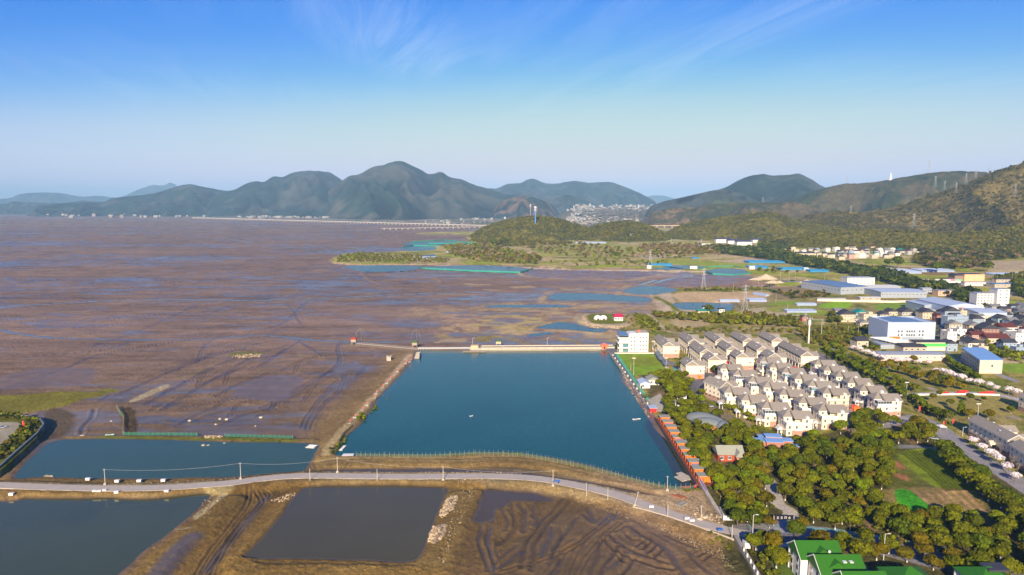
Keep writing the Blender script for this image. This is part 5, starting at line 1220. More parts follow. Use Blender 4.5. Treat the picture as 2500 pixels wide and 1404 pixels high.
# blue flat roof school block (long, angled)
q0 = P(2390, 912, 2); q1 = P(2330, 862, 2); q2 = P(2437, 909, 2)
o = empty('school_building', (q0.x, q0.y, 2), 0); wq = q2.x - q0.x; lq = 46; sh_ = (q1.x - q0.x) / (q1.y - q0.y)
hq = 10.5
def skew(x, y): return (x + y * sh_ * .9, y)
pts = [skew(0, 0), skew(wq, 0), skew(wq, lq), skew(0, lq)]
MB().prism(pts, -1.5, hq).build('wall', mat('grey_cream_render', (.58, .50, .38), .85, nscale=.3, namt=.1), o)
MB().prism([skew(-.4, -.4), skew(wq + .4, -.4), skew(wq + .4, lq + .4), skew(-.4, lq + .4)], hq + .003, hq + .35).build('roof', mat('sky_blue_sheet', (.20, .36, .60), .45, nscale=.5, namt=.08), o)
for i in range(12):
    for r in range(3):
        x, y = skew(-.05, lq * (i + .5) / 12); wo = win(o, x, y, 2 + 3.2 * r, 'l', (1.4, 1.8)); wo.rotation_euler = (0, 0, -pi / 2 - math.atan(sh_ * .9) * 1)
win(o, wq * .55, -.02, 6, 'f', (1.4, 1.8)); tag(o, 'long school block with flat sky-blue roof on the right', 'building')
# pale orange hall near the motorway and neighbours
PEACH = mat('peach_render', (.75, .42, .22), .85, nscale=.3, namt=.06)
a, w = front(2354, 2403, 686); ph = shed(a, w, 20, 11.5, PEACH, BLACKR, rise=0, nwin=8, rows=2, lab='pale orange two-storey hall with dark roof below the reservoir slope', cat='building', name='orange_hall', wk=(1.1, 1.1))
MB().box(-14, 0, 4, 22, -1.5, 9).build('wing', mat('brown_render', (.25, .17, .13), .9), ph); MB().gable(-15, .5, 3, 23, 9, 3, 'y').build('wing_roof', BLACKR, ph)
a, w = front(2256, 2345, 690); fs = shed(a, w, 8, 5, WHITE, WHITE, rise=0, nwin=0, lab='long white filling-station canopy with red and green signs', cat='canopy', name='station_canopy', doors=0)
MB().box(w * .72, w * .85, -.4, -.05, 3.4, 5.2).build('red_sign', REDM, fs); MB().box(w * .86, w * 1.05, -.4, -.05, 3.4, 5.2).build('green_sign', mat('sign_green', (.05, .5, .2), .5), fs)
a, w = front(2355, 2420, 697); shed(a, w, 10, 5, WHITE, GREYCLAD, rise=1, nwin=8, lab='low white shop row in front of the pale orange hall', cat='building', name='shop_row')
a, w = front(2428, 2500, 702); shed(a, w + 20, 20, 5.5, CONCR, BLUESTEEL, rise=1.2, nwin=6, lab='blue-roofed low warehouse near the right edge', cat='warehouse', name='warehouse')
a, w = front(2432, 2480, 690); shed(a, w, 12, 5.5, CONCR, BLACKR, rise=2.4, nwin=5, lab='dark-roofed cottage row above the blue warehouse at right', cat='building', name='cottage_row')
a, w = front(2290, 2340, 722); shed(a, w, 14, 7, mat('salmon_render', (.66, .38, .25), .85), GREYCLAD, rise=0, nwin=5, rows=2, lab='salmon block with stacked boxes, left of the tall white building', cat='building', name='small_block')
a, w = front(2252, 2275, 716); shed(a, w, 12, 7, GREYCLAD, BLUEPALE, rise=1.0, nwin=4, lab='small blue-grey factory annex below the pine belt', cat='building', name='annex')
# white temple-like compound at the foot of the green hill
KC = mat('dark_slate', (.05, .055, .10), .6)
for (x0, x1, y, hh, dd), lb in zip([(1748, 1788, 592, 11, 26), (1778, 1806, 595, 10, 26), (1800, 1836, 598, 10, 30), (1808, 1840, 586, 11, 22), (1838, 1866, 592, 9, 26)],
                                  ['leftmost white hall with slate roof below the green hill', 'second white slate-roofed hall from the left below the green hill', 'foremost white slate-roofed hall below the green hill', 'rear white slate-roofed hall below the green hill', 'rightmost white hall with pale roof below the green hill']):
    a, w = front(x0, x1, y, 3); shed(a, w, dd, hh, WHITE, KC, rise=5, axis='x', nwin=5, rows=2, lab=lb, cat='building', name='white_hall', side=2)
a, w = front(1714, 1735, 604); shed(a, w, 14, 12, WHITE, CONCR, rise=0, nwin=4, rows=3, lab='small white control house by the substation pylons', cat='building', name='control_house')
# sea-shore restaurant island: domes and red-roofed house
for k, px in enumerate((1459, 1473)):
    q = P(px, 780, 2); o = MB().lathe([(4.6, 0), (4.4, 2.2), (3.4, 3.8), (2.0, 4.7), (.3, 5.1)], 14).build('dome_tent', WHITE, None, True, (q.x, q.y, 2)); 
    MB().box(-1, 1, -4.9, -4.3, 0, 2).build('door', GLASSD, o); tag(o, ('left' if k == 0 else 'right') + ' white dome tent on the walled shore islet', 'tent')
a, w = front(1500, 1521, 783); o = shed(a, w, 12, 4, WHITE, mat('crimson_roof', (.42, .02, .07), .6), rise=3.2, nwin=3, lab='white house with crimson roof on the walled shore islet', cat='house', name='red_roofed_house')
# mid-distance farm sheds and greenhouses
PL_ = mat('greenhouse_film', (.30, .36, .48), .35, nscale=.5, namt=.15); NETB = mat('blue_shade_net', (.03, .20, .38), .6, nscale=.2, namt=.2)
def tunnel(p, w, d, h, m, lab, n=7, rz=0):
    b = MB(); vs = []; 
    for y in (0, d): vs += [(w / 2 - w / 2 * cos(pi * i / n), y, h * sin(pi * i / n)) for i in range(n + 1)]
    fs = [(i, i + 1, n + 2 + i, n + 1 + i) for i in range(n)] + [tuple(range(n + 1)), tuple(range(n + 1, 2 * n + 2))[::-1]]
    b.add(vs, fs); o = b.build('greenhouse', m, None, False, tuple(p)); o.rotation_euler = (0, 0, rz); tag(o, lab, 'greenhouse'); return o
def wide(p, w, d, h, m, lab, k=6, cat='greenhouse', name='greenhouse', rz=0):
    """a house of several low bays side by side, each gabled"""
    o = empty(name, tuple(p), rz); r = MB(); wl = MB().box(0, w, 0, d, -1, h * .55)
    for i in range(k): r.gable(0, w, d * i / k + .02, d * (i + 1) / k - .02, h * .55, h * .45, 'x', .05)
    wl.build('wall', m, o); r.build('roof', m, o); tag(o, lab, cat); return o
for (x0, x1, y, dd, hh, m, lb) in [(1830, 1872, 737, 16, 4, PL_, 'lilac film greenhouse by the tan reed field'), (1758, 1806, 737, 7, 3, PL_, 'narrow dark greenhouse behind the square blue pond'), (1922, 1994, 763, 14, 3, PL_, 'wide grey greenhouse on the green allotments'), (1946, 1994, 746, 8, 3, PL_, 'long grey greenhouse left of the bright green paddies'),
                                   (1790, 1832, 621, 20, 3.5, NETB, 'small blue net house below the tree belt'), (1828, 1918, 642, 35, 4, NETB, 'long deep-blue net house, farthest of the blue net houses'), (1832, 1876, 655, 30, 4, NETB, 'oval blue net house between two longer ones'), (1905, 1978, 659, 25, 4, NETB, 'long blue net house above the sand piles'),
                                   (1978, 2024, 664, 22, 4, NETB, 'rightmost blue net house beside the tree belt'), (1582, 1640, 648, 20, 3.5, NETB, 'bright blue net house at the foot of the wooded spur'), (1690, 1706, 631, 12, 3, NETB, 'tiny blue net house on the terraced slope'), (1090, 1130, 616, 22, 4, PL_, 'grey-blue greenhouse on the headland'), (1030, 1064, 631, 18, 4, PL_, 'front grey-blue greenhouse on the headland'),
                                   (1405, 1480, 594, 30, 4, PL_, 'long grey greenhouse under the two green hills'), (2128, 2250, 668, 60, 4.5, PL_, 'great blue-grey expanse of net houses behind the tree belt'), (2250, 2330, 664, 40, 4, PL_, 'right end of the blue-grey net houses behind the tree belt'), (2375, 2420, 650, 70, 4, PL_, 'blue-grey net house climbing the right slope'), (2440, 2520, 675, 40, 4, PL_, 'blue-grey net house at the right edge'), (2470, 2560, 603, 25, 4, PL_, 'pale blue net house high on the right slope')]:
    a, w = front(x0, x1, y, 2); wide(a, w, dd, hh, m, lb, k=max(2, dd // 6))
q = P(1868, 724, 2); tunnel(q, 7, 26, 3.6, PL_, 'bent dark tunnel greenhouse left of the village road', rz=radians(20))
for (x0, x1, y, hh, rm, lb) in [(1717, 1731, 762, 6, BLACKR, 'white two-storey house beside the square blue pond'), (1756, 1769, 763, 4, BLACKR, 'small white hut right of the square blue pond'), (1580, 1590, 655, 5, WHITE, 'white hut on the dyke below the pylon'), (1685, 1702, 656, 6, BLACKR, 'white pump house between the far ponds'), (1830, 1843, 657, 5, WHITE, 'white shed at the end of the oval net house'), (1964, 1974, 660, 4, WHITE, 'white shed before the long blue net house')]:
    a, w = front(x0, x1, y, 2); shed(a, w, 7, hh, WHITE, rm, rise=1.5, nwin=2, rows=1, lab=lb, cat='hut', name='farm_hut')
a, w = front(1704, 1732, 767, 2); shed(a, w, 9, 3.5, CREAM2, mat('green_teal_roof', (.03, .20, .15), .6), rise=2.2, nwin=2, lab='tan hut with teal roof in front of the white pond house', cat='hut', name='farm_hut')
a, w = front(1958, 1970, 784, 2); shed(a, w, 6, 5, mat('red_brick_wall', (.36, .12, .08), .9), BLACKR, rise=1.5, nwin=1, lab='small red brick hut left of the radio mast', cat='hut', name='brick_hut')
# ------------------------------------------------------------------ village houses
RV = random.Random(21)
WALLM = {'white': WHITE, 'cream': mat('cream_house_wall', (.50, .42, .30), .85, nscale=.5, namt=.1), 'pink': mat('pink_house_wall', (.46, .26, .22), .85, nscale=.5, namt=.08), 'blue-grey': mat('blue_grey_wall', (.26, .33, .42), .8, nscale=.5, namt=.08),
         'grey': mat('grey_house_wall', (.38, .37, .35), .9, nscale=.5, namt=.12), 'brown': mat('brown_house_wall', (.27, .13, .10), .85, nscale=.5, namt=.1), 'teal': mat('teal_house_wall', (.24, .38, .40), .85, nscale=.5, namt=.08)}
ROOFM = {'dark': BLACKR, 'grey': mat('grey_house_roof', (.17, .17, .17), .8, nscale=1, namt=.2), 'maroon': mat('maroon_roof', (.105, .030, .028), .8, nscale=1, namt=.2), 'flat': CONCD, 'teal': mat('teal_roof', (.02, .19, .17), .6, nscale=1, namt=.1)}
HOUSES = {}
def house(p, w, d, h, wall, roof, rz, area_, storeys=2, gable_front=True):
    o = empty('village_house', p, rz)
    b = MB().box(0, w, 0, d, -1.5, h)
    rise = .28 * (w if gable_front else d)
    if roof != 'flat' and gable_front: b.add([(0, 0, h), (w, 0, h), (w / 2, 0, h + rise), (0, d, h), (w, d, h), (w / 2, d, h + rise)], [(0, 1, 2), (4, 3, 5)])
    if roof != 'flat' and not gable_front: b.add([(0, 0, h), (0, d, h), (0, d / 2, h + rise), (w, 0, h), (w, d, h), (w, d / 2, h + rise)], [(0, 2, 1), (3, 4, 5)])
    b.build('wall', WALLM[wall], o)
    if roof == 'flat': MB().box(.25, w - .25, .25, d - .25, h, h + .15).build('roof', CONCD, o); MB().box(-.1, w + .1, -.1, .2, h + .003, h + .8).box(-.1, w + .1, d - .2, d + .1, h + .003, h + .8).box(-.1, .2, .201, d - .201, h + .003, h + .8).box(w - .2, w + .1, .201, d - .201, h + .003, h + .8).build('parapet', WALLM[wall], o); MB().box(w * .6, w * .9, d * .5, d * .85, h, h + 2.2).build('stair_hut', WALLM[wall], o)
    else: MB().gable(-.5, w + .5, -.5, d + .5, h - .02, rise + .15, 'y' if gable_front else 'x', .18).build('roof', ROOFM[roof], o)
    n = max(2, int(w / 3.2))
    for s in range(storeys):
        for i in range(n):
            if s == 0 and i == n // 2: continue
            win(o, w * (i + .5) / n, -.01, (s + .55) * h / storeys, 'f', (1.3, 1.5) if s % 2 == 0 else (1.0, 1.4))
    MB().box(w * (n // 2 + .5) / n - .55, w * (n // 2 + .5) / n + .55, -.06, 0, 0, 2.1).build('door', DARK, o)
    for s in range(storeys): win(o, -.01, d * .5, (s + .55) * h / storeys, 'l', (1.3, 1.5))
    tag(o, 'x', 'house', 'houses of the ' + area_); HOUSES.setdefault((area_, wall, roof, storeys), []).append(o)
    c, s_ = cos(rz), sin(rz); BLOCK.append((p[0] + c * w / 2 - s_ * d / 2, p[1] + s_ * w / 2 + c * d / 2, max(w, d) * .62)); return o
NEAR = 'near village'
# (px left, px right, py base, py eave, wall, roof, storeys, gable to front)
NV = [(2040, 2062, 772, 759, 'cream', 'grey', 2, 0), (2052, 2090, 786, 768, 'cream', 'dark', 2, 1), (2090, 2120, 774, 764, 'teal', 'teal', 2, 1), (2108, 2142, 787, 769, 'cream', 'flat', 2, 0), (2084, 2106, 786, 779, 'cream', 'grey', 1, 1), (2100, 2124, 796, 788, 'cream', 'grey', 1, 1), (2124, 2146, 790, 781, 'white', 'grey', 1, 1),
      (2170, 2192, 770, 761, 'cream', 'dark', 1, 1), (2148, 2172, 779, 768, 'grey', 'dark', 2, 1), (2202, 2236, 770, 762, 'grey', 'dark', 1, 1), (2252, 2285, 778, 763, 'cream', 'dark', 2, 1), (2286, 2300, 792, 770, 'brown', 'maroon', 2, 1),
      (2306, 2344, 780, 760, 'blue-grey', 'dark', 2, 1), (2344, 2366, 778, 760, 'cream', 'flat', 2, 0), (2312, 2368, 800, 775, 'blue-grey', 'flat', 2, 0), (2374, 2406, 795, 779, 'blue-grey', 'dark', 2, 1), (2366, 2398, 807, 795, 'cream', 'grey', 1, 1), (2436, 2466, 793, 778, 'teal', 'dark', 2, 1), (2404, 2430, 785, 774, 'cream', 'flat', 1, 0),
      (2482, 2530, 797, 784, 'cream', 'dark', 2, 1), (2396, 2440, 822, 803, 'brown', 'dark', 2, 1), (2446, 2486, 818, 800, 'white', 'maroon', 2, 0), (2480, 2520, 808, 796, 'cream', 'dark', 2, 1), (2448, 2482, 822, 812, 'cream', 'grey', 1, 1), (2372, 2408, 836, 818, 'pink', 'maroon', 2, 0), (2410, 2466, 842, 826, 'cream', 'maroon', 1, 0),
      (2478, 2530, 843, 815, 'white', 'flat', 2, 0), (2312, 2336, 838, 812, 'white', 'flat', 2, 0), (2336, 2360, 822, 806, 'white', 'flat', 2, 0), (2364, 2404, 848, 838, 'white', 'dark', 1, 1), (2388, 2412, 870, 848, 'cream', 'flat', 2, 0), (2316, 2330, 800, 788, 'white', 'grey', 1, 0), (2334, 2356, 796, 788, 'grey', 'grey', 1, 1),
      (2092, 2122, 848, 833, 'cream', 'dark', 1, 0), (2440, 2475, 778, 765, 'grey', 'grey', 1, 1), (2490, 2540, 770, 757, 'blue-grey', 'grey', 2, 1), (2470, 2490, 835, 822, 'grey', 'dark', 1, 1), (2500, 2560, 828, 812, 'cream', 'maroon', 2, 1), (2300, 2318, 770, 762, 'grey', 'maroon', 1, 0), (2420, 2440, 800, 790, 'grey', 'dark', 1, 1), (2540, 2580, 800, 780, 'grey', 'dark', 2, 1)]
for x0, x1, pb, pe, wl, rf, st, gf in NV:
    a, w = front(x0, x1, pb); h = max(pyh(pe, pb), 2.8) + .2
    house((a.x, a.y, 1.9), w * .96, RV.uniform(9, 13), h, wl, rf, radians(RV.uniform(-3, 6)), NEAR, st, bool(gf))
# far village at the foot of the hill
FV = []
for px0, px1, py0, py1 in [(1886, 1945, 606, 616), (1944, 2000, 612, 628), (2006, 2110, 612, 634), (2060, 2180, 608, 630), (2140, 2262, 606, 624)]:
    k = int((px1 - px0) * (py1 - py0) / 105)
    tries = 0
    while k > 0 and tries < 400:
        tries += 1
        x = RV.uniform(px0, px1); y = RV.uniform(py0, py1)
        if all(abs(x - q[0]) > 11 or abs(y - q[1]) > 3.4 for q in FV): FV.append((x, y)); k -= 1
for x, y in FV:
    a = P(x, y, 3); w = RV.uniform(11, 16); st = RV.choice([2, 2, 3]); 
    wl = RV.choice(['white', 'white', 'white', 'cream', 'cream', 'cream', 'pink', 'grey', 'blue-grey']); rf = RV.choice(['dark', 'dark', 'grey', 'flat', 'flat', 'grey', 'maroon', 'teal'] if RV.random() < .5 else ['dark', 'flat', 'grey'])
    house((a.x, a.y, 2.0), w, RV.uniform(10, 13), 3.2 * st + 1, wl, rf, radians(RV.uniform(-12, 12)), 'far village', st, RV.random() < .6)
a, w = front(1944, 1990, 630); house((a.x, a.y, 2), w, 12, 12, 'cream', 'dark', 0, 'far village', 4, False)
MATW = {'white': 'white', 'cream': 'cream', 'pink': 'pink', 'blue-grey': 'blue-grey', 'grey': 'grey', 'brown': 'brown', 'teal': 'teal'}
fz = random.Random(77); nf = 0; tr_ = 0
while nf < 34 and tr_ < 3000:
    tr_ += 1
    x = fz.uniform(2285, 2560); y = fz.uniform(758, 862); a = P(x, y, 2)
    if x < 2300 and y > 800: continue
    if any((a.x - b_[0]) ** 2 + (a.y + 5 - b_[1]) ** 2 < (b_[2] + 6.0) ** 2 for b_ in BLOCK): continue
    if not (x > 2440 or y < 800 or (2290 < x < 2320)) : continue
    st = fz.choice([1, 2, 2]); house((a.x, a.y, 1.9), fz.uniform(9, 13), fz.uniform(8, 11), 3.2 * st + .5, fz.choice(['cream', 'white', 'grey', 'blue-grey', 'cream', 'pink']), fz.choice(['dark', 'dark', 'grey', 'flat', 'grey']), radians(fz.uniform(-4, 8)), NEAR, st, fz.random() < .6); nf += 1
for (ar, wl, rf, st), os_ in HOUSES.items():
    stw = {1: 'one-storey', 2: 'two-storey', 3: 'three-storey', 4: 'four-storey'}[st]
    rw = 'flat-roofed' if rf == 'flat' else rf + '-roofed'
    order_labels(os_, f"{stw} {wl} {rw} houses in the {ar}", f"the one {stw} {wl} {rw} house in the {ar}")

# ------------------------------------------------------------------ orange lakeside huts on their deck
hut_px = [(1603, 1013), (1611, 1024), (1620, 1043), (1629, 1057), (1638, 1071), (1636, 1087), (1646, 1102), (1655, 1116), (1663, 1130), (1677, 1150), (1688, 1168)]
HB = []
dq0 = P(1598, 1022, ZG); dq1 = P(1699, 1186, ZG)
dd = (dq1 - dq0); dl = dd.length; da = atan2(dd.y, dd.x); un = dd.normalized()
deck = empty('timber_deck', (dq0.x, dq0.y, ZG), da)       # local x runs towards the camera, local y towards the park
MB().box(0, dl, 0, 9, .05, .3).build('floor', DECKM, deck); MB().box(0, dl, -.12, .1, .3, 1.2).build('railing', mat('dark_rail', (.06, .05, .05), .6), deck); MB().box(0, dl, -.05, .3, -1.6, .04).build('quay_wall', mat('dark_stone', (.10, .09, .07), .9), deck)  # quay wall in one even dark stone colour
tag(deck, 'long red-brown timber deck carrying the orange huts along the lake', 'deck')
def hut(x, k):
    loc = dq0 + un * x; o = empty('lakeside_hut', (loc.x, loc.y, ZG + .3), da)
    wl = MB().box(-2.2, 2.2, 2.2 + .5, 7.6, 0, 2.9); wl.build('wall', ORANGE, o)
    MB().box(-2.6, 2.6, 1.6, 8.0, 2.95, 3.15).build('roof', GREYROOF, o)
    MB().box(-1.6, 1.6, 2.62, 2.7, .2, 2.3).build('window', GLASST, o); MB().box(-2.5, -2.3, 2.0, 2.2, 0, 2.95).box(2.3, 2.5, 2.0, 2.2, 0, 2.95).build('post', ORANGE, o)
    MB().box(2.23, 2.3, 3.6, 4.5, 0, 2.1).build('door', mat('hut_door', (.30, .10, .03), .7), o)
    if k in (1, 4, 8): MB().box(2.6, 4.6, 3.0, 7.0, 2.2, 2.35).build('awning', mat('lilac_awning', (.38, .26, .42), .7), o)
    tag(o, 'x', 'hut', 'orange huts along the lakeside deck'); HB.append(o); BLOCK.append((loc.x, loc.y, 3)); return o
step_ = dl / 11.2
for k in range(11): hut(step_ * (k + .6), k)
order_depth(HB, 'eleven orange huts on the lakeside deck')
a = P(1585, 1003, 1.9); o = empty('kiosk', (a.x, a.y, 1.9), da); MB().box(-3, 3, 0, 4, 0, 2.6).build('wall', REDM, o); MB().box(-3.6, 3.6, -.6, 4.6, 2.62, 2.85).build('roof', BLUEPALE, o); MB().box(-2, 2, -.07, 0, .9, 2).build('counter', GLASSD, o); tag(o, 'red kiosk with white-blue roof at the head of the hut deck', 'kiosk')
# promenade wall, road barriers, lights
w0 = P(1490, 864, 2); w1 = P(1590, 1006, 2); e = w1 - w0; o = empty('promenade_wall', (w0.x, w0.y, 2), atan2(e.y, e.x))
MB().box(0, e.length, -.3, .1, -1.6, .75).build('wall', CONCR, o); tag(o, 'pale concrete promenade wall along the right lake shore', 'wall')
for k in range(14):
    q = w0 + e * ((k + .5) / 14); b = MB().box(-.9, .9, -.35, .35, 0, .95).box(-1.1, 1.1, -.5, .5, -.02, .25).build('planter', WHITE, None, False, (q.x + 1.3, q.y, 2.02)); b.rotation_euler = (0, 0, o.rotation_euler.z); tag(b, 'white planter box on the lakeside promenade road', 'planter', 'white planters along the promenade')
def lamp(p, h=7, name='street_lamp', lab='', group=None, head='T', m=WHITE):
    o = empty(name, p); MB().tube((0, 0, -.5), (0, 0, h), .13, .08).build('pole', m, o)
    if head == 'T': MB().box(-1.4, 1.4, -.15, .15, h, h + .5).build('lamp_head', WHITE, o)
    else: MB().tube((0, 0, h), (1.3, 0, h + .25), .06).box(.9, 1.9, -.16, .16, h + .15, h + .32).build('lamp_head', WHITE, o)
    tag(o, lab, 'lamp', group); return o
for px, py, h, hd, lb in [(1547, 916, 13, 'T', 'tall floodlight mast at the front of the sports lawn'), (1594, 864, 11, 'T', 'tall floodlight mast at the back corner of the sports lawn'), (1508, 864, 8, 'A', 'thin white lamp post by the white lakeside building'), (1626, 902, 9, 'T', 'floodlight mast by the blue sports court'), (1154, 846, 8, 'A', 'white lamp on the dam, left end'), (1336, 846, 8, 'A', 'white lamp on the dam, middle'),
                          (1837, 1318, 10, 'A', 'white street lamp at the park corner junction'), (2157, 1368, 10, 'A', 'blue-topped street lamp behind the green-roofed houses'), (2213, 955, 6, 'T', 'pale lamp at the edge of the upper lawn'), (2387, 1018, 8, 'T', 'white twin lamp behind the grey-roofed block'), (1988, 884, 9, 'A', 'lamp post by the fenced court'), (2350, 1065, 5, 'A', 'white camera pole on the right-hand estate road')]:
    lamp(P(px, py, 2), h, 'floodlight' if hd == 'T' else 'street_lamp', lb, None, hd)
# dam with parapets, sluice, gatehouse
d0 = P(1020, 853, 1.6); d1 = P(1478, 850, 1.6); e = d1 - d0; dam = empty('dam', (d0.x, d0.y, 0), atan2(e.y, e.x)); L = e.length
xs = lambda px: (P(px, 852, 1.6) - d0).length
MB().box(xs(1148), L + 8, -2.5, 6.5, -1, 2.6).build('embankment', CONCR, dam); MB().box(xs(1175), L + 8, -2.8, -2.3, 1.2, 3.5).box(xs(1175), L + 8, 5.8, 6.2, 2.6, 3.6).build('parapet', mat('cream_parapet', (.46, .40, .31), .85, nscale=.3, namt=.15), dam)
MB().box(xs(1175), L + 8, -1.6, 5.6, 2.6, 2.65).build('roadway', ASPH_M := mat('asphalt', (.10, .10, .11), .9, nscale=.3, namt=.15), dam)
MB().box(xs(1148), L + 2, -6.5, -2.6, -1.2, 1.35).build('lower_ledge', mat('dry_stone', (.38, .32, .23), .9, nscale=.4, namt=.2), dam)
MB().box(0, xs(1150), -.8, 1.2, 2.1, 2.4).box(0, xs(1150), -.85, -.75, 2.4, 3.2).box(0, xs(1150), 1.1, 1.2, 2.4, 3.2).build('footbridge', mat('pale_rail', (.36, .36, .36), .7), dam)
pr = MB(); 
for i in range(22): pr.box(xs(1150) * i / 22 + .3, xs(1150) * i / 22 + .9, -.7, 1.1, -1.5, 2.1)
pr.build('piers', CONCR, dam)
MB().box(xs(1150), xs(1168), -2.4, 2.6, 0, 5.2).build('gatehouse', CREAM2, dam); 
sl = MB()
for i in range(14): sl.box(xs(1180) + i * (L - xs(1180)) / 14, xs(1180) + i * (L - xs(1180)) / 14 + 9, -2.86, -2.80, 2.2, 3.0)
sl.build('panel', CONCR, dam); tag(dam, 'cream-walled dam road closing the far end of the big lake', 'dam')
jt = P(1130, 861, 1.0); je = P(1186, 861, 1.0); o = empty('jetty', (jt.x, jt.y, 0)); lj = je.x - jt.x; MB().box(0, lj, 0, 4.5, 1.3, 1.55).build('deck', WOOD, o)
pz = MB(); 
for i in range(9):
    for y in (.2, 4.2): pz.tube((lj * (i + .2) / 9, y, -1), (lj * (i + .2) / 9, y, 2.4), .12, n=5)
pz.build('post', WOOD, o); MB().box(0, lj, 0, .1, 2.2, 2.3).build('railing', WOOD, o); tag(o, 'wooden jetty on posts in front of the dam', 'jetty')
q = P(1475, 850, 2); o = empty('gate_kiosk', (q.x, q.y, 2)); MB().box(-2.6, 2.6, -2, 2, 0, 2.8).build('wall', mat('orange_red', (.8, .16, .08), .6), o); MB().hip(-3.2, 3.2, -2.6, 2.6, 2.8, 1.8).build('roof', mat('orange_red', (.8, .16, .08), .6), o); MB().box(-.7, .7, -2.06, -2, 0, 2.1).build('door', DARK, o); tag(o, 'orange gate kiosk at the lake corner of the dam', 'kiosk')
for px, py, c, lb in [(1217, 843, 'g', 'small watch hut with green roof behind the dam'), (1013, 846, 'g', 'green-roofed stilt hut beside the lift net'), (864, 838, 'r', 'red-roofed stilt hut at the far end of the pier')]:
    q = P(px, py, 1.5); o = empty('stilt_hut', (q.x, q.y, 0)); MB().box(-2.3, 2.3, -2, 2, 3, 5.6).build('wall', CREAM2 if c == 'g' and px > 1100 else WOOD, o)
    MB().hip(-3, 3, -2.7, 2.7, 5.6, 1.6).build('roof', mat('moss_roof', (.06, .13, .03), .9) if c == 'g' else mat('rust_roof', (.42, .05, .03), .8), o)
    for x in (-2, 2):
        for y in (-1.8, 1.8): MB().tube((x, y, -.5), (x, y, 3), .16, n=5).build('stilt', WOOD, o)
    tag(o, lb, 'hut')
for px, py, lb in [(880, 833, 'four-armed fishing lift net near the pier end'), (1016, 835, 'four-armed fishing lift net beside the lake corner')]:
    q = P(px, py, 0); o = empty('lift_net', (q.x, q.y, 0)); 
    top = Vector((0, 0, 12.5))
    for a_ in range(4):
        an = pi / 4 + a_ * pi / 2; b = MB(); pv = top
        for t_ in (.35, .7, 1.0):
            nx = Vector((7.5 * t_ * cos(an), 7.5 * t_ * sin(an), 12.5 - 9.5 * t_ ** 1.9)); b.tube(pv, nx, .06, n=5); pv = nx
        b.build('arm', mat('bamboo', (.34, .29, .19), .8), o)
    MB().tube((0, 6, 0), (0, 0, 12.5), .1, n=5).build('mast', WOOD, o)
    tag(o, lb, 'fishing net')
p0 = P(872, 838, 2.2); p1 = P(1020, 852, 2.2); e = p1 - p0; o = empty('pier', (p0.x, p0.y, 0), atan2(e.y, e.x)); L = e.length
MB().box(0, L, -1.2, 1.2, 1.9, 2.15).build('walkway', mat('grey_boards', (.42, .37, .32), .9), o); r_ = MB().box(0, L, -1.25, -1.15, 3.0, 3.12).box(0, L, 1.15, 1.25, 3.0, 3.12)
for i in range(34): r_.box(L * i / 34, L * i / 34 + .1, -1.25, -1.15, 2.15, 3.0)
r_.build('railing', WOOD, o); st = MB()
for i in range(34):
    for y in (-1.1, 1.1): st.tube((L * i / 34, y, -.5), (L * i / 34, y, 1.9), .16, n=5)
st.build('stilts', WOOD, o); tag(o, 'long railed wooden pier on stilts over the mudflat', 'pier')
q = P(950, 880, 0); o = empty('stone_pillbox', (q.x, q.y, 0)); MB().box(-1.8, 1.8, -1.6, 1.6, -.5, 3.4).build('wall', CONCR, o); c_ = MB()
for x, y in [(-1.5, -1.3), (0, -1.3), (1.5, -1.3), (1.5, 1.3), (-1.5, 1.3)]: c_.box(x - .35, x + .35, y - .3, y + .3, 3.4, 4.1)
c_.build('merlon', CONCR, o); tag(o, 'pale square stone block standing alone on the mud', 'pillbox')
q = P(1024, 864, 2); o = empty('sluice_steps', (q.x, q.y, 1)); s_ = MB()
for i in range(6): s_.box(-2.5, 1.6, -i * 2.2 - 2, -i * 2.2 + .2, -1, 2.8 - i * .42)
s_.build('steps', CONCR, o); MB().box(1.4, 1.7, -13, 0, 1, 3.4).build('railing', STEEL, o); tag(o, 'pale concrete sluice steps at the lake corner', 'steps')
# lakeside dyke chess of red and white markers
k = 0
for px, py in [(1004, 877), (990, 888), (983, 895), (970, 908), (962, 918), (944, 936), (934, 946), (918, 962), (915, 972), (896, 990), (884, 1002), (866, 1020), (853, 1034), (1000, 884), (952, 927)]:
    q = P(px, py, 2.2); o = empty('fishing_platform', (q.x, q.y, 2.0)); MB().box(-.9, .9, -.7, .7, .35, .5).box(-.8, -.6, -.6, .6, -.4, .35).box(.6, .8, -.6, .6, -.4, .35).build('seat', WHITE if k % 2 else CONCR, o)
    MB().tube((.5, 0, .5), (.5, 0, 2.6), .07).build('pole', STEEL, o); MB().box(.2, .9, -.05, .05, 1.6, 2.5).build('flag', REDM, o); k += 1
    tag(o, 'small white stand with a red flag on the left lake dyke', 'stand', 'flagged stands on the left lake dyke')
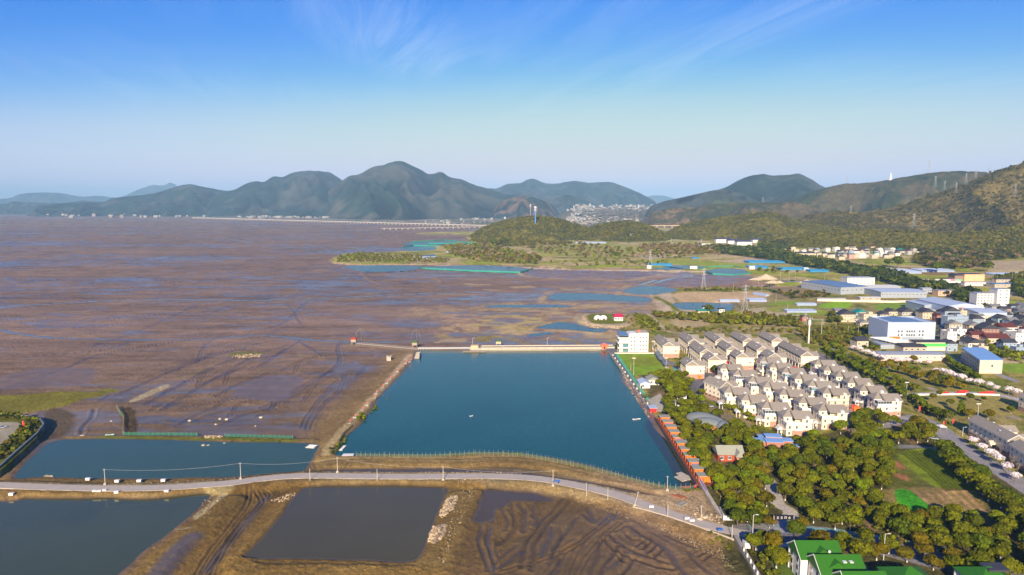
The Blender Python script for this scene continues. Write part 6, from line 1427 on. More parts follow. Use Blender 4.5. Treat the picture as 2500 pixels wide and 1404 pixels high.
# green net fences
def net_fence(pts, z, h, lab, gap=4.0, m=GREENNET, dens=.6, name='net_fence', ph=None):
    w = [P(a, b, z) for a, b in pts]; c = w[0]; o = empty(name, tuple(c)); n_ = MB(); ps = []
    for a, b in zip(w, w[1:]):
        a_ = a - c; b_ = b - c; v = (b_ - a_).normalized(); nn = Vector((-v.y, v.x, 0)) * .04
        n_.add([a_ - nn, b_ - nn, b_ - nn + Vector((0, 0, h)), a_ - nn + Vector((0, 0, h)), a_ + nn, b_ + nn, b_ + nn + Vector((0, 0, h)), a_ + nn + Vector((0, 0, h))], [(0, 1, 2, 3), (7, 6, 5, 4), (3, 2, 6, 7), (0, 4, 5, 1), (0, 3, 7, 4), (1, 5, 6, 2)])
        L = (b_ - a_).length; t = 0
        while t < L: ps.append(a_ + v * t); t += gap
    n_.build('netting', m, o)
    H_ = ph or h * 1.35
    pm = MB().tube((0, 0, -.6), (0, 0, H_), .07, .05, n=5).mesh('post'); pm.materials.append(WOOD)
    for q in ps[:95]: link('post', pm, None, o, tuple(q))
    if len(ps) > 95:
        st_ = MB()
        for q in ps[95:]: st_.tube(q - Vector((0, 0, .6)), q + Vector((0, 0, H_)), .07, .05, n=4)
        tag(st_.build('posts', WOOD, o), kind='stuff')
    tag(o, lab, 'fence'); return o
NETT = mat('thin_green_net', (.13, .17, .09), .9, nscale=.8, namt=.3, alpha=.28)
net_fence([(870, 1114), (940, 1115), (1040, 1116), (1100, 1114), (1160, 1110), (1230, 1111), (1290, 1115), (1340, 1124), (1400, 1136), (1450, 1148), (1510, 1164), (1560, 1178), (1610, 1190), (1650, 1196), (1695, 1192)], 1.6, 1.5, 'long post-and-net fence on the near bank of the big lake', 2.4, NETT, ph=2.6)
net_fence([(285, 995), (292, 1008), (302, 1018), (301, 1030), (300, 1058), (302, 1062), (360, 1063), (430, 1063), (483, 1064)], .6, 1.7, 'bent green net fence left of the rubble gap by the near-left pond', 3.0, NETNEAR)
net_fence([(549, 1066), (600, 1067), (660, 1069), (716, 1071)], .6, 1.6, 'green net fence right of the rubble gap by the near-left pond', 2.6, NETNEAR)
net_fence([(1022, 650), (1030, 656), (1040, 657), (1150, 663), (1240, 666), (1270, 667), (1302, 657)], 1, 3.0, 'long bright green net wall round the headland pond', 12)
net_fence([(1722, 664), (1740, 671), (1790, 674), (1830, 670), (1836, 668)], 1, 3.2, 'green net round the front of the oval far pond', 12); net_fence([(1710, 658), (1730, 653), (1790, 651), (1812, 655)], 1, 2.6, 'green net behind the oval far pond', 14)
net_fence([(1002, 592), (1060, 589), (1084, 587), (1110, 590), (1165, 596)], 1, 4.0, 'farthest green net line off the headland', 25); net_fence([(1046, 596), (1100, 595), (1165, 598)], 1, 3.5, 'near green net line off the headland tip', 25); net_fence([(985, 603), (1010, 600), (1075, 602)], 1, 3.5, 'green net beside the small headland pond', 25)
net_fence([(862, 1040), (850, 1052), (838, 1062), (828, 1078)], 1.8, 1.5, 'crumpled green net at the foot of the left dyke', 2.5, NETNEAR)
net_fence([(2020, 858), (2050, 868), (2095, 886), (2100, 884)], ZG, 4.5, 'tall pale mesh fence of the practice court', 5, mat('pale_mesh', (.40, .44, .40), .8, alpha=.4))

# ------------------------------------------------------------------ park buildings
SLATE = mat('slate_grey_shell', (.17, .19, .19), .6, nscale=.8, namt=.12)
def shell(px, py, z, L, W_, Hh, rz, part=None, n=16):
    q = P(px, py, z); vs = []; fs = []
    for i in range(n + 1):
        u = -1 + 2 * i / n
        for j in range(9):
            v = -1 + 2 * j / 8; wv = (1 - u * u) ** .5 if part is None else (1 - abs(u) ** 1.6)
            vs.append((u * L / 2, v * W_ / 2 * wv, Hh * (1 - u * u * .75) * (1 - v * v) ** .7 * (1 - .15 * u)))
    for i in range(n):
        for j in range(8): a = i * 9 + j; fs.append((a, a + 9, a + 10, a + 1))
    return vs, fs, q
o = None
q = P(1740, 1042, 2); o = empty('shell_roofed_hall', (q.x, q.y, 2))
for (dx, dy, L, W_, Hh, rz, zz) in [(-2, 7, 26, 13, 4.4, radians(-38), 1.6), (-1, 1, 23, 12, 4.2, radians(-30), .8), (5, -3, 16, 9, 4.2, radians(62), .4)]:
    vs, fs, _ = shell(1740, 1040, 2, L, W_, Hh, rz); b = MB().add(vs, fs, RZ(rz, dx, dy, zz)); b.build('shell_roof', SLATE, o, True)
MB().lathe([(7, -1), (7, 2.2)], 20, (-1, 1, 0)).build('wall', mat('red_brown_wall', (.38, .12, .05), .8), o); tag(o, 'grey hall with three overlapping shell-shaped roofs in the grove', 'hall'); BLOCK.append((q.x, q.y + 2, 12)); BLOCK.append((q.x - 7, q.y + 9, 8)); BLOCK.append((q.x + 1, q.y - 8, 6.5))
def lodge(px, py, w, d, h, rise, wm, rm, lab, rz=0, axis='x', name='lodge', gab=False, nw=2):
    q = P(px, py, 2); o = empty(name, (q.x, q.y, 2), rz); b = MB().box(-w / 2, w / 2, 0, d, -.5, h)
    if axis == 'y': b.add([(-w / 2, 0, h), (w / 2, 0, h), (0, 0, h + rise - .1)], [(0, 1, 2)])
    else: b.add([(-w / 2, 0, h), (-w / 2, d, h), (-w / 2, d / 2, h + rise - .1), (w / 2, 0, h), (w / 2, d, h), (w / 2, d / 2, h + rise - .1)], [(0, 2, 1), (3, 4, 5)])
    b.build('wall', wm, o)
    if rise: MB().gable(-w / 2 - .6, w / 2 + .6, -.6, d + .6, h, rise, axis, .15).build('roof', rm, o)
    else: MB().box(-w / 2 - .4, w / 2 + .4, -.4, d + .4, h, h + .2).build('roof', rm, o)
    if gab: g = MB().gable(w * .12, w * .42, -3.2, d / 2, h - .3, rise * .8, 'y', .15); g.build('porch_roof', rm, o); MB().box(w * .15, w * .39, -2.8, .1, -.5, h - .3).build('porch', wm, o); MB().box(w * .19, w * .35, -2.88, -2.8, .6, 2.6).build('porch_window', WHITE, o)
    for i in range(nw): win(o, -w / 2 + w * (i + .5) / max(nw, 1) * .6, -.02, h * .55, 'f', (1.3, 1.5))
    MB().box(-w / 2 + .3, -w / 2 + 1.3, -.07, 0, 0, 2).build('door', DARK, o)
    tag(o, lab, 'building'); BLOCK.append((q.x, q.y + d / 2, max(w, d) * .6)); return o
REDW = mat('red_timber_wall', (.34, .07, .035), .8, nscale=1, namt=.15)
KEEPB = [(1745, 1105, 1850, 1145)]
lodge(1784, 1127, 12.5, 8, 3.6, 3.6, REDW, GREYROOF, 'red timber lodge with grey gabled roof in the grove', gab=True, radians=0) if False else lodge(1784, 1127, 12.5, 8, 3.6, 3.6, REDW, GREYROOF, 'red timber lodge with grey gabled roof in the grove', gab=True)
lodge(1782, 1162, 5.5, 3, 2.6, 0, WHITE, GREYROOF, 'small white container hut below the red lodge', name='white_hut', nw=1)
q = P(1900, 1098, 2); o = empty('pavilion', (q.x, q.y, 2), radians(-8)); BLOCK.append((q.x, q.y + 5, 12))
for x, y, w, d, h in [(-8, 2, 9, 5, 3.4), (-2, 0, 8, 6, 4.0), (-1, 6, 8, 5, 4.8), (5, 3, 6, 5, 3.8), (-5, 8, 6, 5, 3.2), (8, -1, 4, 4, 2.4)]:
    MB().box(x - w / 2, x + w / 2, y, y + d, -.5, h).build('wall', mat('red_stone', (.38, .16, .12), .85), o); MB().box(x - w / 2 - .4, x + w / 2 + .4, y - .4, y + d + .4, h + .003 + x * .001, h + .25 + x * .001).build('roof', mat('sky_blue_sheet', (.20, .36, .60), .45), o)
tag(o, 'red-walled pavilion with several flat blue roofs in the grove', 'pavilion')
lodge(1575, 948, 7, 11, 3.2, 1.8, WHITE, BLUEPALE, 'white marquee with pale blue roof beside the promenade', axis='y', name='marquee', nw=1); lodge(1596, 940, 8, 9, 3.6, 2.2, WHITE, GREYROOF, 'grey-roofed hut with stepped ridge behind the marquee', axis='y', name='park_hut', nw=1)
lodge(1665, 975, 6, 4, 2.8, 0, WHITE, GREYROOF, 'flat grey-roofed hut almost hidden in the lakeside trees, farther one', name='park_hut', nw=0); lodge(1670, 992, 11, 4, 2.8, 0, WHITE, GREYROOF, 'flat grey-roofed shelter almost hidden in the lakeside trees, nearer one', name='park_hut', nw=0)
lodge(1628, 872, 5, 4, 2.8, 1.2, CREAM, CREAM, 'small cream gatehouse by the sports court', name='gatehouse', nw=1)
# wave-roofed stand by the sports lawn
q0 = P(1597, 868, ZG); q1 = P(1620, 897, ZG); e = q1 - q0; o = empty('wave_roof_stand', (q0.x, q0.y, ZG), atan2(e.y, e.x)); vs = []; L = e.length + 4
for i in range(15):
    x = L * i / 14; zz = 3.4 + .45 * sin(i * 1.3)
    vs += [(x, -.5 + .5 * sin(i * .7), zz), (x, 4.0 + .5 * sin(i * .7), zz + .4), (x, -.5 + .5 * sin(i * .7), zz - .18), (x, 4.0 + .5 * sin(i * .7), zz + .22)]
fs = []
for i in range(14): a = i * 4; fs += [(a, a + 4, a + 5, a + 1), (a + 3, a + 7, a + 6, a + 2), (a, a + 2, a + 6, a + 4), (a + 1, a + 5, a + 7, a + 3)]
fs += [(0, 1, 3, 2), (56, 58, 59, 57)]
MB().add(vs, fs).build('roof', SLATE, o); MB().box(0, L, .2, 3.2, 0, 1.2).build('bench', CONCD, o)
pm = MB().tube((0, 0, 0), (0, 0, 3.4), .1).mesh('post'); pm.materials.append(STEEL)
for i in range(5): link('post', pm, None, o, (L * i / 4.2, 3.4, 0))
tag(o, 'long shelter with a wavy grey roof beside the sports lawn', 'shelter'); BLOCK.append((q0.x, q0.y - 8, 8)); BLOCK.append((q1.x, q1.y + 3, 6))
a = P(1507, 863.5, 2); b = P(1597, 863.5, 2); MBo = MB().box(0, (b - a).length, -.1, .1, -.1, .9).build('low_wall', WHITE, None, False, tuple(a)); tag(MBo, 'low white wall between the sports lawn and the white building', 'wall')

# ------------------------------------------------------------------ green-roofed white houses, bottom right
def green_house(px, py, zt, segs, lab, rz=0.0, hipped=False, glassr=False):
    """px,py: the left end of the farthest ridge at height zt"""
    q = P(px, py, zt); o = empty('green_roofed_house', (q.x, q.y, ZG), rz); w = MB(); r = MB(); hz_ = zt - ZG; cn = MB()
    for k, (x0, x1, y0, y1, dz) in enumerate(segs):
        he = hz_ - 4.2 + dz
        w.box(x0 + .3, x1 - .3, y0 + .3, y1 - .3, -1, he)
        if hipped: r.hip(x0 - .3, x1 + .3, y0 - .3, y1 + .3, he, 4.0, th=.2)
        else:
            r.gable(x0 - .3, x1 + .3, y0 - .3, y1 + .3, he, 4.2, 'x', .2)
            ym = (y0 + y1) / 2
            w.add([(x0 + .3, y0 + .3, he), (x0 + .3, y1 - .3, he), (x0 + .3, ym, he + 3.7), (x1 - .3, y0 + .3, he), (x1 - .3, y1 - .3, he), (x1 - .3, ym, he + 3.7)], [(0, 2, 1), (3, 4, 5)])
            for sg in ((y0 - .4, ym), (y1 + .4, ym)):
                cn.add([(x0 - .42, sg[0], he - .2), (x0 - .42, sg[0], he + .25), (x0 - .42, sg[1], he + 4.35), (x0 - .42, sg[1], he + 3.9), (x0 - .28, sg[0], he - .2), (x0 - .28, sg[0], he + .25), (x0 - .28, sg[1], he + 4.35), (x0 - .28, sg[1], he + 3.9)], [(0, 1, 2, 3), (7, 6, 5, 4), (1, 5, 6, 2), (0, 3, 7, 4), (3, 2, 6, 7), (0, 4, 5, 1)])
        for s in range(3):
            for j in range(2): win(o, x0 + .29, y0 + (y1 - y0) * (.3 + .42 * j), he - 1.6 - s * 2.9, 'l', (1.4, 1.8))
        if k == len(segs) - 1:
            for s in range(2):
                for j in range(3): win(o, x0 + (x1 - x0) * (.2 + .3 * j), y0 + .29, he - 1.6 - s * 2.9, 'f', (1.4, 1.8))
        cn.box(x0 + .1, x1 - .1, y0 - .1, y0 + .31, he - .4, he - .05)
        cn.box(x0 + .05, x0 + .32, y0 + .3, y0 + .8, -1, he).box(x0 + .05, x0 + .32, y1 - .8, y1 - .3, -1, he)
    w.build('wall', WHITE, o); r.build('roof', GREENR, o)
    cn.build('trim', WHITE, o); tag(o, lab, 'house', 'white houses with green roofs'); return o
g1 = green_house(1941, 1319, 14.5, [(0, 14.5, -5.5, 5.5, 0), (2.4, 17.4, -15.5, -4.4, .2), (6.3, 20, -26, -15, .2)], 'white house with three stepped bright green gable roofs, bottom right')
for dx in (11.2, 13.4): MB().box(dx - .55, dx + .55, -13.2, -12.0, 0, .35).build('roof_light', WHITE, g1, False, (0, 0, 11.3)).rotation_euler = (radians(36) * 0, 0, 0)
bpy.context.view_layer.update() if False else None
MB().gable(4, 13, -14, -9.5, 9.0, 2.9, 'y', .1).gable(4, 12, -4.8, -.5, 8.6, 2.9, 'y', .1).build('front_gable', GREENR, g1)
MB().lathe([(.35, 0), (.5, .5), (.35, .9)], 10, (9.8, -4.9, 10.4)).build('roof_ornament', WHITE, g1)
MB().box(17.6, 21.5, -13.5, -5, -1, 6.5).build('annex', WHITE, g1); MB().box(17.4, 21.8, -13.7, -4.8, 6.5, 6.7).build('annex_roof', BLACKR, g1); MB().box(-2.2, 2, -16, -13, -1, 2.6).build('porch', WHITE, g1)
green_house(2200, 1372, 12.5, [(-5.5, 8.5, -9, 4, 0), (0, 12, -20, -8, -.6)], 'white house with hipped green roof, middle of the bottom right', 0, True)
g3 = green_house(2400, 1372, 12.0, [(-7, 7.5, -9, 4, 0), (-4, 13, -20, -8, -.6)], 'green-roofed house with a dark flat roof patch at the bottom right corner', 0, True)
MB().box(-1, 6, -4.5, .5, 8.9, 9.6).build('dark_roof_patch', BLACKR, g3)
for b_ in [(1941, 1390), (2010, 1400), (2060, 1420), (2200, 1400), (2400, 1400), (2260, 1430), (2460, 1430), (2000, 1360)]:
    q = P(*b_, 2); BLOCK.append((q.x, q.y, 9))

# ------------------------------------------------------------------ poles, pylons, mast, obelisk, turbines, viaduct
POLE = mat('concrete_pole', (.48, .42, .34), .85)
def upole(px, py, z=2.0, h=6.3, lab='', arm=True, lean=0, group=None, base=True):
    q = P(px, py, z); o = empty('utility_pole', tuple(q)); o.rotation_euler = (0, lean, 0)
    MB().tube((0, 0, -.5), (0, 0, h), .17, .11).build('pole', POLE, o)
    if arm: MB().box(-.7, .7, -.06, .06, h - .5, h - .38).build('crossarm', STEEL, o)
    if base: MB().box(-.55, .55, -.5, .5, -.3, .7).build('footing', CONCR, o)
    tag(o, lab, 'pole', group); return o
UP = [upole(px, py, 2, h, lb) for px, py, h, lb in [(257, 1183, 7.6, 'leftmost utility pole on the road bank by the near-left pond'), (588, 1170, 8.2, 'utility pole on the bank at the right part of the near-left pond'), (824, 1153, 7.6, 'utility pole between the big lake and the road, left end'),
      (1082, 1172, 6.8, 'utility pole in the middle of the near road'), (1350, 1186, 7.6, 'utility pole beside the blue tricycle on the road'), (1629, 1197, 6.8, 'utility pole at the right corner of the big lake')]]
for px, py, lb in [(757, 1173, 'thin post on the lake road left of the brown pond'), (921, 1173, 'thin post on the near road above the brown pond'), (1432, 1208, 'thin road post right of the tricycle'), (1484, 1219, 'second thin road post right of the tricycle'), (1630, 1262, 'thin post where the white kerb starts'), (1787, 1315, 'thin post near the road junction')]: upole(px, py, 2, 5.6, lb, False, base=False)
upole(1549, 1234, 2, 6.4, 'leaning utility pole by the rubble on the near road', True, radians(14))
# wires between the first poles
def wire(pts, lab):
    b = MB()
    for a, c in zip(pts, pts[1:]):
        pv = a
        for i in range(1, 9):
            t_ = i / 8; q = a + (c - a) * t_; q = Vector((q.x, q.y, q.z - 1.6 * 4 * t_ * (1 - t_))); b.tube(pv, q, .028, n=4); pv = q
    o = b.build('power_cable', mat('cable', (.5, .48, .45), .7), None); tag(o, lab, 'cable'); return o
wire([UP[0].location + Vector((0, 0, 7.2)), UP[1].location + Vector((0, 0, 7.8)), UP[2].location + Vector((0, 0, 7.2))], 'pale sagging cable between the left utility poles')
wire([UP[2].location + Vector((0, 0, 7.2)), UP[3].location + Vector((0, 0, 6.5)), UP[4].location + Vector((0, 0, 7.2))], 'sagging cable between the middle utility poles')
def pylon(p, h, w, lab, m=STEEL, group=None, name='pylon', par=None):
    o = par or empty(name, tuple(p)); b = MB(); r_ = h * .0036 + .035
    c = [(-1, -1), (1, -1), (1, 1), (-1, 1)]
    lv = [(0, w / 2), (.35, w * .27), (.65, w * .14), (1, w * .05)]
    for (z0, s0), (z1, s1) in zip(lv, lv[1:]):
        for i in range(4):
            a = (c[i][0] * s0, c[i][1] * s0, z0 * h); bb = (c[i][0] * s1, c[i][1] * s1, z1 * h); c2 = c[(i + 1) % 4]; d = (c2[0] * s1, c2[1] * s1, z1 * h)
            b.tube(a, bb, r_, n=4); b.tube(a, d, r_ * .7, n=3); b.tube(bb, d, r_ * .7, n=3)
    b.build('lattice', m, o)
    am = MB()
    for z in (.70, .82, .93): am.tube((-w * .55, 0, z * h), (w * .55, 0, z * h), r_ * 1.1, n=4).tube((-w * .55, 0, z * h), (0, 0, z * h + h * .05), r_ * .7, n=3).tube((w * .55, 0, z * h), (0, 0, z * h + h * .05), r_ * .7, n=3)
    am.build('crossarm', m, o); tag(o, lab, 'pylon', group); return o
for px, py, h, lb in [(1587, 651, 36, 'lattice pylon standing behind the far blue ponds'), (1717, 708, 34, 'lattice pylon on the mudflat right of centre'), (1818, 758, 32, 'lattice pylon right of the square blue pond'), (1539, 589, 28, 'small pylon in front of the right green hill'), (1712, 604, 26, 'substation pylon beside the white control house'), (1705, 604, 20, 'lower substation mast left of the control house'), (1638, 600, 24, 'grey pylon at the foot of the second hill'), (1965, 800, 17, 'slim lattice mast just left of the white radio tower')]:
    pylon(P(px, py, 2), h, h * .22, lb)
def hill_at(px, py_top, R0): return PT(px, py_top, R0)
for k, (px, py, R0, h) in enumerate([(2283, 455, 3400, 50), (2306, 462, 3300, 40), (2334, 468, 3250, 42), (2358, 448, 3350, 48), (2382, 437, 3390, 44), (2413, 430, 3390, 42), (2230, 552, 2450, 44), (2268, 421, 5200, 85), (2068, 448, 5200, 55), (2478, 476, 3000, 46), (1862, 497, 4500, 46), (2077, 518, 3350, 34)]):
    q = hill_at(px, py, R0); q.z -= 6; pl = pylon(q, h, h * .25, ['pylon on the skyline of the middle right ridge, leftmost of a line', 'second pylon in the line along the right ridge', 'third pylon in the line along the right ridge', 'fourth pylon in the line along the right ridge', 'fifth pylon in the line along the right ridge', 'sixth and rightmost pylon in the ridge line', 'pylon on the lower wooded slope above the far village', 'tallest thin mast on the farther right skyline', 'small mast on the skyline left of the white obelisk', 'wide pylon on the big right hill near the edge', 'tiny pylon on the low hill in the middle distance', 'tiny pylon in the valley left of the big right hill'][k])
q = hill_at(2174, 437, 5200); q.z -= 10; o = empty('obelisk', tuple(q)); MB().lathe([(9, 0), (8, 10), (5.5, 26), (4.8, 38), (2.4, 44), (.3, 56)], 8).build('shaft', WHITE, o); MB().lathe([(12, -8), (11, 6)], 8).build('base', WHITE, o); tag(o, 'white obelisk tower on the crest of the right-hand ridge', 'tower')
# wind turbines on the far left mountain
for k, (px, py) in enumerate([(371, 452), (379, 457), (387, 459), (409, 448)]):
    q = PT(px, py, 25900); o = empty('wind_turbine', tuple(q)); MB().tube((0, 0, -40), (0, 0, 110), 7, 4).build('tower', WHITE, o)
    for a_ in range(3):
        an = radians(90 + 120 * a_ + 20 * k); MB().tube((0, -8, 110), (85 * cos(an), -8, 110 + 85 * sin(an)), 4.5, 1.5, n=4).build('blade', WHITE, o)
    tag(o, ORD[k].replace('leftmost', 'leftmost') + (' of' if k == 0 else ' from left of') + ' four wind turbines on the far left mountain', 'wind turbine', 'wind turbines on the far mountain')
# radio tower near the estate
q = P(1974, 838, 2); o = empty('radio_tower', tuple(q)); MB().tube((0, 0, -.5), (0, 0, 22), .8, .6, 12).build('mast', WHITE, o); MB().lathe([(1.0, 17), (1.3, 17.4), (1.3, 22), (1.0, 22.3)], 12).build('antenna_ring', WHITE, o)
b = MB()
for a_ in range(6): b.tube((0, 0, 23), (2.6 * cos(a_ * pi / 3), 2.6 * sin(a_ * pi / 3), 23.4), .12, n=4).box(2.4 * cos(a_ * pi / 3) - .15, 2.4 * cos(a_ * pi / 3) + .15, 2.4 * sin(a_ * pi / 3) - .15, 2.4 * sin(a_ * pi / 3) + .15, 22.8, 24.6)
b.tube((0, 0, 22), (0, 0, 27), .15, .05).build('antenna', STEEL, o); tag(o, 'white monopole phone tower behind the terraced blocks', 'tower')
q = PT(1307, 524, 2700); o = empty('phone_tower', (q.x, q.y, q.z - 12)); MB().tube((0, 0, -30), (0, 0, 44), 2.4, 2.0, 8).build('mast', mat('blue_mast', (.10, .25, .6), .6), o); MB().lathe([(4.5, 36), (4.5, 44)], 8).lathe([(4.5, 28), (4.5, 32)], 8).build('platform', WHITE, o); tag(o, 'blue phone mast with white platforms behind the green hill', 'tower')
q = PT(1295, 510, 3000); o = empty('phone_tower', (q.x, q.y, q.z - 14)); MB().tube((0, 0, -20), (0, 0, 36), .9, .8, 6).build('mast', STEEL, o); MB().lathe([(3.6, 22), (3.6, 34)], 8).build('platform', STEEL, o); tag(o, 'grey phone mast left of the blue one', 'tower')
for k, (px, py, h) in enumerate([(1852, 700, 16), (1875, 704, 15), (1905, 690, 18), (1926, 690, 18), (1941, 688, 20), (1790, 716, 14), (1860, 716, 13), (1882, 700, 14), (1922, 765, 12), (1950, 770, 12), (2013, 690, 15), (2145, 692, 14), (1894, 740, 11), (1945, 790, 11), (2040, 812, 10), (2070, 820, 10), (2095, 818, 9), (2010, 800, 9), (1856, 627, 15), (1928, 642, 16), (1976, 650, 15), (2056, 660, 15), (2188, 690, 18), (2266, 703, 16), (2424, 690, 18), (2470, 690, 18), (2486, 770, 12), (1540, 905, 5), (1712, 1262, 5)]):
    o = upole(px, py, 2, h, 'x', k % 2 == 0, base=False, group='thin poles across the middle distance'); 
order_labels([o for o in bpy.data.objects if o.get('group') == 'thin poles across the middle distance'], 'thin grey poles across the middle distance')
# T-shaped pylons by the radio tower
q = P(2005, 822, 2); o = empty('steel_pole', tuple(q)); MB().tube((0, 0, -.5), (0, 0, 17), .35, .2).build('pole', STEEL, o); MB().box(-9, 1, -.1, .1, 16.6, 16.9).box(-2, 2, -.1, .1, 12.5, 12.8).build('crossarm', STEEL, o); tag(o, 'steel pole with long top arm right of the white phone tower', 'pole')
# viaduct
v0 = P(470, 531, 12); v1 = P(1205, 551, 12); e = v1 - v0; L = e.length; o = empty('viaduct', (v0.x, v0.y, 0), atan2(e.y, e.x))
MB().box(0, L, -7, 7, 9.5, 12).build('deck', CONCR, o); MB().box(0, L, -7.2, -6.9, 12, 13.6).build('parapet', WHITE, o)
pm = MB().box(-2.2, 2.2, -5, 5, -1, 9.5).mesh('pier'); pm.materials.append(CONCR)
n = int(L / 42)
for i in range(min(n, 98)): link('pier', pm, None, o, (L * (i + .5) / n, 0, 0))
tag(o, 'long concrete viaduct on many piers across the far mudflat', 'bridge')
v0 = P(930, 557, 10); v1 = P(1215, 552, 10); e = v1 - v0; o = empty('viaduct', (v0.x, v0.y, 0), atan2(e.y, e.x)); L = e.length; MB().box(0, L, -5, 5, 7, 9.5).build('deck', CONCR, o); n = int(L / 34)
for i in range(min(n, 60)): link('pier', pm, None, o, (L * (i + .5) / n, 0, -1.5))
tag(o, 'second lower viaduct branching off beside the green hill', 'bridge')
v0 = P(1575, 551, 16); v1 = P(1668, 550, 16); e = v1 - v0; o = empty('viaduct', (v0.x, v0.y, 0), atan2(e.y, e.x)); L = e.length; MB().box(-60, L + 60, -6, 6, 13, 17).build('deck', CREAM2, o)
for i in range(5): link('pier', pm, None, o, (L * (i + .5) / 5, 0, 3))
tag(o, 'tan viaduct stretch seen in the gap between two green hills', 'bridge')
def ribbon(name, pts, w, m, lab=None, off=.06, zmin=0.0, closed=False):
    c = cr(np.array([P(a, b, 2.0)[:2] for a, b in pts]), False, 8); vs = []; fs = []
    for i in range(len(c)):
        d = c[min(i + 1, len(c) - 1)] - c[max(i - 1, 0)]; d /= np.hypot(*d); n_ = np.array((-d[1], d[0]))
        zz = max(max(gz(*(c[i] + n_ * t)) for t in (-w / 2, -w / 4, 0, w / 4, w / 2)), zmin) + off
        for t in (-w / 2, w / 2): vs.append((c[i][0] + n_[0] * t, c[i][1] + n_[1] * t, zz))
    zs = np.array([v[2] for v in vs]); k = np.ones(9) / 9; zz = np.convolve(np.pad(zs[::2], 4, 'edge'), k, 'valid')
    vs = [(v[0], v[1], zz[i // 2] + .05) for i, v in enumerate(vs)]; n = len(vs); vs += [(v[0], v[1], v[2] - .8) for v in vs]
    for i in range(len(c) - 1): a = 2 * i; fs += [(a, a + 1, a + 3, a + 2), (a, a + 2, n + a + 2, n + a), (a + 1, n + a + 1, n + a + 3, a + 3)]
    me = bpy.data.meshes.new(name); me.from_pydata(vs, [], fs); me.update(); o = link(name, me, m); tag(o, kind='structure'); return o
PALER = mat('pale_concrete_road', (.40, .345, .285), .9, nscale=.35, namt=.12); ribbon('road', RD, 6.2, PALER, zmin=2.0)
# ------------------------------------------------------------------ walls, kerbs, signs, vehicles, boats and small things
def strip_wall(pts, z, h, th, m, lab, cat='wall', name='wall', zb=-1.0, part='wall'):
    w = [P(a, b, z) for a, b in pts]; c = w[0]; b = MB()
    nr = []
    for i in range(len(w)):
        d = (w[min(i + 1, len(w) - 1)] - w[max(i - 1, 0)]).normalized(); nr.append(Vector((-d.y, d.x, 0)) * th / 2)
    vs = []
    for q, n_ in zip(w, nr):
        q = q - c; vs += [q - n_ + Vector((0, 0, zb)), q + n_ + Vector((0, 0, zb)), q + n_ + Vector((0, 0, h)), q - n_ + Vector((0, 0, h))]
    fs = [(0, 1, 2, 3), tuple(reversed([4 * (len(w) - 1) + k for k in range(4)]))]
    for i in range(len(w) - 1):
        a = 4 * i; fs += [(a, a + 4, a + 5, a + 1), (a + 1, a + 5, a + 6, a + 2), (a + 2, a + 6, a + 7, a + 3), (a + 3, a + 7, a + 4, a)]
    o = b.add(vs, fs).build(name, m, None, False, tuple(c)); tag(o, lab, cat); return o
strip_wall([(1545, 1238), (1590, 1250), (1640, 1264), (1700, 1285), (1750, 1303), (1792, 1318)], 2, .42, .3, CONCR, 'white kerb wall along the lower side of the near road', 'kerb', 'kerb_wall')
strip_wall([(1706, 1172), (1725, 1207), (1745, 1240), (1766, 1266)], 2, 1.3, 1.6, CONCR, 'broad concrete embankment wall between the yard and the grove')
strip_wall([(1708, 1172), (1726, 1204)], 3.3, 1.5, .12, mat('lilac_banner', (.48, .40, .62), .7, nscale=2, namt=.4), 'pale lilac banner on the embankment wall', 'banner', 'banner', 0)
strip_wall([(1757, 1246), (1766, 1266), (1766, 1267)], 3.3, 1.8, .12, WHITE, 'short white panel at the end of the embankment wall', 'panel', 'panel', 0)
strip_wall([(1765, 1270), (1800, 1270), (1832, 1275)], 2, 1.9, .25, WHITE, 'white boundary wall facing the road junction')
strip_wall([(1796, 1312), (1815, 1345), (1835, 1380), (1860, 1425)], 2, .9, 1.6, CONCD, 'grey sea wall running off the bottom edge', zb=-2.5)
pm = MB().box(-.25, .25, -.25, .25, 0, 1.3).mesh('wall_post'); pm.materials.append(WHITE)
for k in range(7):
    q = P(1816 + 8.2 * k, 1345 + 14.5 * k, 2.9); o = link('wall_post', pm, None, None, tuple(q)); tag(o, 'short white post on the grey sea wall', 'post', 'white posts on the sea wall')
strip_wall([(1815, 1335), (1829, 1335)], 2, 2.2, 3.0, WHITE, 'white square gate pillar at the top of the sea wall', 'pillar', 'gate_pillar')
strip_wall([(0 - 60, 1180), (0, 1140), (40, 1104), (90, 1060), (106, 1038), (100, 1026), (80, 1020), (30, 1012), (-60, 1012)], 3.3, .9, .7, mat('sea_wall_stone', (.16, .19, .19), .9, nscale=.6, namt=.25), 'dark stone retaining wall round the left car park', zb=-4.2)
strip_wall([(1500, 862.5), (1530, 862.5)], 2, .5, .3, WHITE, 'short white kerb by the promenade gate', 'kerb', 'kerb')
strip_wall([(1995, 735), (2080, 737), (2180, 739), (2282, 735)], 2, 2.6, .4, mat('pale_plaster', (.62, .56, .46), .9, nscale=.2, namt=.15), 'long pale boundary wall in front of the factories')
strip_wall([(2180, 966), (2280, 965), (2360, 964), (2440, 966)], 2, 1.1, .3, WHITE, 'low white wall along the far side of the lawn')
for k, (px, py) in enumerate([(2305, 962), (2345, 962), (2352, 958), (2402, 962), (2415, 961)]):
    q = P(px, py, 2); o = MB().box(-3.2, 3.2, -.15, .15, .2, 1.5).box(-3.2, -3.1, -.1, .1, -.2, .2).box(3.1, 3.2, -.1, .1, -.2, .2).build('banner', REDM, None, False, tuple(q)); tag(o, 'long red banner behind the lawn', 'banner', 'red banners behind the lawn')
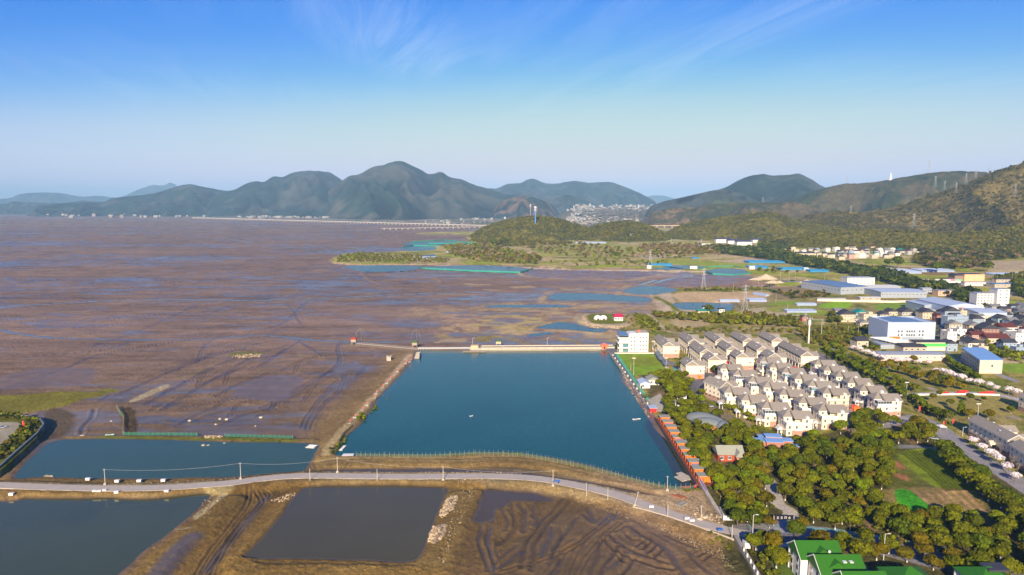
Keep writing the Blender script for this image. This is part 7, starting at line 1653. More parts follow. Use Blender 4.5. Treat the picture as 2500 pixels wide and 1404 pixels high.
for px, py, lb in [(2168, 946, 'upright red flag at the right edge of the estate'), (2243, 1008, 'red feather flag by the estate road'), (2325, 1040, 'red and white feather flag at the wall of the road bend'), (2302, 1045, 'red banner flag by the white tent'), (2080, 1003, 'red flag by the estate playground'), (25, 1018, 'red flag on the left car park verge') if False else (56, 1045, 'red flag on the left car park verge'), (2186, 924, 'red flag on the small lawn')]:
    q = P(px, py, 2 if px > 100 else 3.2); o = empty('flag', tuple(q)); MB().tube((0, 0, 0), (0, 0, 4.2), .06).build('pole', STEEL, o); MB().box(.05, .95, -.04, .04, 1.4, 4.1).build('cloth', REDM, o); tag(o, lb, 'flag')
q = P(2298, 1050, 2); o = empty('tent', tuple(q)); MB().hip(-2, 2, -2, 2, 2.2, 1.2).build('canopy', WHITE, o)
lgm = MB().box(-.06, .06, -.06, .06, 0, 2.2).mesh('leg'); lgm.materials.append(STEEL)
for x in (-1.9, 1.9):
    for y in (-1.9, 1.9): link('leg', lgm, None, o, (x, y, 0))
tag(o, 'white pop-up tent at the bend of the estate road', 'tent')
for px, py, c, lb in [(2084, 1000, REDM, 'red play house on the estate playground'), (2090, 1003, ORANGE, 'orange-brown play tower on the estate playground'), (1708, 880, REDM, 'red awning by the lakeside terraced block') if False else (1700, 872, REDM, 'small red awning below the terraced block'), (1779, 890, REDM, 'bright red car canopy between terraced blocks'), (1940, 905, REDM, 'row of red parasols under the long terraced block'), (1705, 924, ORANGE, 'orange truck at the estate entrance road')]:
    q = P(px, py, 2); o = empty('small_canopy', tuple(q)); MB().hip(-2.2, 2.2, -1.4, 1.4, 2.2, .8).build('roof', c, o); MB().box(-1.9, 1.9, -1.1, 1.1, 0, 2.18).build('body', c, o); tag(o, lb, 'canopy')
# black park gate with pale characters
q = P(1887, 1283, 2); q2 = P(1938, 1283, 2); o = empty('park_gate', tuple(q)); wd = q2.x - q.x
MB().box(0, .4, -.3, .3, -.3, 4.2).box(wd - .4, wd, -.3, .3, -.3, 4.2).build('pillar', CONCD, o); MB().box(.3, wd - .3, -.25, .25, 2.6, 4.3).build('sign_board', mat('black_board', (.015, .012, .015), .4), o)
ch = MB(); cw = (wd - .6) / 5
for i in range(4):
    x = .5 + cw * (i + .5)
    for (u0, u1, z0, z1) in [[(0, .9, .75, .87), (.38, .5, 0, 1), (.1, .8, .3, .42), (0, .25, .0, .15), (.65, .9, 0, .15)], [(.1, .8, .8, .92), (.4, .52, .1, .9), (0, .9, 0, .12), (.1, .8, .45, .55)], [(0, .12, 0, 1), (.12, .9, .85, .97), (.78, .9, 0, .9), (.25, .65, .4, .5), (.25, .65, .1, .2)], [(.4, .5, 0, 1), (0, .9, .6, .72), (.1, .3, .1, .4), (.6, .8, .1, .4)]][i]:
        ch.box(x + u0, x + u1, -.30, -.26, 2.95 + z0, 2.95 + z1)
ch.build('lettering', WHITE, o); tag(o, 'black gate sign with four pale characters at the park entrance', 'gate')
# cars
def car(p, rz, m, lab, kind='parked_car'):
    o = empty(kind, tuple(p), rz); b = MB().add([(-2.2, -.85, .35), (2.2, -.85, .35), (2.2, .85, .35), (-2.2, .85, .35), (-2.25, -.85, .8), (2.2, -.85, .75), (2.2, .85, .75), (-2.25, .85, .8)], [(3, 2, 1, 0), (4, 5, 6, 7), (0, 1, 5, 4), (1, 2, 6, 5), (2, 3, 7, 6), (3, 0, 4, 7)])
    b.add([(-1.9, -.8, .8), (1.0, -.8, .78), (1.0, .8, .78), (-1.9, .8, .8), (-1.4, -.65, 1.42), (.3, -.65, 1.42), (.3, .65, 1.42), (-1.4, .65, 1.42)], [(4, 5, 6, 7)]).build('body', m, o)
    MB().add([(-1.9, -.81, .8), (1.0, -.81, .78), (1.0, .81, .78), (-1.9, .81, .8), (-1.42, -.66, 1.40), (.32, -.66, 1.40), (.32, .66, 1.40), (-1.42, .66, 1.40)], [(0, 1, 5, 4), (1, 2, 6, 5), (2, 3, 7, 6), (3, 0, 4, 7)]).build('windows', GLASSD, o)
    for x in (-1.4, 1.4):
        for y in (-.8, .8): MB().tube((x, y - .1, .32), (x, y + .1, .32), .32, n=10).build('wheel', mat('tyre', (.02, .02, .02), .9), o)
    tag(o, lab, 'car'); return o
CARW = mat('silver_paint', (.55, .57, .60), .3, metal=.3); CARK = mat('black_paint', (.03, .035, .05), .3); CARR = mat('red_car', (.4, .03, .03), .3); CARB = mat('blue_car', (.04, .12, .35), .3)
for px, py, rz, m, lb in [(1733, 994, 10, CARW, 'silver car in the clearing between the grove and the villas'), (1727, 991, 12, CARK, 'dark car beside the silver car below the villas'), (1752, 1005, 5, CARK, 'dark car under the trees below the silver car'), (2107, 962, 30, CARW, 'white car by the porch of the right corner villa'), (2101, 958, 30, CARW, 'pale car farther along the right villa file'),
                           (2056, 858 + 140, 20, CARW, 'white car beside the bamboo scaffolding'), (2010, 1374 - 60, -5, CARW, 'white van on the bottom road') if False else (2440, 755, 0, CARW, 'white car on the yard below the white tower'), (2465, 745, 10, ORANGE, 'orange digger in the yard right of the white tower'), (1841, 700, 0, CARW, 'white lorry by the sand piles'), (1846, 702, 0, ORANGE, 'orange loader by the sand piles'),
                           (1835, 700, 0, CARK, 'dark lorry by the sand piles'), (2062, 750, 0, CARB, 'blue truck left of the paddies') if False else (2110, 712, 0, CARK, 'dark lorry beside the blue-roofed factory'), (1506, 846, 80, CARK, 'dark car at the lake corner by the white building'), (2300, 775, 70, CARB, 'blue car in the village street'), (2358, 845, 60, CARW, 'white car in the lane by the white houses'), (2330, 752, 20, CARW, 'white car in front of the curved-gable factory'), (2280, 1072, -40, CARW, 'white car on the right-hand estate road'), (1690, 905, 60, CARR, 'red car beside the estate road by the court'), (5, 1045, 40, CARW, 'white car at the edge of the left car park')]:
    z = 2.02 if px > 100 else 3.2
    car(P(px, py, z), radians(rz), m, lb)
# blue motor tricycle with rider
q = P(1358, 1178, 2.1); o = empty('motor_tricycle', tuple(q), radians(-14)); MB().box(-.2, 1.6, -.6, .6, .6, .75).box(-.2, 1.6, -.6, -.55, .75, 1.1).box(-.2, 1.6, .55, .6, .75, 1.1).box(-.2, -.14, -.6, .6, .75, 1.1).build('cargo_bed', CARB, o); MB().box(-1.5, -.2, -.25, .25, .45, .85).tube((-1.6, 0, .3), (-1.2, 0, 1.15), .06).tube((-1.2, -.35, 1.15), (-1.2, .35, 1.15), .04).build('body', CARB, o)
for x, y in ((-1.6, 0), (1.1, .6), (1.1, -.6)): MB().tube((x, y - .08, .32), (x, y + .08, .32), .32, n=10).build('wheel', MATS['tyre'], o)
tag(o, 'blue motor tricycle with cargo bed on the near road', 'tricycle')
def person(p, rz, shirt, trousers, lab, sit=False):
    sk = bpy.data.meshes.new('person'); 
    if sit: V = [(0, 0, .55), (0, .02, .8), (0, .03, 1.05), (0, .03, 1.17), (0, .02, 1.30), (.1, .01, .55), (.14, -.38, .58), (.15, -.42, .15), (-.1, .01, .55), (-.14, -.38, .58), (-.15, -.42, .15), (.19, .03, 1.04), (.26, -.12, .82), (.2, -.42, .85), (-.19, .03, 1.04), (-.26, -.12, .82), (-.2, -.42, .85)]
    else: V = [(0, 0, .92), (0, .01, 1.15), (0, .02, 1.40), (0, .02, 1.52), (0, .01, 1.66), (.1, 0, .90), (.12, -.03, .48), (.13, .02, .06), (-.1, 0, .90), (-.12, .04, .48), (-.13, .1, .06), (.2, .02, 1.38), (.26, .03, 1.1), (.27, -.06, .86), (-.2, .02, 1.38), (-.26, .03, 1.1), (-.27, -.06, .86)]
    E = [(0, 1), (1, 2), (2, 3), (3, 4), (0, 5), (5, 6), (6, 7), (0, 8), (8, 9), (9, 10), (2, 11), (11, 12), (12, 13), (2, 14), (14, 15), (15, 16)]
    sk.from_pydata(V, E, []); o = link('person', sk, mat('skin', (.55, .32, .2), .7) if False else shirt, None, tuple(p)); o.rotation_euler = (0, 0, rz)
    m = o.modifiers.new('skin', 'SKIN'); rr = [.15, .14, .17, .06, .11, .09, .07, .05, .09, .07, .05, .07, .05, .035, .07, .05, .035]
    for v, r_ in zip(sk.skin_vertices[0].data, rr): v.radius = (r_, r_ * .8)
    sk.skin_vertices[0].data[0].use_root = True
    o.modifiers.new('sub', 'SUBSURF').levels = 1
    MB().lathe([(.02, 0), (.11, .02), (.12, .10), (.06, .17)], 8, (0, V[4][1], V[4][2] + .0)).build('hair', DARK, o, True)
    tag(o, lab, 'person'); return o
person(P(1357, 1178, 2.1), radians(76), CARB, CARK, 'person in blue riding the motor tricycle', True)
# boats
def boat(p, rz, L, m, lab, m2=None):
    o = empty('boat', tuple(p), rz); n = 8; vs = []; 
    for i in range(n + 1):
        u = -1 + 2 * i / n; w_ = .17 * L * (1 - max(u, -.2) ** 2 if u > -.2 else .93) ** .8 * (1 if u < .99 else .1); k_ = .28 + .16 * u * u
        vs += [(u * L / 2, -w_, k_), (u * L / 2, -w_ * .6, -.12), (u * L / 2, w_ * .6, -.12), (u * L / 2, w_, k_), (u * L / 2 * .95, w_ * .82, k_), (u * L / 2 * .95, 0, .02), (u * L / 2 * .95, -w_ * .82, k_)]
    fs = []
    for i in range(n):
        a = 7 * i
        for j in range(7): fs.append((a + j, a + (j + 1) % 7, a + 7 + (j + 1) % 7, a + 7 + j))
    fs += [tuple(range(7)), tuple(range(7 * n, 7 * n + 7))[::-1]]
    MB().add(vs, fs).build('hull', m, o); MB().box(-.15, .15, -.15 * L, .15 * L, .28, .34).box(-L * .28 - .15, -L * .28 + .15, -.14 * L, .14 * L, .28, .34).build('thwart', m2 or WOOD, o); tag(o, lab, 'boat'); return o
boat(P(1555, 1024, .95), radians(18), 5.2, WHITE, 'white boat with blue inside near the right lake shore', CARB); boat(P(1151, 1016, .95), radians(40), 2.4, WHITE, 'tiny white boat in the middle of the big lake'); boat(P(268, 1062, .7), radians(15), 4.6, mat('mint_paint', (.4, .62, .52), .6), 'pale green boat stranded on the bank of the near-left pond'); boat(P(119, 1163, .6), radians(-8), 4.5, WOOD, 'grey wooden boat moored at the near-left pond bank')
boat(P(1068, 836, .1), radians(5), 6, WOOD, 'wooden boat on the mud behind the footbridge')
def raft(px, py, z, w, d, rz, lab, n=3):
    q = P(px, py, z); o = empty('floating_raft', tuple(q), rz); 
    fl = MB().box(-w / 2, w / 2, -.5, .5, -.1, .22).mesh('float'); fl.materials.append(WHITE)
    for i in range(n): link('float', fl, None, o, (0, d * i / (n - 1) - d / 2, 0))
    MB().box(-w / 2, -w / 2 + .2, -d / 2, d / 2, .221, .3).box(w / 2 - .2, w / 2, -d / 2, d / 2, .221, .3).build('beam', WOOD, o); tag(o, lab, 'raft')
raft(761, 1090, .55, 5, 3.6, radians(-12), 'white floating raft in the corner of the near-left pond'); raft(837, 1094, .95, 1.8, 6, radians(-6), 'upright-lying white raft at the left corner of the big lake', 5); raft(850, 1111, .95, 6, 2.2, 0, 'long white raft against the near-left bank of the big lake')
for px, py, w, d, lb in [(1662, 1169, 3, 6, 'grey floating pontoon by the last orange huts, left one'), (1672, 1163, 3.2, 9, 'long grey floating pontoon by the last orange huts')]:
    q = P(px, py, .95); o = MB().box(-w / 2, w / 2, -d / 2, d / 2, -.2, .35).build('pontoon', CONCR, None, False, tuple(q)); o.rotation_euler = (0, 0, radians(25)); tag(o, lb, 'pontoon')
for px, py, lb in [(1675, 1190, 'pink-red upturned kayak at the lake corner'), (1700, 1185, 'red kayak leaning by the end hut')]:
    boat(P(px, py, 2.0), radians(8 if px < 1690 else 60), 4.2, mat('kayak_red', (.75, .02, .10), .5), lb)
# white boxes on the banks
wb = MB().box(-1.0, 1.0, -.55, .55, 0, .95).mesh('cabinet'); wb.materials.append(WHITE)
for k, (px, py, z) in enumerate([(215, 1172, 1.6), (286, 1177, 1.6), (340, 1176, 1.6), (399, 1175, 1.6), (285, 1204, 1.6), (407, 1202, 1.6), (28, 1209, 1.4), (232, 1202, 1.6), (242, 1202, 1.6), (255, 1200, 1.6)]):
    o = empty('white_box', tuple(P(px, py, z))); link('cabinet', wb, None, o); MB().box(-1.08, 1.08, -.63, .63, .952, 1.05).build('lid', WHITE, o); o['wbx'] = 1; tag(o, 'x', 'box', 'white boxes along the left road bank')
WB = [o for o in bpy.data.objects if o.get('wbx')]
order_labels(WB, 'ten white boxes on the banks of the left road')
for o in WB: del o['wbx']
for k, (px, py, lb) in enumerate([(1590, 1243, 'first white and blue box board on the kerb wall, left one'), (1677, 1272, 'white box board on the kerb wall, left of a close pair'), (1689, 1277, 'white box board on the kerb wall, right of a close pair'), (1758, 1300, 'blue box board at the right end of the kerb wall')]):
    o = empty('notice_board', tuple(P(px, py, 2.2))); MB().box(-1.0, 1.0, -.5, .5, .9, 1.6).build('board', WHITE if k < 3 else CARB, o); MB().box(-.8, -.7, -.05, .05, -.3, .9).box(.7, .8, -.05, .05, -.3, .9).build('leg', STEEL, o); tag(o, lb, 'notice board')
for px, py, rz, m, lb in [(1659, 1230, 40, CONCD, 'left of two grey beams lying in the yard'), (1668, 1233, 40, CONCD, 'right of two grey beams lying in the yard'), (1652, 1213, -40, mat('rust', (.28, .10, .05), .9, nscale=3, namt=.3), 'left rusty plate in the yard'), (1664, 1213, -45, mat('rust', (.28, .10, .05), .9), 'right rusty plate in the yard')]:
    o = MB().box(-2.6, 2.6, -.6, .6, 0, .5).build('beam', m, None, False, tuple(P(px, py, 1.9))); o.rotation_euler = (0, 0, radians(rz)); tag(o, lb, 'beam')
# stones
def rock(p, s, m, seed, nm='boulder'):
    R_ = random.Random(seed); bm = bmesh.new(); bmesh.ops.create_icosphere(bm, subdivisions=2, radius=1)
    for v in bm.verts: v.co = v.co * (1 + R_.uniform(-.22, .22)); v.co.z *= .6
    me = bpy.data.meshes.new(nm); bm.to_mesh(me); bm.free(); o = link(nm, me, m, None, tuple(p)); o.scale = (s, s * R_.uniform(.7, 1), s * .8); o.rotation_euler = (0, 0, R_.uniform(0, 6)); return o
PALES = mat('pale_stone', (.56, .44, .29), .9, nscale=.8, namt=.25); GREYS = mat('grey_stone', (.30, .27, .22), .95, nscale=1, namt=.3)
for k, (px, py, s, m, z) in enumerate([(463, 1027, 1.1, PALES, .1), (537, 1023, 1.3, PALES, .1), (553, 1024, 1.2, PALES, .1), (638, 1019, 1.4, PALES, .1), (527, 1036, .8, PALES, .1), (624, 1040, .6, PALES, .1), (497, 1087, 1.3, GREYS, .5), (509, 1087, 1.0, GREYS, .5), (548, 1082, .8, GREYS, .5), (272, 1028, .8, PALES, .1), (1708, 1268, 1.4, PALES, 2), (1722, 1263, 1.2, PALES, 2), (200, 1065, 1.6, PALES, .4)]):
    tag(rock(P(px, py, z), s, m, k), 'x', 'rock', 'boulders on the mud and in the ponds')
order_labels([o for o in bpy.data.objects if o.get('group') == 'boulders on the mud and in the ponds'], 'single boulders on the mud and pond edges')
def rubble(name, regions, lab, m, seed):
    R_ = np.random.RandomState(seed); bm = bmesh.new(); bmesh.ops.create_icosphere(bm, subdivisions=1, radius=1); bv = np.array([v.co for v in bm.verts]); bf = np.array([[v.index for v in f.verts] for f in bm.faces]); bm.free()
    V = []; Fs = []; o_ = 0; Cs = []
    for pts, n, s0, s1, hp in regions:
        w = [P(a, b, 1.2) for a, b in pts]; x0, x1 = min(q.x for q in w), max(q.x for q in w); y0, y1 = min(q.y for q in w), max(q.y for q in w); k = 0; wp_ = [(q.x, q.y) for q in w]; c = np.mean(wp_, 0); tries = 0
        while k < n and tries < n * 60:
            tries += 1
            x, y = R_.uniform(x0, x1), R_.uniform(y0, y1)
            if not poly_in((x, y), wp_): continue
            s = R_.uniform(s0, s1); dz = hp * max(0, 1 - math.hypot((x - c[0]) / (x1 - x0) * 2, (y - c[1]) / (y1 - y0) * 2)) * R_.uniform(.3, 1)
            v = bv * (1 + R_.uniform(-.3, .3, (len(bv), 1))) * s * np.array([1, R_.uniform(.6, 1), .65]); V.append(v + [x, y, gz(x, y) + dz + s * .1]); Fs.append(bf + o_); o_ += len(bv); Cs.append(np.tile(np.array([.36, .27, .17]) * R_.uniform(.5, 1.3), (len(bv), 1))); k += 1
    me = tri_mesh(name, np.vstack(V), np.vstack(Fs), np.vstack(Cs)); ob = link(name, me, m); tag(ob, lab, 'rubble', kind='stuff'); return ob
RUB = mat('rubble_stone', (.5, .4, .3), .95, attr=True, nscale=1.5, namt=.15)
rubble('rubble', [([(1098, 1215), (1118, 1213), (1105, 1250), (1080, 1268), (1072, 1260), (1085, 1235)], 230, .35, .9, 1.8), ([(1060, 1290), (1090, 1282), (1085, 1310), (1060, 1330), (1045, 1322), (1048, 1305)], 210, .35, 1.0, 2.0)], 'two heaps of pale quarry stone beside the brown pond', RUB, 5)
rubble('roadside_stones', [([(1110, 1172), (1190, 1170), (1200, 1180), (1120, 1182)], 90, .12, .4, .2), ([(1330, 1186), (1480, 1222), (1560, 1250), (1540, 1262), (1400, 1215)], 240, .08, .3, 0), ([(1560, 1262), (1640, 1285), (1760, 1335), (1800, 1390), (1760, 1360), (1650, 1305)], 420, .07, .26, 0), ([(240, 1186), (740, 1156), (750, 1160), (500, 1180), (240, 1192)], 220, .07, .25, 0), ([(780, 1155), (1240, 1156), (1340, 1166), (1300, 1162), (900, 1159)], 260, .08, .3, 0),
                         ([(500, 1062), (540, 1060), (545, 1068), (498, 1069)], 90, .3, .8, .6), ([(1130, 1195), (1160, 1200), (1100, 1330), (1085, 1380), (1070, 1360)], 150, .08, .35, 0), ([(1690, 1240), (1760, 1265), (1770, 1290), (1700, 1275)], 90, .2, .8, 0), ([(1600, 1200), (1700, 1205), (1740, 1250), (1650, 1250)], 200, .1, .3, 0), ([(660, 1215), (720, 1200), (720, 1210), (690, 1225)], 60, .2, .6, 0), ([(500, 1210), (550, 1212), (500, 1270), (470, 1265)], 50, .15, .4, 0)], 'stones and rubble strewn along the road banks', RUB, 6)
rubble('shore_stones', [([(1425, 772), (1432, 790), (1480, 798), (1540, 796), (1530, 800), (1450, 800), (1420, 788)], 200, .5, 1.4, 0), ([(1650, 739), (1780, 739), (1780, 742), (1650, 742)], 60, .8, 2, .5), ([(1500, 870), (1580, 1000), (1590, 1030), (1530, 940)], 120, .3, .8, 0), ([(570, 864), (640, 861), (635, 868), (565, 872)], 100, .4, 1.1, .6)], 'stones along the shores', RUB, 8)
# sand piles by the factory
for k, (px, py, r_, h) in enumerate([(1870, 681, 22, 9), (1845, 683, 14, 4), (1888, 691, 14, 5), (1970, 691, 16, 6), (1990, 692, 18, 5), (1902, 691, 9, 4)]):
    q = P(px, py, 1.5); b = MB(); R_ = random.Random(k); n = 16; vs = [(0, 0, h)] + [(r_ * cos(2 * pi * i / n) * R_.uniform(.85, 1.1), r_ * .7 * sin(2 * pi * i / n) * R_.uniform(.85, 1.1), -.3) for i in range(n)]
    vs += [(vs[1 + i][0] * .5, vs[1 + i][1] * .5, h * R_.uniform(.42, .6)) for i in range(n)]
    b.add(vs, [(0, 1 + n + i, 1 + n + (i + 1) % n) for i in range(n)] + [(1 + i, 1 + (i + 1) % n, 1 + n + (i + 1) % n, 1 + n + i) for i in range(n)]); o = b.build('sand_pile', mat('sand', (.52, .40, .26), .95, nscale=.3, namt=.15), None, False, tuple(q)); tag(o, 'x', 'sand pile', 'sand piles by the mudflat')
order_labels([o for o in bpy.data.objects if o.get('group') == 'sand piles by the mudflat'], 'six pale sand piles left of the blue-roofed factory')

# ------------------------------------------------------------------ far settlements
fr = np.random.RandomState(12)
BX = []
for w_, d_, h_, m_ in [(26, 18, 14, 'white_town_wall'), (40, 20, 18, 'cream_town_wall'), (22, 22, 26, 'white_town_wall'), (60, 26, 10, 'cream_town_wall')]:
    me = MB().box(-w_ / 2, w_ / 2, 0, d_, -25, h_).gable(-w_ / 2, w_ / 2, 0, d_, h_ + .01, 4, 'x', .3).mesh('distant_house'); me.materials.append(mat(m_, (.38, .37, .35) if 'white' in m_ else (.36, .30, .25), .85, rnd=.25)); BX.append(me)
def dist_of(py, dn, df, pn, pf): return dn + (df - dn) * ((pn - py) / (pn - pf)) ** 1.3
towns = [('valley', (1385, 1540), (512, 549), 4700, 7400, 120, 'tiny pale building in the far valley town between the mountains'), ('right', (1400, 1625), (500, 512), 7300, 9000, 36, 'tiny pale building at the back of the far valley'), ('mid', (1190, 1420), (524, 534), 7500, 9500, 34, 'tiny pale building in the line behind the green hill'),
         ('shore', (600, 860), (523, 530), 8200, 10500, 56, 'tiny pale house in the town on the far shore'), ('left', (130, 600), (518, 528), 9800, 12500, 26, 'tiny pale house scattered on the far left shore'), ('plain', (880, 1200), (512, 534), 7600, 9800, 28, 'tiny pale building on the plain below the main peak')]
for nm, (x0, x1), (y0, y1), dn, df, n, lab in towns:
    for _ in range(n):
        px = fr.uniform(x0, x1); py = fr.uniform(y0, y1)
        if nm == 'valley' and px > 1490 and py > 538: py -= 10
        dd_ = dist_of(py, dn, df, y1, y0) if nm in ('valley', 'right') else min(max((H - 4) * F / max(py - 503, 4) , dn * .9), df)
        q = PT(px, py, dd_); s = fr.uniform(.42, .85) * dd_ / 7500 * (.6 if px < 560 else 1)
        o = link('distant_house', BX[fr.randint(4)], None, None, tuple(q)); o.scale = (s, s, s * .8); o.rotation_euler = (0, 0, fr.uniform(-.5, .5)); tag(o, lab, 'building', lab.replace('tiny pale building', 'buildings').replace('tiny pale house', 'houses'))
V = []; Fs = []; Cs = []; k0 = 0; bq = np.array([(0, 0, -1.6), (1, 0, -1.6), (1, 1, -1.6), (0, 1, -1.6), (0, 0, 1), (1, 0, 1), (1, 1, 1), (0, 1, 1)]); bqf = np.array([(4, 5, 6, 7), (0, 1, 5, 4), (1, 2, 6, 5), (2, 3, 7, 6), (3, 0, 4, 7)])
for (x0, x1), (y0, y1), dn, df, n in [((1385, 1560), (508, 549), 4700, 7600, 420), ((1190, 1430), (524, 533), 7500, 9500, 220), ((600, 870), (523, 531), 8200, 10500, 260), ((100, 620), (518, 529), 9500, 12500, 70), ((1400, 1640), (500, 512), 7300, 9000, 120), ((1030, 1200), (515, 546), 5000, 9000, 90)]:
    for _ in range(n):
        px = fr.uniform(x0, x1); py = fr.uniform(y0, y1); dd_ = dist_of(py, dn, df, y1, y0) if x0 > 1300 and y1 != 533 else min(max((H - 4) * F / max(py - 503, 4), dn * .9), df)
        q = PT(px, py, dd_); s = fr.uniform(.4, .85) * dd_ / 7500; V.append(bq * np.array([30 * s * fr.uniform(.6, 1.8), 18 * s, 13 * s * fr.uniform(.5, 1.2)]) + np.array(q)); Fs.append(bqf + k0); k0 += 8; Cs.append(np.tile(np.array([[.34, .33, .31], [.27, .22, .18], [.17, .17, .19], [.30, .28, .26]][fr.randint(4)]) * fr.uniform(.6, 1.05), (8, 1)))
ob = link('distant_town', tri_mesh('distant_town', np.vstack(V), np.vstack(Fs), np.vstack(Cs)), mat('town_mass', (.7, .7, .7), .85, attr=True)); tag(ob, 'mass of far-off houses along the shore and in the valley', 'town', kind='stuff')

# ------------------------------------------------------------------ vegetation
KEEP += [[(1862, 1160), (1895, 1160), (1912, 1222), (1950, 1248), (1945, 1300), (1890, 1300), (1885, 1236)], [(2185, 1108), (2300, 1092), (2345, 1135), (2395, 1205), (2420, 1262), (2200, 1262), (2145, 1196), (2215, 1190)], [(1900, 1262), (1942, 1262), (1975, 1306), (1880, 1306)],
         [(2120, 1084), (2300, 1086), (2310, 1104), (2130, 1104)], [(1690, 985), (1760, 1000), (1850, 1055), (1850, 1066), (1740, 1020)], [(1680, 890), (1765, 885), (1740, 985), (1690, 975)], [(1748, 1100), (1830, 1100), (1830, 1150), (1748, 1150)], [(2130, 1030), (2240, 1008), (2320, 1060), (2440, 1130), (2600, 1250), (2600, 1290), (2400, 1150), (2290, 1080), (2230, 1045)]]
PARKP = [(1655, 940), (1690, 965), (1715, 1002), (1800, 1046), (1900, 1080), (2080, 1080), (2110, 1045), (2160, 1058), (2270, 1072), (2290, 1100), (2180, 1120), (2170, 1190), (2150, 1200), (2210, 1266), (2420, 1264), (2440, 1290), (2600, 1400), (2600, 1440), (2300, 1356), (2100, 1302), (1960, 1286), (1840, 1286), (1782, 1272), (1745, 1220), (1722, 1175), (1712, 1150), (1665, 1080), (1628, 1014), (1626, 960)]
TR = random.Random(17)
pts = scatter(PARKP, 7.9, 3) + scatter([(2060, 1066), (2100, 1020), (2140, 1006), (2205, 1000), (2235, 1020), (2150, 1052), (2110, 1080)], 7.6, 4)
pts.sort(key=lambda p: p[1])
print('park trees', len(pts))
nt_ = 0
for (x, y) in pts:
    px, py = unproj(x, y, 2)
    k = TR.choices(['round', 'bronze', 'deep', 'bright'], [6, 1.6, 1.2, 1.0])[0]
    if py < 1100 and k == 'bronze': k = 'round'
    if px < 1720 or py < 1075: z_ = 'the belt between the lakeside huts and the villas'
    elif px < 2000: z_ = 'the dense grove left of the park path gardens'
    else: z_ = 'the dense grove before the vegetable fields'
    nm = {'round': 'rounded olive-green', 'bronze': 'rounded bronze-tinted', 'deep': 'rounded dark green', 'bright': 'rounded bright green'}[k]
    tree(k, (x, y, gz(x, y)), TR.uniform(.8, 1.12) * .98, f'{nm} tree in {z_}', 'tree', f'{nm} trees in {z_}'); nt_ += 1
def row(pts_, sp, kinds, lab, grp, s=1.0, jit=.8, seed=1, z=2.0, nm=None):
    global nt_
    n = 0
    for x, y, _ in along(pts_, sp, z, jit, seed):
        tree(TR.choice(kinds), (x, y, gz(x, y)), s * TR.uniform(.85, 1.15), lab, 'tree', grp, nm); nt_ += 1; n += 1
row([(1850, 1345), (1905, 1330)], 8, ['bronze', 'small'], 'bronze street tree beside the sea-wall junction', 'street trees by the sea-wall junction', .8)
row([(2040, 1352), (2120, 1362), (2210, 1378), (2330, 1400), (2460, 1425)], 7.5, ['bronze', 'bronze', 'round'], 'bronze-green street tree on the bottom avenue behind the green roofs', 'street trees on the bottom avenue', 1.0, 2.0, 4)
row([(2000, 1345), (2110, 1340), (2240, 1362), (2360, 1385), (2500, 1420)], 9, ['bronze', 'round'], 'street tree on the far side of the bottom avenue', 'far-side street trees on the bottom avenue', .95, 1.5, 5)
row([(2300, 1120), (2360, 1175), (2430, 1235), (2500, 1300), (2560, 1360)], 6.5, ['deep', 'round'], 'dark green tree in the row along the right-hand estate road', 'dark row along the right-hand estate road', 1.1, 1.4, 6)
row([(2325, 1125), (2400, 1185), (2480, 1250), (2560, 1320)], 7.5, ['deep', 'deep', 'round'], 'dark green tree in the second row along the right-hand estate road', 'second dark row along the right-hand estate road', 1.0, 1.4, 7)
row([(1775, 1000), (1805, 1015), (1850, 1040)], 7, ['round'], 'round tree in the row below the front villas', 'row of round trees below the front villas', .75, .5, 8)
row([(2020, 858), (2050, 880), (2090, 905), (2130, 925), (2180, 950), (2230, 985), (2290, 1022), (2340, 1042)], 7.5, ['round', 'deep'], 'olive-green tree in the belt right of the estate', 'belt of trees right of the estate', .9, 1.6, 9)
row([(2035, 850), (2075, 880), (2125, 905), (2190, 935), (2240, 965)], 8, ['round', 'deep'], 'olive-green tree in the outer belt right of the estate', 'outer belt of trees right of the estate', .9, 1.6, 10)
row([(2095, 893), (2150, 898), (2210, 905), (2270, 925), (2330, 945)], 8, ['round', 'bronze', 'deep'], 'rounded tree in the line above the small lawn', 'line of trees above the small lawn', .95, 1.5, 11)
row([(2150, 905), (2220, 918), (2300, 950), (2360, 955)], 9, ['round', 'bronze'], 'rounded tree in the lower line above the small lawn', 'lower line of trees above the small lawn', .95, 1.5, 12)
row([(2086, 858), (2110, 866), (2140, 880), (2180, 890), (2230, 893), (2290, 897)], 7, ['blossom'], 'white cherry blossom tree in the row before the pinkish building', 'white blossom row before the pinkish building', 1.05, .9, 13)
row([(2290, 915), (2330, 930), (2370, 942), (2420, 955), (2500, 975)], 6.5, ['blossom'], 'white cherry blossom tree in the row before the school block', 'white blossom row before the school block', 1.1, 1.2, 14)
row([(2368, 1088), (2392, 1105), (2432, 1138), (2462, 1160), (2490, 1185)], 10, ['blossom'], 'white blossom tree in front of the grey-roofed block', 'white blossom trees in front of the grey-roofed blocks', 1.0, 1.0, 15)
row([(2310, 880), (2340, 905), (2390, 935)], 5, ['deep'], 'dark hedge tree beside the sky-blue-roofed school block', 'dark hedge trees beside the school block', .8, .4, 16)
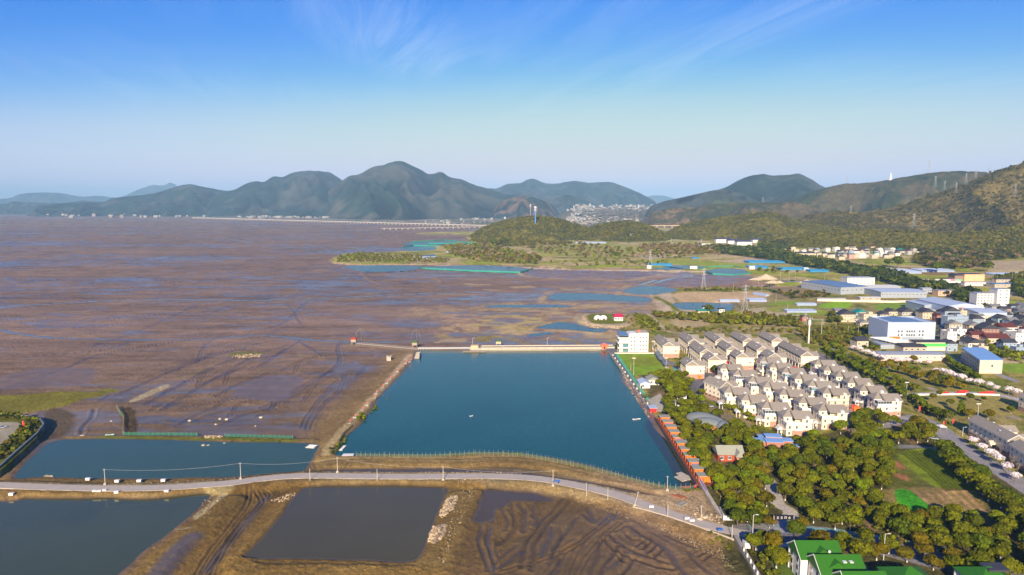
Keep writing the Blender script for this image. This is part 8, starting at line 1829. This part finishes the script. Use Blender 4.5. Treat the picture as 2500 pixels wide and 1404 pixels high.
for px, py, k, s, lb in [(2275, 983, 'small', 1.4, 'small round tree on the lawn, leftmost'), (2320, 995, 'small', 1.5, 'small round tree on the lawn, second from the left'), (2367, 984, 'small', 1.5, 'small round tree in the middle of the lawn'), (2294, 972, 'small', 1.3, 'small tree at the top left of the lawn'), (2401, 984, 'small', 1.1, 'thin young tree on the lawn right of the middle'), (2468, 1010, 'round', .7, 'larger round tree at the right of the lawn'),
                         (2345, 1015, 'conifer', 1.0, 'dark conifer at the lower edge of the lawn'), (2365, 1022, 'bronze', .9, 'bronze tree behind the grey-roofed block, left one'), (2412, 1024, 'bronze', .9, 'bronze tree behind the grey-roofed block, right one'), (2160, 868, 'bright', .8, 'small bright tree before the pinkish building'), (2232, 885, 'bronze', .9, 'round bronze tree among the blossom by the pinkish building'), (2270, 1010 + 60, 'bronze', 1.1, 'tall bronze tree left of the estate road bend'),
                         (2265, 1068, 'round', 1.2, 'tall olive tree beside the bronze one left of the road bend'), (1640, 868, 'small', 1.2, 'small round tree by the cream gatehouse'), (1652, 868, 'small', 1.2, 'second small tree by the cream gatehouse'), (1606, 858, 'deep', .8, 'dark tree between the white building and the first terraced block'), (1508, 857, 'small', 1.5, 'small tree in front of the white lakeside building'), (1712, 990, 'bright', 1.0, 'bright round tree in front of the plain windowed block'), (1712, 968, 'round', .8, 'round tree on the bend of the estate entrance road'),
                         (1865, 900, 'bright', .8, 'bright tree between the villas, right one'), (1838, 890, 'bright', .7, 'bright tree between the villas, left one'), (1745, 915, 'deep', .9, 'dark tree beside the leftmost villa'), (1660, 905, 'round', 1.0, 'round tree beside the sports court'), (2052, 1060, 'bright', 1.1, 'bright green tree at the foot of the front right villa'), (1975, 912, 'deep', 1.0, 'dark tree at the end of the longest terraced block'), (2175, 1000, 'round', 1.0, 'round tree before the right corner villa'),
                         (1946, 1320, 'deep', 1.0, 'dark round tree in the middle of the bottom road'), (1858, 1325, 'small', 1.2, 'small young tree by the park corner junction'), (1898, 1318, 'small', .9, 'small bright tree between the two roads'), (2095, 1362 + 10, 'round', 1.25, 'fern-like bright tree right of the stepped green roofs'), (1880, 1352, 'bronze', 1.2, 'bronze tree left of the stepped green roofs'), (1838, 1352, 'round', 1.1, 'round tree beside the white gate pillar'), (1990, 1345, 'bronze', .9, 'bronze tree behind the stepped green roofs'),
                         (1800, 1285, 'deep', .95, 'round dark tree before the white boundary wall, left one'), (1838, 1290, 'deep', 1.0, 'round dark tree before the white boundary wall, right one'), (1878, 1290, 'bronze', .7, 'small bronze tree left of the park gate'), (1956, 1290, 'bronze', .7, 'small bronze tree right of the park gate'), (1895, 1388, 'round', 1.1, 'pale olive tree in the garden left of the green roofs'), (1925, 1372, 'small', 1.3, 'small tree in the garden left of the green roofs'), (2240, 1050, 'bronze', 1.3, 'big bronze tree above the field road'), (2450, 825 + 55, 'deep', .9, 'dark tree in the right-hand gardens'),
                         (1205, 600, 'deep', 3.2, 'tall dark tree on the headland, left of a pair'), (1230, 600, 'deep', 3.4, 'tall dark tree on the headland, right of a pair'), (1505, 632, 'deep', 2.4, 'big round dark tree on the terraced land'), (2190, 655, 'deep', 3.0, 'big round tree in front of the far village'), (2165, 650, 'deep', 2.0, 'lower round tree in front of the far village'), (2287, 667, 'deep', 2.6, 'round tree standing in the net houses'), (2410, 663, 'deep', 2.8, 'round tree left of the brown terraces'), (1729, 766, 'deep', 1.5, 'round tree between the two pond huts')]:
    tree(k, G(px, py), s, lb); nt_ += 1
pts2 = scatter([(1568, 926), (1640, 918), (1672, 925), (1700, 950), (1655, 965), (1610, 948), (1580, 936)], 6.8, 9)
for x, y in pts2: tree('round', (x, y, gz(x, y)), .9, 'rounded olive-green tree in the clump at the end of the sports lawn', 'tree', 'clump of trees at the end of the sports lawn'); nt_ += 1
for px, py in [(1636, 1006), (1573, 1008 - 30)]: tree('small', P(px, py, 2), 1.0, 'small young tree on the pale square at the promenade end', 'tree', 'young trees on the promenade square')
print('trees', nt_)
for k, (px, py, s) in enumerate([(1547, 858, 1.2), (1555, 858, 1.0), (2246, 1050, 1.2), (2415, 1100, 1.0), (2440, 1120, 1.3), (2465, 1150, 1.3), (1872, 1160, 1.0), (1800, 1230, 1.0), (2080, 1085, 1.3), (2200, 1060, 1.2), (2310, 1035, 1.0), (2480, 1170, 1.2)]):
    bare_tree(G(px, py), s * 1.05, 'bare leafless tree with pale grey branches near the estate', 'bare leafless trees around the estate')
# masses
O1 = ((.045, .058, .005), (.145, .155, .010)); O2 = ((.07, .062, .008), (.20, .16, .02)); O3 = ((.02, .035, .008), (.05, .07, .012)); O4 = ((.16, .12, .06), (.30, .22, .11)); O5 = ((.08, .10, .006), (.22, .25, .012))
def mass(name, specs, seed, lab, nleaf=22, cat='wood'):
    R_ = random.Random(seed); it = []
    for poly, sp, r0, r1, pal in specs:
        for x, y in scatter(poly, sp, R_.randint(0, 999), jit=.45):
            rr = R_.uniform(r0, r1); it.append((x, y, gz(x, y) - .3, rr, rr * R_.uniform(1.2, 1.9), R_.choice(pal)))
    return wood(name, it, seed, nleaf=nleaf, label=lab, cat=cat)
plant_all()
mass('understorey', [(PARKP, 5.2, .8, 1.9, [O1, O2, O3, O2]), ([(2000, 850), (2060, 870), (2200, 950), (2350, 1050), (2300, 1030), (2150, 960), (2030, 890)], 4.2, 1, 2, [O1, O3]), ([(1600, 862), (1690, 870), (1680, 900), (1640, 880)], 4, .8, 1.6, [O1, O5])], 31, 'shrubs and undergrowth beneath the park trees', 16, 'shrubs')
mass('orchard_wood', [([(1590, 768), (1660, 770), (1760, 770), (1860, 772), (1950, 785), (1960, 800), (1850, 795), (1740, 790), (1660, 782), (1610, 778)], 7, 3, 5.0, [O1, O1, O5, O2]), ([(1540, 770), (1580, 770), (1612, 800), (1598, 812), (1570, 790)], 6, 2, 3.6, [O1, O5]), ([(1960, 800), (2060, 800), (2090, 845), (2010, 850), (1960, 830)], 7, 2.5, 4.0, [O1, O1, O2]), ([(2030, 765), (2070, 770), (2060, 790), (2020, 790)], 6, 3, 5, [O3, O1]),
                      ([(1600, 800), (1960, 806), (1950, 815), (1640, 812)], 8, 1.5, 3, [O1, O2, O5]), ([(1600, 725), (1650, 752), (1660, 762), (1640, 745)], 6, 1.0, 2.2, [O1, O5]), ([(1525, 770), (1560, 772), (1590, 800), (1560, 806), (1535, 790)], 9, 1.2, 2.4, [O4, O1])], 32, 'green thicket behind the terraced blocks', 30)
mass('tree_belt', [([(1735, 603), (1880, 611), (1950, 628), (2060, 648), (2180, 672), (2250, 690), (2330, 712), (2400, 725), (2390, 745), (2280, 716), (2170, 692), (2040, 665), (1930, 645), (1840, 630), (1740, 616)], 12, 6, 9.5, [O3, O3, O3, O1]), ([(2200, 690), (2260, 696), (2280, 712), (2230, 708)], 12, 5, 8, [O3, O1]), ([(2330, 730), (2400, 735), (2420, 758), (2350, 748)], 10, 4, 7, [O3, O1]), ([(2470, 690), (2560, 700), (2560, 735), (2480, 725)], 10, 5, 8, [O1, O3]), ([(1850, 598), (1900, 600), (1930, 612), (1860, 612)], 12, 6, 9, [O1, O3])], 33, 'dark belt of trees along the village road', 26)
mass('headland_scrub', [([(820, 640), (830, 624), (870, 618), (1000, 622), (1060, 628), (1100, 634), (1090, 642), (900, 640)], 12, 2, 4.2, [O1, O2, O5]), ([(1080, 600), (1200, 596), (1240, 610), (1300, 625), (1340, 640), (1290, 646), (1180, 640), (1100, 625)], 19, 4, 8, [O2, O4, O1, O5]), ([(1240, 596), (1420, 592), (1500, 605), (1600, 612), (1700, 622), (1660, 634), (1560, 628), (1440, 632), (1340, 622)], 34, 3.5, 9, [O2, O1, O4, O5]), ([(1560, 600), (1700, 600), (1790, 612), (1760, 622), (1640, 622), (1570, 612)], 17, 5, 9, [O2, O1, O4]),
                        ([(1140, 588), (1300, 590), (1400, 596), (1240, 602)], 14, 5, 8, [O1, O2]), ([(1650, 706), (1870, 705), (1870, 709), (1660, 710)], 7, 2, 3.4, [O1, O5]), ([(1880, 712), (2010, 714), (2030, 726), (1930, 730)], 9, 2, 4, [O1, O3, O2]), ([(1340, 640), (1500, 636), (1660, 640), (1600, 650), (1400, 650)], 30, 3, 6, [O1, O5]), ([(1840, 650), (1960, 664), (1950, 672), (1850, 664)], 22, 3, 5, [O1])], 34, 'scrub and copses over the headland and terraces', 24)
mass('slope_wood', [([(2250, 618), (2420, 612), (2520, 590), (2620, 590), (2620, 620), (2480, 632), (2420, 636), (2400, 655), (2300, 660), (2230, 640)], 14, 6, 11, [O2, O1, O3, O4]), ([(2180, 612), (2270, 600), (2400, 590), (2600, 570), (2620, 600), (2400, 612), (2270, 622)], 15, 7, 11, [O1, O2, O3]), ([(1840, 590), (2000, 588), (2280, 596), (2280, 604), (2000, 602), (1880, 600)], 15, 7, 11, [O1, O2, O3]), ([(2420, 680), (2520, 668), (2520, 690), (2430, 690)], 12, 4, 7, [O1])], 35, 'mixed woodland at the foot of the right slopes', 22)
mass('garden_scrub', [([(2400, 838), (2480, 842), (2540, 870), (2500, 890), (2430, 870)], 6, 1.5, 3.5, [O1, O5, O5]), ([(2140, 790), (2165, 800), (2150, 830), (2095, 830), (2070, 812)], 7, 2, 3.6, [O1, O1, O3]), ([(2100, 835), (2140, 842), (2150, 862), (2110, 850)], 6, 2, 3.2, [O3, O1]), ([(2290, 800), (2320, 810), (2310, 835), (2290, 825)], 7, 1, 2.2, [O1]), ([(2420, 755), (2500, 752), (2560, 790), (2500, 790)], 10, 2, 3.5, [O1, O3]), ([(2240, 765), (2560, 770), (2560, 850), (2300, 850)], 13, 1.0, 2.2, [O1, O3, O2])], 36, 'garden bushes among the right-hand village houses', 26, 'shrubs')
mass('car_park_shrubs', [([(-200, 1014), (20, 1015), (90, 1024), (100, 1042), (80, 1068), (30, 1108), (-20, 1145), (-200, 1240), (-200, 1180), (0, 1105), (25, 1076), (56, 1040), (44, 1028), (-200, 1026)], 3.6, 1.0, 2.2, [O1, O5, O2, O3])], 37, 'shrubs on the verge round the left car park', 30, 'shrubs')
mass('bank_bushes', [([(1000, 898), (1012, 896), (1012, 905), (995, 912)], 3, .8, 1.5, [O5]), ([(934, 968), (955, 962), (950, 975), (930, 980)], 3, .8, 1.6, [O5]), ([(905, 993), (925, 985), (920, 998), (905, 1003)], 3, .8, 1.6, [O5]), ([(872, 1012), (900, 1005), (895, 1020), (875, 1026)], 3, 1, 1.9, [O5]), ([(802, 1100), (838, 1065), (848, 1068), (828, 1098), (815, 1112)], 2.8, .7, 1.6, [O5, O1]), ([(1085, 1108), (1290, 1103), (1300, 1108), (1200, 1109), (1090, 1112)], 2.6, .4, .9, [O5]), ([(1360, 1122), (1500, 1156), (1490, 1158), (1350, 1126)], 2.6, .4, .9, [O5]),
                     ([(520, 1064), (720, 1068), (720, 1074), (560, 1072)], 2.8, .3, .8, [O5, O1]), ([(1660, 1196), (1718, 1190), (1722, 1200), (1680, 1202)], 2.4, .5, 1.0, [O5]), ([(1720, 1298), (1760, 1308), (1800, 1330), (1795, 1340), (1740, 1318)], 2.6, .5, 1.1, [O1, O5]), ([(1830, 1355), (1880, 1365), (1930, 1400), (1920, 1440), (1870, 1410), (1840, 1380)], 3.4, .9, 2.0, [O5, O1]), ([(1780, 1262), (1830, 1265), (1880, 1275), (1875, 1284), (1790, 1272)], 3, .7, 1.4, [O1, O5])], 38, 'low bushes and weeds on the banks', 24, 'shrubs')
def hill_trees(name, objs, n, r0, r1, pal, seed, nleaf, lab):
    R_ = np.random.RandomState(seed); it = []
    for (o, co), m_ in zip(objs, n):
        ni_, nj_ = co.shape[:2]; top = int(ni_ * .82)
        for _ in range(m_):
            i = R_.randint(2, top); j = R_.randint(2, nj_ - 2); p = co[i, j]
            if p[2] < 3: continue
            rr = R_.uniform(r0, r1); it.append((p[0] + R_.uniform(-4, 4), p[1] + R_.uniform(-4, 4), p[2] - rr * .9, rr, rr * R_.uniform(1.3, 1.8), pal[R_.randint(len(pal))]))
    return wood(name, it, seed, nleaf=nleaf, label=lab, cat='wood')
PH = [((.09, .08, .003), (.19, .16, .006)), ((.10, .085, .004), (.21, .17, .008)), ((.07, .07, .005), (.14, .13, .008)), ((.09, .09, .003), (.20, .185, .006))]
hill_trees('hill_woodland', HS, [1900, 1000, 2400, 2600], 5, 9, PH, 41, 12, 'closed woodland covering the low green hills')
hill_trees('mountain_woodland', [MT15], [6500], 7, 13, [((.08, .068, .006), (.145, .12, .012)), ((.09, .07, .015), (.16, .12, .025)), ((.06, .06, .008), (.11, .10, .012))], 42, 9, 'woodland on the big right-hand mountain side')
# ------------------------------------------------------------------ haze: one closed box of even, thin air
bm = bmesh.new(); bmesh.ops.create_cube(bm, size=1)
me = bpy.data.meshes.new('haze'); bm.to_mesh(me); bm.free()
hz = link('haze', me); tag(hz, kind='stuff')
hz.scale = (110000, 48000, 1180); hz.location = (0, 48000 / 2 - 1200, 1180 / 2 - 4.0)
hm = bpy.data.materials.new('haze'); hm.use_nodes = True
t = hm.node_tree; t.nodes.clear()
vo = N(t, 'ShaderNodeVolumePrincipled'); mo = N(t, 'ShaderNodeOutputMaterial')
vo.inputs['Color'].default_value = (.33, .58, .84, 1); vo.inputs['Density'].default_value = 4.6e-5; vo.inputs['Anisotropy'].default_value = -0.2
t.links.new(vo.outputs[0], mo.inputs['Volume'])
me.materials.append(hm)
